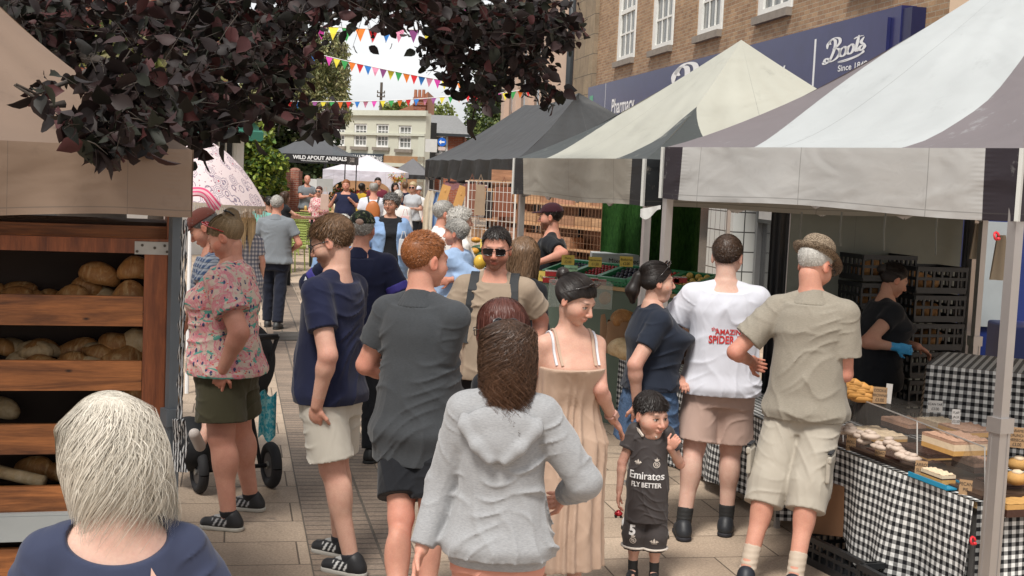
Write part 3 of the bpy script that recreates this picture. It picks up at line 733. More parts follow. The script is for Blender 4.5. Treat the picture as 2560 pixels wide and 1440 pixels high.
# dark grey gazebo pair
dm = tentmat('charcoal_cloth', (.05, .052, .054), (.05, .052, .055)); dv = tentmat('charcoal_valance', (.035, .038, .04), (.02, .02, .022), valance=True)
t = thing('gazebo', 'long charcoal gazebo with a sagging ridge and wavy valance over the clothes rails', 'gazebo', (-.3, 22, 0), 'market gazebos')
c0 = Vector((fx(1064, 25.5), 25.5)); c1 = Vector((fx(1292, 16.6), 16.6)); nn = Vector((.975, .22))*2.9
pa = W(1312, 262, 22.8); pb = W(1447, 232, 18.2)
canopy(t, [c0, c1, c1+nn, c0+nn], 2.25, 3.24, .31, dm, dv, sag=.34, wave=.05, nw=14, seed=9, piping=False, ridge=(pa, pb), scallop=.07, mids=(.22, .45, .78))
# near left beige gazebo
bg = tentmat('beige_cloth', (.21, .145, .105), (.21, .145, .105)); bv = tentmat('beige_valance', (.26, .185, .135), (.26, .185, .135), valance=True)
t = thing('gazebo', 'beige market gazebo nearest on the left above the bread rack', 'gazebo', (-2.6, 7, 0), 'market gazebos')
c1 = Vector((fx(477, 5.3), 5.3)); c0 = Vector((fx(-470, 4.5), 4.5)); dd = (c1-c0).normalized(); nn = Vector((-dd.y-.10, dd.x)).normalized()*3.0
canopy(t, [c0, c1, c1+nn, c0+nn], 2.09, 3.12, .27, bg, bv, legs=(0, 1, 2, 3), legm=GREYP, truss=False, sag=.35, wave=.012, nw=4, seed=2, piping=False, legw=.04)
c = c1+(c0-c1)*.025+nn*.03
# rope and hook on left leg
mb = MB(); p = Vector((c1.x-.012, c1.y-.03, 1.81)); pts = [p+Vector((.004*math.sin(i*1.9), .004*math.cos(i*2.3), -.035*i)) for i in range(24)]
for k in range(2):
    mb.tube([q+Vector((.008*math.sin(i*.9+k*3.14), .008*math.cos(i*.9+k*3.14), 0)) for i, q in enumerate(pts)], .006, 5)
for i in range(7): mb.tube([pts[-1]+Vector((.02*math.sin(i), .02*math.cos(i*1.7), 0)), pts[-1]+Vector((.03*math.sin(i*2), .02, -.1)), pts[-1]+Vector((.012*i-.04, .01, -.22))], .007, 5)
q = NM('speckled_rope', .8); s_ = q.math('GREATER_THAN', q.wave(q.tc('Object'), 30, 3), .5); q.color(q.mix(s_, (.01, .01, .012), (.4, .4, .4)))
solo(mb.build('rope', q.m), 'black and white speckled rope hanging down the grey gazebo leg', 'rope')
# far gazebos
def far_gazebo(lbl, pl, dl, pr, dr, dep, ze, zp, vh, mr, mv, **k):
    t = thing('gazebo', lbl, 'gazebo', (fx((pl+pr)/2, dl), dl+1, 0), 'market gazebos')
    a = Vector((fx(pl, dl), dl)); b = Vector((fx(pr, dr), dr)); nn = Vector((.02, 1))*dep
    canopy(t, [a, b, b+nn, a+nn], ze, zp, vh, mr, mv, piping=False, **k); return t, a, b, nn
t, a, b, nn = far_gazebo('slate grey gazebo lettered WILD ABOUT ANIMALS on a black valance', 667, 43, 866, 43, 2.7, 2.40, 3.22, .28, tentmat('slate_cloth', (.10, .105, .115), (.09, .1, .11)), plain('black_valance', (.02, .02, .022), .6), sag=.45, wave=.004, legm=plain('black_pole', (.02, .02, .022), .5), legw=.035, truss=False)
dr_ = Vector(((b-a).x, (b-a).y, 0)).normalized(); nr = dr_.cross(Vector((0, 0, 1)))
p = Vector((*a.lerp(b, .33), 2.24))+nr*.06
textmesh('WILD ABOUT ANIMALS', .165, 'valance_text', WHITE, t, p, dr_, bold=.006, sx=1.0)
textmesh('www.wildaboutanimals.co.uk', .075, 'valance_text', WHITE, t, Vector((*a.lerp(b, .43), 2.175))+nr*.06, dr_)
for f in (.05, .86):
    mb = MB(); c = Vector((*a.lerp(b, f+.03), 2.28))+nr*.055
    for an in range(3): mb.tube([c+dr_*(.09*math.cos(an*.6+i*.5))+Vector((0, 0, .06*math.sin(an*2+i*.5))) for i in range(5)], .006, 4)
    mb.ico(c+Vector((0, 0, .05)), .02); mb.build('valance_emblem', plain('grey_print', (.35, .35, .35), .6), t)
nb = Vector((nn.x, nn.y, 0)).normalized()
textmesh('JC & GULDS', .19, 'valance_text', WHITE, t, Vector((*(b+nn*.12), 2.22))+nb.cross(Vector((0, 0, 1)))*.06, nb, bold=.005)
def arch_valance(t, a, b, z0, z1, mat):
    dr = b-a; out = Vector((dr.y, -dr.x, 0)).normalized()*.06
    mb = MB()
    def fn(u, v):
        h = (z0-z1)*(.12+.88*abs(2*u-1)**5) if v else 0
        p = a.lerp(b, u)+Vector((0, 0, z0-h))+out; return p
    mb.grid(fn, 40, 1); mb.build('arched_side', mat, t, True)
wm = tentmat('white_cloth', (.74, .72, .78), (.74, .72, .78)); wv = tentmat('white_valance', (.70, .68, .76), (.70, .68, .76), valance=True)
t, a, b, nn = far_gazebo('white gazebo with arched sides behind the dark animals gazebo', 808, 47.5, 1003, 47.5, 2.6, 1.93, 2.52, .2, wm, wv, sag=.3, truss=False, wave=.01)
arch_valance(t, Vector((*a, 0)), Vector((*b, 0)), 1.74, .3, wv)
mb = MB(); e = b+nn*.8
def fn(u, v): p = Vector((*b.lerp(e, u), 2.12-.28*v)); return p+Vector((.05, 0, 0))
far_gazebo('grey gazebo with flat black valance behind the white one', 972, 51, 1075, 51, 2.5, 1.86, 2.50, .17, tentmat('mid_grey_cloth', (.17, .17, .18), (.17, .17, .18)), plain('black_valance', (.02, .02, .022), .6), sag=.1, truss=False)
far_gazebo('small white pointed gazebo roof showing past the one way sign', 1150, 52, 1195, 50, 3.0, 2.5, 3.35, .2, wm, wv, sag=.1, truss=False)
# garland on white tent
mb = MB(); cs = [(.6, .35, .05), (.5, .1, .05), (.2, .35, .08)]
p0, p1 = W(978, 440, 47.2), W(1008, 440, 47.2)
V = []; F = []; Cc = []
for i in range(140):
    u = random.random(); p = p0.lerp(p1, u)+Vector((random.gauss(0, .05), random.gauss(0, .05), -.28*math.sin(u*math.pi)*.6+random.gauss(0, .06)))
    k = len(V); s_ = .07; V += [p+Vector((random.uniform(-s_, s_), random.uniform(-s_, s_), random.uniform(-s_, s_))) for _ in range(3)]; F.append((k, k+1, k+2)); Cc += [random.choice(cs)]*3
solo(mesh_obj('flower_garland', V, F, vcol('garland_leaves'), col=Cc), 'yellow and red flower garland hung on the white gazebo corner', 'garland')
# ================================================================== FOLIAGE
def leafmat(name, rough=.5, trans=.25, spec=.4):
    q = NM(name, rough, 0, spec); a = q.n.new('ShaderNodeVertexColor'); a.layer_name = 'Col'; q.color(a.outputs[0])
    t = q.n.new('ShaderNodeBsdfTranslucent'); q.l.new(a.outputs[0], t.inputs[0]); mx = q.n.new('ShaderNodeMixShader'); mx.inputs[0].default_value = trans
    q.l.new(q.b.outputs[0], mx.inputs[1]); q.l.new(t.outputs[0], mx.inputs[2]); q.l.new(mx.outputs[0], q.n['Material Output'].inputs[0]); return q.m
LEAF = leafmat('leaf')
def leaves(P, size, cols, r=rng, droop=.4, asp=.62, curl=.25, var=.35):
    """P (n,3) leaf positions -> vertices, quads, colours; each leaf is an ovate blade folded on its midrib"""
    n = len(P); L = size*(1+var*r.uniform(-1, 1, n))
    d = r.normal(size=(n, 3)); d[:, 2] = d[:, 2]*.6-droop; d /= np.linalg.norm(d, axis=1)[:, None]
    s = r.normal(size=(n, 3)); s -= d*(s*d).sum(1)[:, None]; s /= np.linalg.norm(s, axis=1)[:, None]; nrm = np.cross(d, s)
    rows = [(.13, .26, .04), (.36, .48, .07), (.64, .45, .08), (.86, .22, .06)]
    prof = [(0, 0, 0)]+[q for a, b, c in rows for q in ((a, b, c), (a, 0, -.03), (a, -b, c))]+[(1.03, 0, 0)]
    V = np.zeros((n, 14, 3), np.float32)
    for i, (a, b, c) in enumerate(prof):
        c = c-curl*a*a
        V[:, i] = P+d*(a*L)[:, None]+s*(b*asp*L)[:, None]+nrm*(c*L)[:, None]
    T = [(0, 1, 2), (0, 2, 3)]
    for k in range(3):
        q = 1+3*k; T += [(q, q+3, q+4), (q, q+4, q+1), (q+1, q+4, q+5), (q+1, q+5, q+2)]
    T = np.array(T+[(10, 13, 11), (11, 13, 12)]); F = (T[None]+(np.arange(n)*14)[:, None, None]).reshape(-1, 3)
    cols = np.array(cols); c = cols[r.integers(0, len(cols), n)]*(1+.25*r.uniform(-1, 1, n))[:, None]
    return V.reshape(-1, 3), F, np.repeat(c, 14, axis=0)
def blobs(spec, r=rng, hollow=.3):
    out = []
    for (c, rad, n) in spec:
        u = r.normal(size=(n, 3)); u /= np.linalg.norm(u, axis=1)[:, None]
        q = (hollow+(1-hollow)*r.random(n))**.6
        out.append(np.array(c)+u*q[:, None]*np.array(rad))
    return np.concatenate(out)
BARK = plain('bark', (.045, .035, .028), .9, 0, .3, 8, bump=.6, bs=30)
def tree(name, label, base, hgt, trunk_r, spec, size, cols, group=None, limbs=6, cat='tree', hang=0, seedv=1):
    r = np.random.default_rng(seedv); rr = random.Random(seedv)
    t = thing(name, label, cat, base, group)
    mb = MB(); b = Vector(base); top = Vector((b.x, b.y, b.z+hgt))
    mb.tube([b, b.lerp(top, .5)+Vector((.05, 0, 0)), top], [trunk_r, trunk_r*.75, trunk_r*.3], 8)
    for (c, rad, n) in rr.sample(spec, min(limbs, len(spec))):
        a = b.lerp(top, rr.uniform(.4, .85)); c = Vector(c); mb.tube([a, a.lerp(c, .5)+Vector((0, 0, -.1*hgt*.3)), c], [trunk_r*.4, trunk_r*.25, trunk_r*.08], 6)
    mb.build('trunk', BARK, t, True)
    P = blobs(spec, r)
    V, F, C = leaves(P, size, cols, r)
    mesh_obj('crown', V, F, LEAF, t, False, False, None, C); return t
GREENS = [(.10, .15, .035), (.07, .11, .03), (.15, .19, .05), (.05, .085, .025)]
# weeping willow/birch between the buildings
def weeping():
    r = np.random.default_rng(5); d = 50
    base = W(770, 470, d); base.z = 0
    t = thing('weeping_tree', 'tall weeping tree with hanging yellow green branches above the gazebo', 'tree', base)
    mb = MB(); top = W(790, 70, d); mb.tube([base, Vector((base.x+.2, d, 3)), top], [.13, .11, .04], 8)
    P = []
    for i in range(330):
        px = r.uniform(600, 868); 
        env = 60+((px-800)/200)**2*120 if px < 800 else 60+((px-800)/90)**2*60
        py = env+abs(r.normal(0, 70)); dd = d+r.uniform(-2.2, 2.2); p = W(px, py, dd)
        L = r.uniform(1.0, 3.6)
        lo_ = 2.7 if px < 690 else 3.7; L = max(.3, min(L, p.z-lo_)) if p.z > lo_+.3 else .3
        if p.z < lo_: continue
        n = int(max(6, L*34)); tt = r.random(n)
        q = np.array(p)[None]+np.stack([.12*np.sin(tt*5+i)+r.normal(0, .05, n), r.normal(0, .06, n), -tt*L], 1); P.append(q)
        if i % 6 == 0: mb.tube([top.lerp(base, .25), top.lerp(p, .7)+Vector((0, 0, .4)), p, p-Vector((0, 0, L*.8))], [.05, .03, .015, .005], 5)
    mb.build('trunk', BARK, t, True)
    P = np.concatenate(P); V, F, C = leaves(P, .15, [(.27, .26, .11), (.18, .20, .075), (.34, .32, .16), (.12, .14, .055)], r, droop=1.2, asp=.4)
    mesh_obj('crown', V, F, LEAF, t, False, False, None, C)
weeping()
def bl(px, py, d, rx, ry, rz, n): return (W(px, py, d), (rx, ry, rz), n)
tree('hedge_shrub', 'bright yellow green climbing shrub left of the dark gazebo', W(650, 470, 36)*1.0-Vector((0, 0, W(650, 470, 36).z)), 1.6, .12,
     [bl(640, 350, 35, .5, .5, .45, 900), bl(665, 400, 35, .45, .5, .4, 700), bl(640, 440, 35, .55, .5, .6, 900), bl(690, 410, 36, .35, .5, .3, 500), bl(690, 460, 37, .3, .4, .5, 500)], .13, [(.22, .30, .04), (.10, .18, .04), (.06, .11, .03), (.30, .36, .06)], cat='shrub', seedv=3)
tree('garden_tree', 'dark green tree filling the gap behind the shrub and pillars', Vector((fx(690, 50), 50, 0)), 3.5, .25,
     [bl(620+i*38, 330+40*((i*7) % 3), 50+i % 3, 1.3, 1.2, 1.1, 1100) for i in range(5)]+[bl(640+i*40, 440, 50, 1.0, 1, 1.2, 700) for i in range(5)], .2, [(.05, .08, .025), (.08, .11, .035), (.03, .05, .02)], seedv=4)
tree('garden_tree', 'leafy green tree left of the classical stone building', Vector((fx(1240, 60), 60, 0)), 7, .35,
     [bl(1215, 290, 60, 1.0, 1, 1.3, 1500), bl(1250, 230, 60, 1.1, 1, 1.5, 1700), bl(1290, 260, 61, 1.2, 1.2, 1.6, 1700), bl(1230, 350, 59, 1.1, 1, 1.1, 1300), bl(1280, 330, 60, 1.2, 1, 1.3, 1500), bl(1300, 180, 62, .9, 1, 1.0, 1000), bl(1200, 370, 58, .7, .6, .7, 600), bl(1210, 180, 60, .45, .7, .7, 350)], .17, [(.11, .15, .04), (.06, .09, .028), (.17, .20, .055), (.04, .065, .02)], seedv=6)
tree('garden_tree', 'distant small tree showing over the slate roof', Vector((fx(1090, 75), 75, 0)), 5, .3,
     [bl(1082, 292, 75, .8, .8, .7, 420), bl(1108, 284, 75, .7, .7, .7, 380), bl(980, 268, 75, .8, .8, .3, 260), bl(1005, 266, 75, .6, .6, .3, 200)], .2, [(.20, .24, .06), (.14, .18, .05)], seedv=7)
# palm behind the purple tree
def palm():
    c = W(395, 190, 19); t = thing('palm_tree', 'palm with spiky yellow green fronds behind the dark purple leaves', 'tree', (c.x, c.y, 0))
    mb = MB(); mb.tube([(c.x, c.y, 0), (c.x+.05, c.y, c.z*.5), c], [.16, .13, .12], 10); mb.build('trunk', BARK, t, True)
    r = np.random.default_rng(9); V = []; F = []; C = []
    for i in range(26):
        az = i*2.4; el = r.uniform(-.3, 1.2); o = Vector((math.cos(az)*math.cos(el), math.sin(az)*math.cos(el), math.sin(el)))
        h = c+o*.55; s = o.cross(Vector((0, 0, 1))).normalized(); up = s.cross(o)
        for k in range(22):
            a = (k/21-.5)*3.6; dr = (o*math.cos(a)+s*math.sin(a)).normalized(); L = r.uniform(.6, .9); w = .022
            n = len(V); pd = dr.cross(up).normalized()*w; m1 = h+dr*L*.5+up*.03; e = h+dr*L-Vector((0, 0, .22*L))
            V += [h, m1-pd, m1+pd, e]; F += [(n, n+1, n+3), (n, n+3, n+2)]; cc = random.choice([(.28, .30, .11), (.16, .20, .07), (.38, .36, .20)]); C += [cc]*4
    mesh_obj('frond_crown', V, F, LEAF, t, False, False, None, C)
palm()
# purple leaved tree overhead
def plum():
    r = np.random.default_rng(12)
    base = Vector((-2.9, 9.3, 0))
    t = thing('purple_leaved_tree', 'big purple leaved plum tree hanging over the market from above', 'tree', base)
    mb = MB(); 
    mb.tube([base, base+Vector((-.1, .1, 1.6)), W(90, 180, 9.2), W(120, -200, 9)], [.26, .23, .22, .16], 12)
    # branches: list of pixel polylines with distance
    br = [[(110, 60, 9), (350, 20, 8), (650, -30, 8), (1000, -60, 8.5), (1350, -40, 9)],
          [(110, 100, 9), (260, 160, 6.8), (330, 260, 5.2), (300, 340, 4.8), (250, 395, 4.6)],
          [(330, 30, 8), (480, 180, 7.2), (600, 260, 7), (720, 310, 7.0), (800, 310, 7), (860, 312, 7.1)],
          [(250, 160, 6.6), (180, 200, 5.0), (90, 235, 4.65), (40, 210, 4.6)], [(160, 260, 4.7), (120, 265, 4.65), (35, 212, 4.6)],
          [(520, 0, 7.5), (650, 120, 7.5), (760, 200, 7.8)], [(1000, -60, 8.5), (1080, 60, 9), (1140, 180, 9.2), (1190, 260, 9.4), (1180, 300, 9.4)],
          [(1200, -50, 9), (1290, 60, 9), (1340, 150, 9.3), (1375, 240, 9.4)], [(1000, -50, 8.5), (860, 20, 8.2), (820, 50, 8)],
          [(1180, 300, 9.4), (1175, 330, 9.4), (1190, 350, 9.4)], [(300, 390, 4.65), (275, 405, 4.6), (300, 428, 4.6)]]
    for b in br: 
        P = [W(*q) for q in b]; k = len(P)
        mb.tube(P, [max(.004, .045*(1-i/(k-.5))**1.3*(1 if b[0][2] > 7 else .35)) for i in range(k)], 6)
    mb_ = mb
    # leaf masses (px, py, d, radius px x, radius px y, count)
    M = [(60, 30, 7.5, 160, 110, 900), (250, 60, 7.5, 170, 110, 560), (450, 40, 7.5, 160, 90, 520), (600, 50, 7.6, 140, 100, 720), (730, 40, 8, 80, 75, 480), (880, -15, 8.3, 120, 40, 380), (960, -10, 8.5, 120, 35, 320),
         (285, 195, 5.0, 80, 50, 150), (345, 255, 5.1, 90, 80, 330), (285, 318, 4.75, 80, 42, 190), (420, 300, 6.5, 110, 65, 400), (540, 200, 7, 120, 90, 380), (600, 150, 7.2, 100, 90, 400), (725, 140, 7.6, 65, 50, 190), (560, 290, 6.9, 60, 40, 110), (690, 285, 7, 70, 25, 50),
         (835, 296, 7, 38, 16, 46), (770, 298, 7, 36, 10, 18), (690, 245, 7.2, 60, 35, 90),
         (125, 205, 4.65, 50, 20, 12), (75, 228, 4.6, 40, 14, 12), (185, 300, 4.6, 34, 28, 22), (262, 362, 4.65, 34, 24, 34), (345, 338, 4.8, 55, 20, 34),
         (1070, 10, 9, 90, 45, 330), (1190, 30, 9, 100, 60, 460), (1300, 40, 9, 90, 70, 480), (1130, 110, 9.2, 60, 70, 300), (1190, 180, 9.3, 60, 60, 320), (1240, 110, 9.2, 70, 60, 330), (1310, 130, 9.3, 50, 60, 260), (1370, 60, 9.3, 55, 70, 260), (1340, 200, 9.4, 38, 45, 150), (1210, 235, 9.4, 40, 28, 100), (1380, 235, 9.4, 22, 28, 40), (1420, 60, 9.4, 40, 20, 20), (1440, 95, 9.4, 22, 10, 8), (1090, 90, 9.1, 22, 14, 16), (1385, 30, 9.2, 55, 45, 120)]
    P = []
    tw = MB()
    for (px, py, d, rx, ry, n) in M:
        k = int(n/6*(.62 if px > 1000 else .66))+1
        for i in range(k):      # twigs carrying leaf sprays
            a = r.uniform(0, 2*math.pi); q = math.sqrt(r.random())
            x, y = px+rx*q*math.cos(a), py+ry*q*math.sin(a)
            lim = 385 if x < 400 else 360 if x < 640 else 285 if x < 720 else 300
            dd = d+r.normal(0, .38 if d > 5.5 else .12); c = W(x, min(y, lim), dd)
            dr = Vector((r.normal(), r.normal(), r.normal()*.5-.4)).normalized(); L = min(.16+.12*r.random(), max(.045, .9*rx*d/3300))
            tw.tube([c-dr*L*.6, c, c+dr*L+Vector((0, 0, -.02))], [.003, .0025, .001], 3, False)
            for j in range(6):
                p = c+dr*(L*(j/5*1.5-.5)); P.append((p.x+r.normal(0, .02), p.y+r.normal(0, .02), p.z+r.normal(0, .02)))
    mb_.V += []; n0 = len(mb_.V)
    mb_.add(tw.V, tw.F, []); mb_.U += tw.U
    mb_.build('trunk', BARK, t, True)
    P = np.array(P)
    V, F, C = leaves(P, .072, [(.022, .014, .013), (.015, .011, .011), (.032, .016, .016), (.014, .013, .011), (.020, .022, .015), (.018, .012, .012), (.055, .018, .018)], r, droop=.5, asp=.74, curl=.35, var=.5)
    pl = leafmat('purple_leaf', .55, .12, .22)
    mesh_obj('crown', V, F, pl, t, False, False, None, C)
plum()
# ================================================================== BUNTING
def bunting(label, ends, d0, d1, n, size, sag=.1, skip=(), seed=0, start=0):
    cols = [('orange', (.75, .20, .03)), ('red', (.65, .03, .04)), ('blue', (.03, .17, .50)), ('pink', (.62, .24, .36)), ('magenta', (.60, .06, .36)), ('yellow', (.72, .62, .06)), ('green', (.05, .33, .09)), ('orange', (.75, .20, .03)), ('red', (.65, .03, .04)), ('blue', (.03, .17, .50)), ('pink', (.62, .24, .36)), ('purple', (.25, .07, .22)), ('yellow', (.72, .62, .06)), ('green', (.05, .33, .09))]
    a, b = W(*ends[0], d0), W(*ends[1], d1); rr = random.Random(seed)
    t = thing('bunting', label, 'bunting', a, 'strings of bunting across the street')
    f = lambda u: a.lerp(b, u)-Vector((0, 0, sag*4*u*(1-u)))
    mb = MB(); mb.tube([f(i/30) for i in range(31)], .012, 4); mb.build('string', plain('white_tape', (.7, .7, .7), .7), t)
    dr = (b-a).normalized()
    for i in range(n):
        c = f((i+.5)/n); w = size*.42; tw = rr.uniform(-.35, .35)
        side = dr*w; tip = c+Vector((0, 0, -size*1.05))+dr.cross(Vector((0, 0, 1)))*(size*tw)+dr*rr.uniform(-.08, .08)*size
        nm, col = cols[(i+start) % len(cols)]
        mb = MB(); mid = (c+tip)/2+dr.cross(Vector((0, 0, 1)))*size*tw*.3
        q = dr*(w*.5)
        mb.add([c-side, c+side, mid-q, mid+q, tip], [(0, 1, 3, 2), (2, 3, 4)], [[(0, 0)]*4, [(0, 0)]*3])
        mb.build('flag', fabric('bunting_'+nm, col, .7, .05, .1) if 'bunting_'+nm not in MATS else MATS['bunting_'+nm], t)
bunting('highest string of bunting with large coloured pennants crossing the open sky', ((785, 64), (1150, 72)), 27, 27, 11, .26, .04, start=4, seed=1)
bunting('middle string of bunting slanting down to the right against the clouds', ((775, 130), (1180, 212)), 36, 36, 21, .24, .06, start=2, seed=2)
bunting('lowest string of bunting passing in front of the chimney', ((650, 250), (1180, 236)), 40, 40, 25, .20, .12, start=5, seed=3)
bunting('short string of bunting at the classical building by the dark leaves', ((1180, 240), (1330, 220)), 38, 38, 8, .22, .03, start=1, seed=4)
bunting('string of bunting half hidden in the dark leaves near the top edge', ((1130, 15), (1420, 70)), 24, 22, 10, .22, .03, start=3, seed=5)
# ================================================================== BREAD RACK (left)
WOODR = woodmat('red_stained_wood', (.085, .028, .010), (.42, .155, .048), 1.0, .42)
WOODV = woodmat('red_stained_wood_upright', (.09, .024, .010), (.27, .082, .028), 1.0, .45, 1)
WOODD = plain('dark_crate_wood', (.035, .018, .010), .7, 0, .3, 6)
GALV = plain('galvanised_steel', (.34, .33, .31), .45, .7, .3, 12)
def crust(name, c, c2):
    q = NM(name, .55, 0, .4); n = q.noise(q.tc('Object'), 14, 5, .7, .5); w = q.noise(q.mapping(q.tc('Object'), (3, 1, 1)), 9, 4, .6, 2)
    q.color(q.mix(q.sstep(w, .5, .75), q.ramp(n, [(.3, c), (.65, c2)]), (.55, .36, .17))); q.bump(n, .6, .01); MATS[name] = q.m; return q.m
BREAD = crust('brown_crust', (.20, .075, .02), (.46, .22, .07)); BREAD2 = crust('floury_crust', (.36, .22, .10), (.62, .47, .28))
RZ = Matrix.Rotation(math.atan2(.15, 1.0)*1.0, 3, 'Z')
def loaf(c, L, w, h, mat, label, rz=0, cat='loaf', group=None, name='loaf'):
    mb = MB(); rot = Matrix.Rotation(rz, 3, 'Z')
    mb.ico((0, 0, 0), (L/2, w/2, h*.6), 18, 12, .015, None, h*.35)
    n = len(mb.V)
    for i in range(n):
        v = mb.V[i]; v = v*(1+.05*math.sin(v.x*38+v.y*30+v.z*25+c[0]*50)); v.z += .012*math.sin(v.x*20+c[0]*30); mb.V[i] = rot @ v+Vector(c)+Vector((0, 0, h*.35))
    return tag(mb.build(name, mat, None, True), label, cat, group)
def bread_rack():
    A = W(415, 750, 5.48); Bp = W(0, 745, 5.30); dr = Vector((Bp.x-A.x, Bp.y-A.y, 0)).normalized(); bk = Vector((-dr.y, dr.x, 0))
    if bk.y < 0: bk = -bk
    O = Vector((A.x, A.y, 0)); L = 1.75; D = .55
    t = thing('bread_rack', 'tall reddish wooden bread rack with plank fronts under the beige gazebo', 'rack', O)
    fr = Fr(O, dr); s_ = -1 if fr.N.y > 0 else 1   # n toward camera positive
    if fr.N.y > 0: fr.N = -fr.N
    def bx(mb, a0, a1, n0, n1, z0, z1):
        P = [fr.p(a, n, z) for z in (z0, z1) for (a, n) in ((a0, n0), (a1, n0), (a1, n1), (a0, n1))]
        fs = [(0, 1, 2, 3), (7, 6, 5, 4), (4, 5, 1, 0), (5, 6, 2, 1), (6, 7, 3, 2), (7, 4, 0, 3)]
        co = [(a, z) for z in (z0, z1) for a in (a0, a1, a1, a0)]
        uv = []
        for f in fs: uv.append([(co[i][0]+(.0 if f[0] in (4, 6) else P[i].y*1.0), co[i][1]) for i in f])
        mb.add(P, fs, uv); return mb
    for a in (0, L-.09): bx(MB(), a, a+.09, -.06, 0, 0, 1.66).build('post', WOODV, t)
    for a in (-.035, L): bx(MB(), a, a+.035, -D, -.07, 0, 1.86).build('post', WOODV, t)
    bx(MB(), -.075, -.04, -.30, -.2, 0, 1.5).build('post', plain('weathered_pine', (.20, .13, .07), .8, 0, .3, 20), t)
    zs = [1.475, 1.205, .94, .68, .42, .16]
    for i, z in enumerate(zs):
        bx(MB(), .092, L-.092, -.03, -.006, z-.125, z).build('plank', WOODR, t)
        mb = MB()
        for k in range(7): bx(mb, .06, L-.06, -.10-.065*k, -.06-.065*k, z-.115, z-.10)
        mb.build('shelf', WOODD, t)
    bx(MB(), -.03, L, -.035, .002, 1.655, 1.715).build('rail', WOODV, t)
    bx(MB(), -.03, L, -.20, -.165, 1.70, 1.76).build('rail', WOODR, t)
    bx(MB(), -.03, .13, .003, .008, 1.652, 1.705).build('bracket', GALV, t); bx(MB(), L*.41, L*.62, .003, .008, 1.660, 1.712).build('bracket', GALV, t)
    for k, (a, z) in enumerate(((.0, 1.665), (.10, 1.69), (.05, 1.68), (.01, 1.69), (.12, 1.664))):
        mb = MB(); mb.tube([fr.p(a, .009, z), fr.p(a, .012, z)], .006, 8); mb.build('bolt', plain('dark_bolt', (.08, .07, .06), .5, .8), t)
    bx(MB(), -.02, L+.02, -D-.02, -D, 0, 1.72).build('back_panel', WOODD, t)  # dark back, side and top boards added to keep the rack interior dark
    for a in (-.03, L): bx(MB(), a-.012, a, -D, -.16, .05, 1.6).build('shade_side_panel', WOODD, t)
    bx(MB(), -.02, L, -D, -.21, 1.755, 1.775).build('shade_top_board', WOODD, t)
    # loaves
    for i, (px, z, l, w, h, m_, lb) in enumerate([(178, 1.38, .17, .13, .12, BREAD, 'round glossy brown loaf leftmost on the top shelf'), (240, 1.50, .17, .12, .10, BREAD, 'scored oval loaf lying on top of other loaves'),
            (245, 1.38, .16, .13, .11, BREAD2, 'floury loaf under the scored oval loaf'), (325, 1.39, .17, .13, .13, BREAD, 'brown loaf against the rack post on the top shelf'), (330, 1.52, .16, .12, .10, BREAD, 'dark loaf piled highest beside the rack post'),
            (110, 1.38, .15, .12, .08, BREAD, 'low dark loaf at the shaded end of the top shelf'),
            (235, 1.11, .26, .09, .08, BREAD2, 'floury baguette end lying on the second shelf'), (300, 1.12, .20, .13, .12, BREAD, 'rough crusted loaf on the second shelf by the post'), (330, 1.20, .2, .12, .1, BREAD2, 'pale cracked loaf piled on the second shelf'), (120, 1.11, .2, .11, .08, BREAD, 'dark loaf lying deep in the second shelf'),
            (340, .86, .18, .12, .13, BREAD, 'seeded brown loaf on the third shelf beside the post'), (345, .98, .18, .12, .09, BREAD, 'dark crusty loaf on top of the seeded loaf'), (40, 1.39, .17, .13, .10, BREAD, 'brown loaf at the far left of the top shelf'), (60, 1.11, .2, .12, .1, BREAD2, 'pale loaf at the far left of the second shelf'), (275, 1.21, .17, .12, .09, BREAD, 'rough loaf piled on the floury baguette end'), (180, 1.11, .16, .12, .1, BREAD, 'brown loaf in the middle of the second shelf'), (285, .86, .18, .12, .11, BREAD, 'brown loaf left of the seeded loaf')]):
        p = W(px, 700, 5.62); loaf((p.x, p.y+.05*(i % 3), z), l, w, h, m_, lb, .3*math.sin(i*2.1), group='loaves in the bread rack')
    rr = random.Random(5)
    for lv, (zb, nn_) in enumerate(((1.365, 9), (1.095, 10), (.83, 7), (.565, 5))):
        for i in range(nn_):
            p = W(rr.uniform(-60, 345), 700, 5.66+rr.uniform(0, .12)); loaf((p.x, p.y, zb+rr.choice((0, .07))), rr.uniform(.13, .2), rr.uniform(.09, .12), rr.uniform(.06, .10), rr.choice((BREAD, BREAD2, BREAD)), 'brown loaf packed among others on the %s shelf of the rack' % ['top', 'second', 'third', 'fourth'][lv], rr.uniform(-1, 1), group='packed loaves on the %s shelf' % ['top', 'second', 'third', 'fourth'][lv])
    p = W(40, 1190, 5.55); mb = MB(); mb.tube([W(-60, 1165, 5.55), W(110, 1205, 5.5)], .028, 12); solo(mb.build('baguette', BREAD2, None, True), 'long tan baguette poking out beside the blonde woman', 'baguette')
    # grey plastic tray
    c = W(40, 1345, 5.18); g = plain('grey_plastic', (.30, .32, .32), .5); tr = thing('plastic_tray', 'grey plastic tray slotted between the lowest planks of the rack', 'tray', c)
    mb = MB(); fr2 = fr; a = (c-O).dot(dr)
    for (a0, a1, n0, n1, z0, z1) in ((a-.3, a+.16, .02, .03, c.z-.05, c.z+.055), (a-.3, a+.16, -.0, .028, c.z+.056, c.z+.066)): bx(mb, a0, a1, n0, n1, z0, z1)
    bx(mb, a-.3, a+.16, -.3, .019, c.z-.05, c.z-.04); mb.build('tray_body', g, tr)
    # papers, tags and metal bits in the narrow gap between rack and leg
    mb = MB(); 
    for k in range(9): p = W(432, 600+62*k, 5.62); mb.box(p, (.035, .01, .09), Matrix.Rotation(.2*math.sin(k*2), 3, 'Y'))
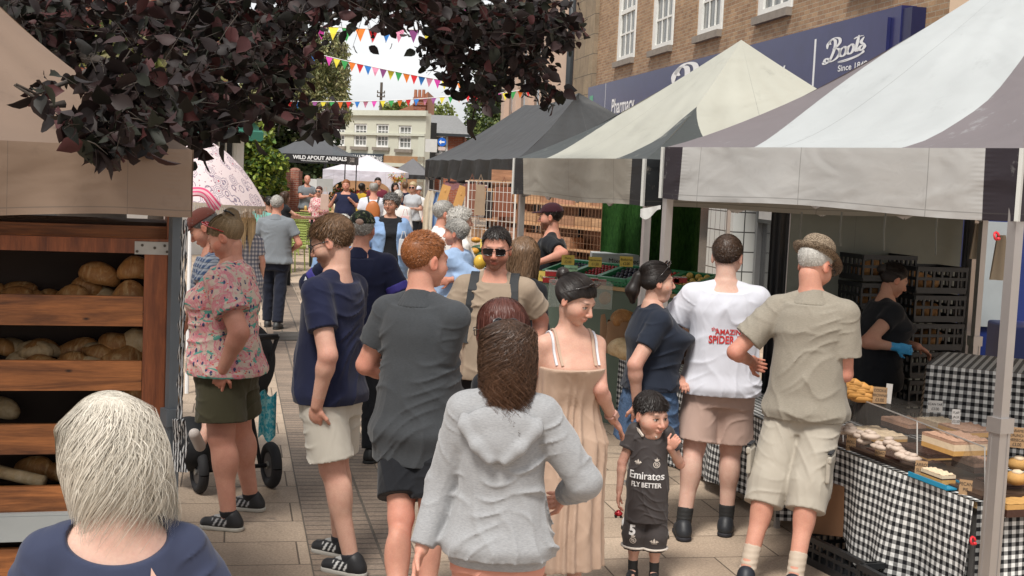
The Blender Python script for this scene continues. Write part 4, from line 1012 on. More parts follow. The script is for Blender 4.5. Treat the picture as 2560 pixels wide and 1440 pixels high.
    solo(mb.build('hanging_clips', GALV), 'strip of grey clips and tags hanging between rack and gazebo leg', 'clips')
    lf = MB(); p = W(38, 328, 5.35); 
    mb = MB(); p = W(452, 640, 5.60); mb.box(p, (.03, .004, .045), Matrix.Rotation(.3, 3, 'Y')); solo(mb.build('torn_paper', WHITE), 'torn white paper stuck to the grey gazebo leg', 'paper')
bread_rack()
# ================================================================== PARASOLS AND CAFE
def paisley():
    q = NM('paisley_cloth', .8, 0, .2); u = q.tc('UV')
    v = q.vor(u, 11); v2 = q.vor(u, 34); v3 = q.vor(u, 60)
    ring = q.math('FRACT', q.math('MULTIPLY', v, 8)); c = (.68, .58, .59)
    c1 = q.mix(q.math('MULTIPLY', q.math('GREATER_THAN', ring, .62), q.math('LESS_THAN', v, .5)), c, (.26, .22, .28))
    c1 = q.mix(q.math('MULTIPLY', q.math('LESS_THAN', v, .10), 1.0), c1, (.55, .10, .13))
    c2 = q.mix(q.math('LESS_THAN', v2, .19), c1, (.28, .16, .20)); c2 = q.mix(q.math('LESS_THAN', v3, .12), c2, (.40, .20, .24)); q.color(c2); MATS['paisley'] = q.m; return q.m
def parasol():
    ctr = W(415, 500, 14); ctr.z = 0; t = thing('parasol', 'large pink paisley parasol with long cream fringe', 'parasol', ctr)
    top = 2.36; rim = 1.67; Rr = 1.06; tilt = Matrix.Rotation(R(4), 3, 'Y')
    def P(a, f, dz=0):
        rr = Rr*f*(1-.035*f*(abs(math.sin(a*4)))); z = rim+(top-rim)*(1-.10*f-.90*f**2.6)
        v = Vector((rr*math.cos(a), rr*math.sin(a), z-rim+dz)); return ctr+Vector((0, 0, rim))+tilt @ v
    mb = MB(); mb.grid(lambda u, v: P(u*2*math.pi, v), 60, 18, 4, 1.1); mb.build('canopy', paisley(), t, True)
    mb = MB(); mb.grid(lambda u, v: P(u*2*math.pi, 1)-Vector((0, 0, .03*v)), 60, 1)
    for i in range(260):
        a = 2*math.pi*i/260; p = P(a, 1); q = Vector((-math.sin(a), math.cos(a), 0))*.009; j = random.uniform(-.01, .01)
        mb.add([p-q, p+q, p+q*.7+Vector((j, j, -.12)), p-q*.7+Vector((j, j, -.12))], [(0, 1, 2, 3)], [[(0, 0)]*4])
    mb.build('fringe', plain('cream_fringe', (.46, .40, .33), .9, 0, .25, 40), t)
    mb = MB(); mb.tube([ctr, ctr+Vector((0, 0, top))], .02, 8); mb.build('pole', WHITE, t, True)
    mb = MB()
    for i in range(8): a = i*math.pi/4; mb.bar(P(a, .98, -.02), ctr+Vector((0, 0, 2.0)), .01)
    mb.build('ribs', WHITE, t)
parasol()
def pink_parasol():
    ctr = W(478, 520, 11.5); ctr.z = 0; t = thing('parasol', 'half folded pink and white striped parasol below the paisley one', 'parasol', ctr)
    q = NM('pink_stripe', .7, 0, .2); x = q.sep(q.tc('UV'))[0]; st = q.math('GREATER_THAN', q.math('FRACT', q.math('MULTIPLY', x, 14)), .5); q.color(q.mix(st, (.75, .10, .22), (.75, .52, .55)))
    mb = MB(); a0, a1 = W(470, 470, 11.3), W(560, 512, 11.6); b0, b1 = W(480, 492, 11.0), W(530, 540, 11.5)
    def f(u, v):
        p = (a0.lerp(a1, u)).lerp(b0.lerp(b1, u), v)+Vector((0, .05*math.sin(u*5), .06*math.sin(math.pi*u)+.015*math.sin(v*14)))
        return p
    mb.grid(f, 20, 14, .3, 1); 
    for i in range(len(mb.U)): mb.U[i] = (mb.U[i][1]*.5, mb.U[i][0])
    mb.build('canopy', q.m, t, True)
    mb = MB(); mb.tube([ctr, W(478, 470, 11.5)], .018, 8); mb.build('pole', WHITE, t)
pink_parasol()
LIME = plain('lime_wicker', (.30, .36, .10), .6, 0, .2, 12); BLKM = plain('black_metal', (.015, .015, .017), .45, .3)
def lime_chair():
    t = thing('garden_chair', 'lime green wicker chair in the row beside the cafe tables', 'chair', (0, 0, 0), 'lime green chairs outside the cafe')
    mb = MB()
    for i in range(9): z = .48+.05*i; mb.tube([(-.22, .2, z), (0, .25, z), (.22, .2, z)], .009, 4)
    for i in range(12): x = -.22+.04*i; mb.tube([(x, .2+.05*(1-(x/.22)**2), .45), (x, .22+.05*(1-(x/.22)**2), .9)], .008, 4)
    mb.build('backrest', LIME, t, local=True)
    MB().box((0, 0, .45), (.46, .42, .035)).build('seat', LIME, t, local=True)
    for x in (-.2, .2):
        for y in (-.18, .18): mb = MB(); mb.tube([(x, y, .44), (x*1.1, y*1.1, 0)], .014, 5); mb.build('leg', LIME, t, local=True)
    return t
ch = lime_chair(); spots = [(700, 580, 25, .3), (730, 590, 25.5, 2.8), (756, 585, 27, 0), (722, 560, 30, .4), (748, 560, 32, 3.0), (690, 560, 29, .2), (640, 575, 23, .4), (600, 570, 21, 3.1), (770, 565, 31, .2)]
for i, (px, py, d, a) in enumerate(spots):
    o = ch if i == 0 else copy_tree(ch); p = W(px, 500, d); o.location = (p.x, p.y, 0); o.rotation_euler = (0, 0, a+math.pi)
    o['label'] = 'lime green wicker chair in the row beside the cafe tables'
def cafe_table(px, d, L, label):
    p = W(px, 500, d); t = thing('cafe_table', label, 'table', (p.x, p.y, 0))
    MB().box((p.x, p.y, .98), (L, .7, .04)).build('tabletop', plain('brown_tabletop', (.20, .09, .06), .5), t)
    for x in (-L/2+.05, L/2-.05):
        for y in (-.3, .3): mb = MB(); mb.box((p.x+x, p.y+y, .48), (.05, .05, .96)); mb.build('leg', BLKM, t)
cafe_table(735, 27, .95, 'narrow brown topped table with black legs behind the grey polo man')
cafe_table(668, 22, .8, 'brown topped table behind the teal shirted diner')
# food stand table with black cloth, bottles and boards under the animals gazebo
p = W(845, 515, 36); t = thing('trestle_table', 'trestle table in a black cloth with wooden food boards', 'table', (p.x, p.y, 0))
mb = MB(); mb.box((p.x, p.y, .40), (1.9, .7, .8)); mb.build('tablecloth', plain('black_cloth', (.02, .02, .022), .9), t)
MB().box((p.x, p.y, .82), (1.95, .75, .03)).build('tabletop', plain('pale_wood', (.50, .33, .16), .6), t)
for i in range(16):
    q_ = Vector((p.x-.85+.11*i, p.y-.2+.15*((i*7) % 3), .835)); mb = MB(); h = .12+.1*((i*5) % 3)/2
    mb.tube([q_, q_+Vector((0, 0, h*.7)), q_+Vector((0, 0, h))], [.04, .04, .018], 7)
    c = [(.6, .4, .15), (.5, .08, .05), (.15, .3, .1), (.7, .65, .5)][i % 4]
    solo(mb.build('jar', plain('jar_%d' % (i % 4), c, .3), None, True), 'small %s jar standing on the black clothed food table' % ['amber', 'red', 'green', 'cream'][i % 4], 'jar', 'jars on the food table')
# rows of flowers under the white gazebo
P = blobs([(W(850+i*9, 482+(i % 3)*10, 46), (.22, .25, .14), 130) for i in range(10)]); V, F, C = leaves(P, .11, [(.5, .06, .03), (.65, .25, .05), (.05, .14, .03), (.05, .11, .03), (.6, .1, .12)])
t = thing('flower_stand', 'tiered flower stand with red and orange blooms under the white gazebo', 'flower stand', W(880, 520, 46))
mesh_obj('blooms', V, F, LEAF, t, col=C); p = W(895, 500, 46.2); MB().box((p.x, 46.4, .5), (1.5, .3, 1.0)).build('shelves', plain('dark_shelf', (.08, .06, .05), .8), t)
# lantern street lamp beside animals tent
b = W(815, 344, 48); t = thing('street_lamp', 'black lantern street lamp behind the slate grey gazebo', 'lamp', (b.x, b.y, 0))
mb = MB(); mb.tube([(b.x, b.y, 0), (b.x, b.y, b.z-.2)], .05, 8); mb.build('post', BLKM, t); mb = MB(); mb.tube([b+Vector((0, 0, -.2)), b+Vector((0, 0, .12)), b+Vector((0, 0, .24))], [.09, .16, .02], 6); mb.build('lantern', BLKM, t)
# signboards behind bald man
for i, (px, w) in enumerate(((778, .36), (812, .5))):
    p = W(px, 463, 41.5); mb = MB(); mb.box(p, (w, .03, .40)); o = mb.build('notice_board', plain('board_grey_%d' % i, (.62-.2*i, .63-.2*i, .62-.2*i), .6)); solo(o, ['white board hanging behind the bald man in grey', 'pale grey board hung right of the white board'][i], 'board')
# ================================================================== CLOTHES, BAGS, SHELVES ON THE RIGHT
def garment(px, d, ztop, w, L, col, label, nm='garment'):
    p = W(px, 450, d); mb = MB(); n = 14
    def f(u, v):
        a = (u-.5)*2; ww = w*(.35+.65*min(1, v*5)); return Vector((p.x+a*ww/2, d+.02*math.sin(a*9+v*2)*v, ztop-L*v+.02*abs(a)))
    mb.grid(f, n, 10); mb.grid(lambda u, v: f(u, v)+Vector((0, .05, 0)), n, 10)
    return solo(mb.build(nm, fabric('garment_'+label[:14].replace(' ', '_'), col, .9, .1, .8), None, True), label, 'garment', 'clothes on the rails')
p0 = W(1072, 470, 23); p1 = W(1115, 470, 20.5); t = thing('clothes_rail', 'metal clothes rail standing under the long charcoal gazebo', 'clothes rail', (p0.x, p0.y, 0))
mb = MB(); mb.tube([(p0.x, p0.y, 1.72), (p1.x, p1.y, 1.72)], .015, 6); mb.build('rail', ALU, t)
for p in (p0, p1): mb = MB(); mb.tube([(p.x, p.y, .02), (p.x, p.y, 1.72)], .015, 6); mb.build('upright', ALU, t)
for px, d, c, w, L, lb in ((1076, 22.4, (.58, .50, .38), .20, 1.05, 'cream long coat hanging first on the clothes rail'), (1086, 22.2, (.60, .54, .44), .16, 1.0, 'ivory top hanging second on the rail'), (1094, 22, (.06, .12, .28), .12, 1.0, 'dark blue dress hanging on the rail'), (1101, 21.6, (.22, .33, .50), .14, 1.05, 'light blue denim dress on the rail'), (1110, 21.2, (.08, .05, .04), .16, .55, 'dark brown scarf hanging at the rail end'), (1116, 21, (.35, .22, .13), .10, .45, 'tan leather strap bag hanging at the rail end')):
    garment(px, d, 1.70, w, L, c, lb)
TAN = plain('tan_wood_board', (.55, .30, .10), .6, 0, .2, 8)
for i, (px, py) in enumerate(((1108, 492), (1148, 500))):
    p = W(px, py, 16.5); mb = MB(); rot = Matrix.Rotation(R(16), 3, 'Y'); mb.box(p, (.11, .02, .30 if i == 0 else .36), rot); mb.ico(p+rot @ Vector((0, -.012, .08)), (.012, .004, .022))
    solo(mb.build('chopping_board', TAN), ['shorter orange wooden board hanging near the clothes', 'longer orange wooden board hanging right of the shorter one'][i], 'wooden board')
pk = plain('pink_cloth', (.70, .38, .48), .8)
mb = MB(); a, b = W(1112, 458, 24), W(1245, 464, 21)
def f(u, v): p = a.lerp(b, u); return p+Vector((0, .15*v, -.10*v+.02*math.sin(u*30)))
mb.grid(f, 40, 3); mb.grid(lambda u, v: a.lerp(b, u)+Vector((0, .3*v, .04*v)), 20, 2); solo(mb.build('pink_awning', pk, None, True), 'pink cloth awning strip beneath the charcoal gazebos', 'awning')
for i, (px, py, w, h, c, lb) in enumerate(((1200, 500, .13, .36, (.30, .22, .15), 'beige leather tote hanging below the charcoal gazebo'), (1222, 512, .10, .32, (.04, .03, .03), 'black leather bag hanging beside the beige tote'), (1258, 505, .26, .36, (.22, .08, .045), 'reddish brown leather satchel on the grid'), (1262, 560, .22, .24, (.20, .075, .045), 'square reddish leather bag hanging lower on the grid'), (1178, 500, .16, .4, (.20, .08, .05), 'brown leather apron hanging between the wooden boards'))):
    p = W(px, py, 15.6+.2*i); mb = MB(); mb.box(p, (w, .05, h), Matrix.Rotation(R(8*math.sin(i*3)), 3, 'Y'), .8); mb.tube([p+Vector((-.04, 0, h/2)), p+Vector((0, 0, h/2+.12)), p+Vector((.04, 0, h/2))], .008, 5)
    o = mb.build('leather_bag', plain('leather_%d' % i, c, .55, 0, .2, 8), bevel=.012); solo(o, lb, 'bag')
def grid_panel(pxa, da, pxb, db, z0, z1, label, step=.055, mat=None):
    a, b = W(pxa, 500, da), W(pxb, 500, db); a.z = b.z = 0; L = (b-a).length; mb = MB(); n = int(L/step); e = Vector((0, 0, 1))
    for i in range(n+1): p = a.lerp(b, i/n); mb.bar(p+e*z0, p+e*z1, .005)
    k = int((z1-z0)/(step*1.6))
    for j in range(k+1): z = z0+(z1-z0)*j/k; mb.bar(a+e*z, b+e*z, .005)
    for p in (a, b): mb.bar(p, p+e*z1, .02)
    return solo(mb.build('wire_grid', mat or plain('rusty_wire', (.22, .12, .07), .6, .5)), label, 'wire grid')
grid_panel(1170, 15.9, 1288, 15.2, .6, 1.95, 'white wire display grid left of the gazebo leg', .07, plain('white_wire', (.62, .6, .56), .5))
grid_panel(1296, 14.4, 1508, 13.2, .75, 1.92, 'rusty wire grid panel behind the capped stallholder')
CARD = [woodmat('pale_plank_%d' % i, (c[0]*.6, c[1]*.6, c[2]*.6), c, .7, .6) for i, c in enumerate(((.48, .27, .14), (.56, .33, .18), (.40, .21, .12), (.50, .26, .17)))]
def shelves(px0, px1, d0, d1, z0, z1, rows, label, nb):
    a, b = W(px0, 500, d0), W(px1, 500, d1); a.z = b.z = 0; dr = (b-a).normalized(); L = (b-a).length; bk = Vector((-dr.y, dr.x, 0)); bk = bk if bk.y > 0 else -bk
    t = thing('display_shelves', label, 'shelves', a); rot = Matrix((dr, bk, Vector((0, 0, 1)))).transposed()
    for j in range(rows):
        z = z0+(z1-z0)*j/(rows-1) if rows > 1 else z0
        mb = MB(); mb.box((a+b)/2+bk*.15+Vector((0, 0, z)), (L, .32, .02), rot); mb.build('shelf', CARD[1], t)
    for p in (a, (a+b)/2, b): mb = MB(); mb.box(p+bk*.3+Vector((0, 0, z1/2)), (.03, .03, z1), rot); mb.build('upright', BLKM, t)
    mb = MB(); mb.box((a+b)/2+bk*.34+Vector((0, 0, (z0+z1)/2)), (L, .01, z1-z0+.3), rot); mb.build('back_panel', CARD[2], t)
    rr = random.Random(px0); k = 0
    for j in range(rows-1):
        z = z0+(z1-z0)*j/(rows-1)+.01; u = .05
        while u < L-.2:
            w = rr.uniform(.22, .42); h = rr.uniform(.08, .17); w = min(w, L-u-.02)
            if rr.random() < .86:
                mb = MB(); mb.box(a+dr*(u+w/2)+bk*.12+Vector((0, 0, z+h/2)), (w*.93, .2, h), rot); 
                o = mb.build('wooden_box', CARD[rr.randrange(4)]); k += 1
                solo(o, 'plain wooden gift box on the '+('lower' if j < 2 else 'upper')+' display shelves behind the '+nb, 'wooden box', 'wooden boxes on the display shelves behind the '+nb)
            u += w
shelves(1172, 1286, 16.8, 16.0, .75, 1.95, 6, 'wooden display shelves behind the white wire grid', 'white grid')
shelves(1298, 1512, 15.4, 14.2, .75, 1.98, 6, 'pale wooden display shelves behind the rusty grid', 'rusty grid')
# artificial grass curtains
q = NM('grass_cloth', .95, 0, .1); n = q.noise(q.mapping(q.tc('Object'), (1, 1, .25)), 60, 4, .8); q.color(q.ramp(n, [(.3, (.008, .030, .008)), (.7, (.035, .105, .022))])); q.bump(n, 1, .02); GR = q.m
for i, (p0, p1, d0, d1, lb, g) in enumerate(((1506, 1612, 12.2, 12.0, 'bright artificial grass curtain beside the wooden shelves', 1), (1614, 1752, 11.6, 11.9, 'dark artificial grass curtain beside the tiled pier', .6))):
    a, b = W(p0, 520, d0), W(p1, 520, d1); mb = MB()
    def f(u, v): p = a.lerp(b, u); return Vector((p.x, p.y+.05*math.sin(u*12)*(.4+v), 1.93-(.62 if i == 0 else 1.1)*v-.05*math.sin(u*5)*v))
    mb.grid(f, 30, 8); solo(mb.build('grass_curtain', GR, None, True), lb, 'curtain')
# ================================================================== FRUIT STALL
GP = plain('green_plastic_crate', (.03, .22, .10), .4, 0, .1, 5, spec=.5); BP = plain('black_plastic_crate', (.012, .013, .015), .4, 0, .2, 5, spec=.5)
def crate(c, L, Wd, h, mat, label, rz=0, tilt=0, cat='crate', group=None, slots=9, name='crate'):
    t = thing(name, label, cat, c, group); rot = Matrix.Rotation(rz, 3, 'Z') @ Matrix.Rotation(tilt, 3, 'X')
    def add(mb, p, s): mb.box(Vector(c)+rot @ Vector(p), s, rot)
    for (p, s, nx) in (((0, -Wd/2, 0), (L, .015), 0), ((0, Wd/2, 0), (L, .015), 0), ((-L/2, 0, 0), (.015, Wd), 1), ((L/2, 0, 0), (.015, Wd), 1)):
        mb = MB(); add(mb, (p[0], p[1], h-.015), (s[0]+.012, s[1]+.012, .03)); add(mb, (p[0], p[1], .02), (s[0], s[1], .04)); add(mb, (p[0], p[1], h*.55), (s[0], s[1], .02))
        n = slots; ln = s[nx]
        for i in range(n+1):
            o = -ln/2+ln*i/n; add(mb, (p[0]+(o if nx == 0 else 0), p[1]+(o if nx else 0), h/2), (.016 if nx == 0 else .014, .014 if nx == 0 else .016, h-.04))
        mb.build('side', mat, t)
    mb = MB(); add(mb, (0, 0, .006), (L, Wd, .012)); mb.build('base', mat, t); return t
def fruit(c, L, Wd, z, r, col, label, n, grp, mat=None, name='fruit', rz=0, cat='fruit'):
    rr = random.Random(n+int(c.x*100)); m_ = plain('fruit_'+grp.replace(' ', '_'), col, .3, 0, .25, 20, spec=.5) if mat is None else mat; ct, sn = math.cos(rz), math.sin(rz)
    k = max(1, int(round(math.sqrt(n*L/Wd)))); m2 = max(1, n//k)
    for i in range(k):
        for j in range(m2):
            x = (i+.5)/k*L-L/2; y = (j+.5)/m2*Wd-Wd/2; mb = MB(); mb.ico((c.x+x*ct-y*sn, c.y+x*sn+y*ct, z+rr.uniform(0, r*.5)+y*.35), r*rr.uniform(.9, 1.1), 8, 6)
            solo(mb.build(name, m_, None, True), label, cat, grp)
def price_card(c, w, h, lines, mat, label, rz=0, rx=.15, ink=None, ts=.3, name='price_card'):
    t = thing(name, label, 'price card', c); rot = Matrix.Rotation(rz, 3, 'Z') @ Matrix.Rotation(-rx, 3, 'X')
    mb = MB(); mb.box(Vector(c), (w, .003, h), rot); mb.build('card', mat, t); ink = ink or plain('black_marker', (.02, .02, .02), .6)
    rt, up = rot @ Vector((1, 0, 0)), rot @ Vector((0, 0, 1)); n = len(lines); nr = rt.cross(up)
    for i, l in enumerate(lines):
        sz = ts*h*(1.0 if i < n-1 else 1.15); o = textmesh(l, sz, 'card_text', ink, t, Vector(c)+up*(h*.5-(i+1)*h/(n+.4)+.0)+nr*.0035, rt, up, align='CENTER', sx=.85*min(1, w*1.5/(max(1, len(l))*sz*.6)) )
    return t
YEL = plain('yellow_card', (.72, .55, .12), .7); LG = plain('pale_green_card', (.42, .68, .42), .7); KRAFT = plain('kraft_card', (.34, .21, .11), .8, 0, .1, 30)
def fruit_stall():
    z = 1.18; a = W(1352, 690, 11.6); b = W(1722, 690, 10.4); dr = Vector((b.x-a.x, b.y-a.y, 0)); L = dr.length; dr.normalize(); rz = math.atan2(dr.y, dr.x); bk = Vector((-dr.y, dr.x, 0))
    t = thing('fruit_stand', 'fruit stand draped in dull green cloth carrying the green crates', 'stand', (a.x, a.y, 0)); rot = Matrix.Rotation(rz, 3, 'Z')
    MB().box(Vector(((a.x+b.x)/2, (a.y+b.y)/2, .56))+bk*.3, (L, .6, 1.12), rot).build('draped_front', plain('dull_green_cloth', (.13, .17, .13), .8, 0, .2, 3), t)
    MB().box(Vector(((a.x+b.x)/2, (a.y+b.y)/2, 1.14))+bk*.3, (L+.03, .63, .03), rot).build('top', plain('pale_wood', (.50, .33, .16), .6), t)
    cl = [('punnets of blueberries', (.02, .02, .05), .012, 60), ('punnets of raspberries', (.40, .03, .04), .014, 50), ('dark plums', (.015, .012, .03), .022, 34), ('red strawberries', (.55, .04, .03), .016, 46), ('yellow nectarines', (.62, .42, .10), .030, 12)]
    for i in range(5):
        u = (i+.5)/5; c = a+dr*(L*u)+bk*.22; c = Vector((c.x, c.y, 1.165)); w = L/5*.93
        crate(c, w, .36, .11, GP, 'green plastic crate holding '+cl[i][0]+' on the fruit stand', rz, R(14), group='green crates on the fruit stand', slots=7)
        nm, col, r_, n = cl[i]; fruit(c, w*.88, .30, 1.165+.07, r_, col, 'single piece among the '+nm+' in its green crate', n, nm, rz=rz)
    cg = [(1420, 650, 11.3, YEL, ['Plums', '£2.00'], 'yellow handwritten card above the blueberry crate'), (1488, 655, 11.0, YEL, ['Nectarines', '£1.50'], 'tilted yellow handwritten card in the middle of the stand'), (1566, 654, 10.8, YEL, ['Blueberries', '£2.00'], 'yellow handwritten card beside the gazebo legs'), (1427, 676, 10.9, LG, ['Strawberries', '2 for £5'], 'pale green handwritten card among the crates'), (1355, 690, 11, YEL, ['Figs'], 'yellow card half hidden behind the brown haired woman'), (1215, 610, 12.6, YEL, ['60p'], 'small yellow card among the squashes')]
    for i, (px, py, d, m_, ln, lb) in enumerate(cg): price_card(W(px, py, d), .11, .085, ln, m_, lb, .1*math.sin(i*4), .2, ts=.32)
    # punnets at the front edge
    for i, (px, py) in enumerate(((1372, 700), (1378, 684), (1395, 706), (1480, 702), (1500, 706), (1700, 700), (1680, 702))):
        c = W(px, py, 10.9 if px < 1600 else 10.2); t2 = thing('punnet', 'clear punnet of red berries, white netted lid, at the %s of the stand' % ('left front' if px < 1400 else 'middle front' if px < 1600 else 'right front'), 'punnet', c, 'berry punnets at the front of the stand')
        MB().box(c, (.10, .08, .04)).build('tray', plain('red_berry', (.40, .03, .03), .3, 0, .5, 60), t2)
        mb = MB(); 
        for k in range(4): mb.box(c+Vector((-.036+.024*k, -.0, .022)), (.006, .082, .004)); mb.box(c+Vector((0, -.03+.02*k, .023)), (.10, .005, .004))
        mb.build('netting', plain('white_net', (.65, .6, .56), .5), t2)
    # cardboard box behind
    c = W(1545, 655, 12.1); t2 = thing('cardboard_box', 'white printed fruit box behind the crates', 'box', c); MB().box(c, (.50, .3, .16)).build('box_body', plain('white_box', (.40, .42, .42), .7), t2)
    textmesh('Mixed Special', .06, 'box_text', plain('black_marker', (.02, .02, .02), .6), t2, c+Vector((-.1, -.155, 0)))
    # squashes and marrows behind the blue bloused woman
    for i, (px, py, d, c, r_, lb) in enumerate(((1185, 628, 12.6, (.60, .30, .04), (.05, .05, .035), 'small orange squash nearest the blue bloused woman'), (1200, 655, 12.3, (.62, .40, .05), (.06, .06, .07), 'round yellow squash beside the sunglasses man'), (1202, 622, 12.8, (.03, .08, .03), (.10, .05, .04), 'dark green marrow behind the squashes'), (1212, 640, 12.7, (.03, .09, .04), (.09, .05, .04), 'shiny dark green courgette above the yellow squash'), (1190, 600, 13, (.55, .25, .04), (.05, .04, .03), 'orange gourd at the back of the squash pile'))):
        mb = MB(); mb.ico(W(px, py, d), r_, 12, 8); solo(mb.build('squash', plain('squash_%d' % i, c, .35), None, True), lb, 'squash')
    p = W(1195, 680, 12.7); t2 = thing('vegetable_table', 'low dark green vegetable table behind the elderly shoppers', 'table', (p.x, 12.7, 0)); MB().box((p.x+.1, 12.75, 1.05), (.5, .5, .05)).build('tabletop', GP, t2)
    for sx in (-.2, .2): MB().box((p.x+.1+sx, 12.75, .51), (.04, .4, 1.02)).build('leg', GP, t2)
fruit_stall()
# ================================================================== GINGHAM TABLES
GING = gingham('gingham', 22.5); GINGD = gingham('gingham_back', 22.5)
def clothed_table(pts, depth, z, label, hemf, mat, folds=9, seed=1, amp=.03, cat='table'):
    """pts: two front edge points; a table with a top, legs and a cloth draped over top and front"""
    a, b = [Vector((p[0], p[1], 0)) for p in pts]; dr = (b-a).normalized(); L = (b-a).length; bk = Vector((-dr.y, dr.x, 0)); rr = random.Random(seed)
    t = thing('trestle_table', label, cat, a); rot = Matrix((dr, bk, Vector((0, 0, 1)))).transposed()
    MB().box((a+b)/2+bk*depth/2+Vector((0, 0, z-.02)), (L-.02, depth-.03, .03), rot).build('tabletop', plain('pale_wood', (.50, .33, .16), .6), t)
    for (u, v) in ((.05, .05), (L-.05, .05), (.05, depth-.05), (L-.05, depth-.05)): mb = MB(); mb.box(a+dr*u+bk*v+Vector((0, 0, (z-.04)/2)), (.03, .03, z-.04), rot); mb.build('leg', ALU, t)
    ph = rr.uniform(0, 6); mb = MB()
    mb.grid(lambda u, v: a+dr*(L*u)+bk*(depth*v)+Vector((0, 0, z+.002)), 20, 6, L, depth)
    def ff(u, v):
        h = (z-hemf(u))*v; q = amp*v**.8*(math.sin(u*L*folds+ph)+.5*math.sin(u*L*folds*2.3+2*ph+v))
        return a+dr*(L*u+.02*v*math.cos(u*L*folds+ph))-bk*(.012+.05*v*.6+q)+Vector((0, 0, z+.002-h))
    n0 = len(mb.U); mb.grid(ff, 120, 24, L, 1, True)
    k = 0; na = 120
    for j in range(24):
        for i in range(120):
            for c_ in range(4):
                idx = n0+k; u, v = mb.U[idx]; uu = u/L; mb.U[idx] = (u, -(z-hemf(uu))*v); k += 1
    for side, s_ in ((0, -1), (L, 1)):
        def fs(u, v): return a+dr*(side+s_*(.01+.03*v+.02*v*math.sin(u*9)))+bk*(depth*u)+Vector((0, 0, z+.002-(z-hemf(side/L)-.0)*v))
        mb.grid(fs, 24, 10, depth, z, s_ > 0)
    o = mb.build('tablecloth', mat, None, True); o['label'] = 'black and white gingham cloth draped over the '+label; o['category'] = 'tablecloth'
    return a, b, dr, bk, L
clothed_table([(.80, 11.5), (1.62, 7.75)], .6, .62, 'long bread table beside the shoppers', lambda u: .05+.05*math.sin(u*9), GING, 7, 2)
TA, TB, TD, TK, TL_ = clothed_table([(1.735, 7.50), (2.215, 6.08)], .8, .62, 'cake table under the white and mauve gazebo', lambda u: max(.04, .38-.75*u)+.03*math.sin(u*14), GING, 8, 4, .035)
clothed_table([(2.29, 6.14), (3.1, 6.32)], .7, .60, 'end table right of the near aluminium leg', lambda u: .05, GING, 9, 6, .008)
a = W(2305, 905, 8.0); b = W(2580, 900, 7.7)
clothed_table([(a.x, a.y-.1), (b.x+.3, b.y-.2)], .75, 1.02, 'back table behind the gloved stallholder', lambda u: .3, GINGD, 10, 7, .012)
# boxes below cake table
for i, (px, py, d, s_, c, lb) in enumerate(((2120, 1260, 7.3, (.5, .4, .28), (.20, .10, .05), 'open brown cardboard box under the cake table'), (2060, 1230, 7.6, (.3, .3, .2), (.16, .08, .045), 'smaller brown carton under the cake table end'))):
    c_ = W(px, py, d); mb = MB(); h = s_[2]; c_.z = max(c_.z, h/2+.1)
    mb.box(c_, s_, Matrix.Rotation(-.3, 3, 'Z')); mb.box(c_+Vector((-.28, -.1, h/2)), (.14, .36, .006), Matrix.Rotation(.5, 3, 'Y')); solo(mb.build('cardboard_box', plain('card_brown_%d' % i, c, .85)), lb, 'box')
crate(Vector((1.95, 6.95, .0)), .6, .4, .16, BP, 'black plastic crate on the ground below the cake table', -1.2, group=None)
crate(Vector((2.12, 6.35, .0)), .6, .4, .16, BP, 'black plastic crate on the ground nearest the camera', -1.25, group=None)
# bread in paper bags
PAPER = plain('brown_paper', (.30, .17, .09), .75, 0, .15, 6, bump=.6, bs=12); FOG = NM('clear_plastic', .25, 0, .5)
FOG.b.inputs['Alpha'].default_value = .35; FOG.b.inputs['Base Color'].default_value = (.55, .6, .55, 1); FOG = FOG.m
for i, (px, py, d, s_, lb) in enumerate(((1545, 800, 11.1, .17, 'open brown paper bag of loaves nearest the black tee woman'), (1560, 850, 10.6, .16, 'crumpled paper bag lying low by the gingham edge'), (1512, 790, 11.5, .16, 'paper bag standing behind the beige dress woman'))):
    c = W(px, py, d); c.z = .78; t = thing('paper_bag', lb, 'paper bag', c-Vector((0, 0, .15)))
    mb = MB(); n = 18
    def f(u, v):
        a_ = u*2*math.pi; r_ = s_*(1+.06*math.sin(a_*5+v*3))*(1-.12*v); return c+Vector((r_*math.cos(a_), r_*.75*math.sin(a_), -.13+.26*v+.01*math.sin(a_*7)*v))
    mb.grid(f, 28, 8); mb.build('bag', PAPER, t, True); 
    loaf(c+Vector((0, 0, .08)), .26, .19, .15, BREAD, ['big dark loaf filling the open paper bag', 'floury loaf in the crumpled paper bag', 'brown loaf in the paper bag at the back'][i], .5*i)
for i, (px, py, d, l, w, h, m_) in enumerate(((1545, 750, 9.8, .26, .2, .17, BREAD), (1512, 742, 10.3, .22, .18, .14, BREAD), (1550, 905, 9.0, .24, .16, .12, BREAD2), (1480, 760, 10.4, .22, .16, .12, BREAD2))):
    p = W(px, py, d+1.3); loaf((p.x, p.y, .98 if i < 2 else .66), l*1.25, w*1.2, h*1.2, m_, ['huge dark crusted loaf piled highest on the bread table', 'dark loaf left of the huge crusted loaf', 'floury loaf behind the black tee woman', 'pale loaf behind the hair bun'][i], i)
c = W(1450, 735, 10.6); mb = MB(); mb.box(c, (.5, .3, .2)); solo(mb.build('clear_tub', FOG), 'cloudy clear plastic tub behind the hair bun', 'tub')
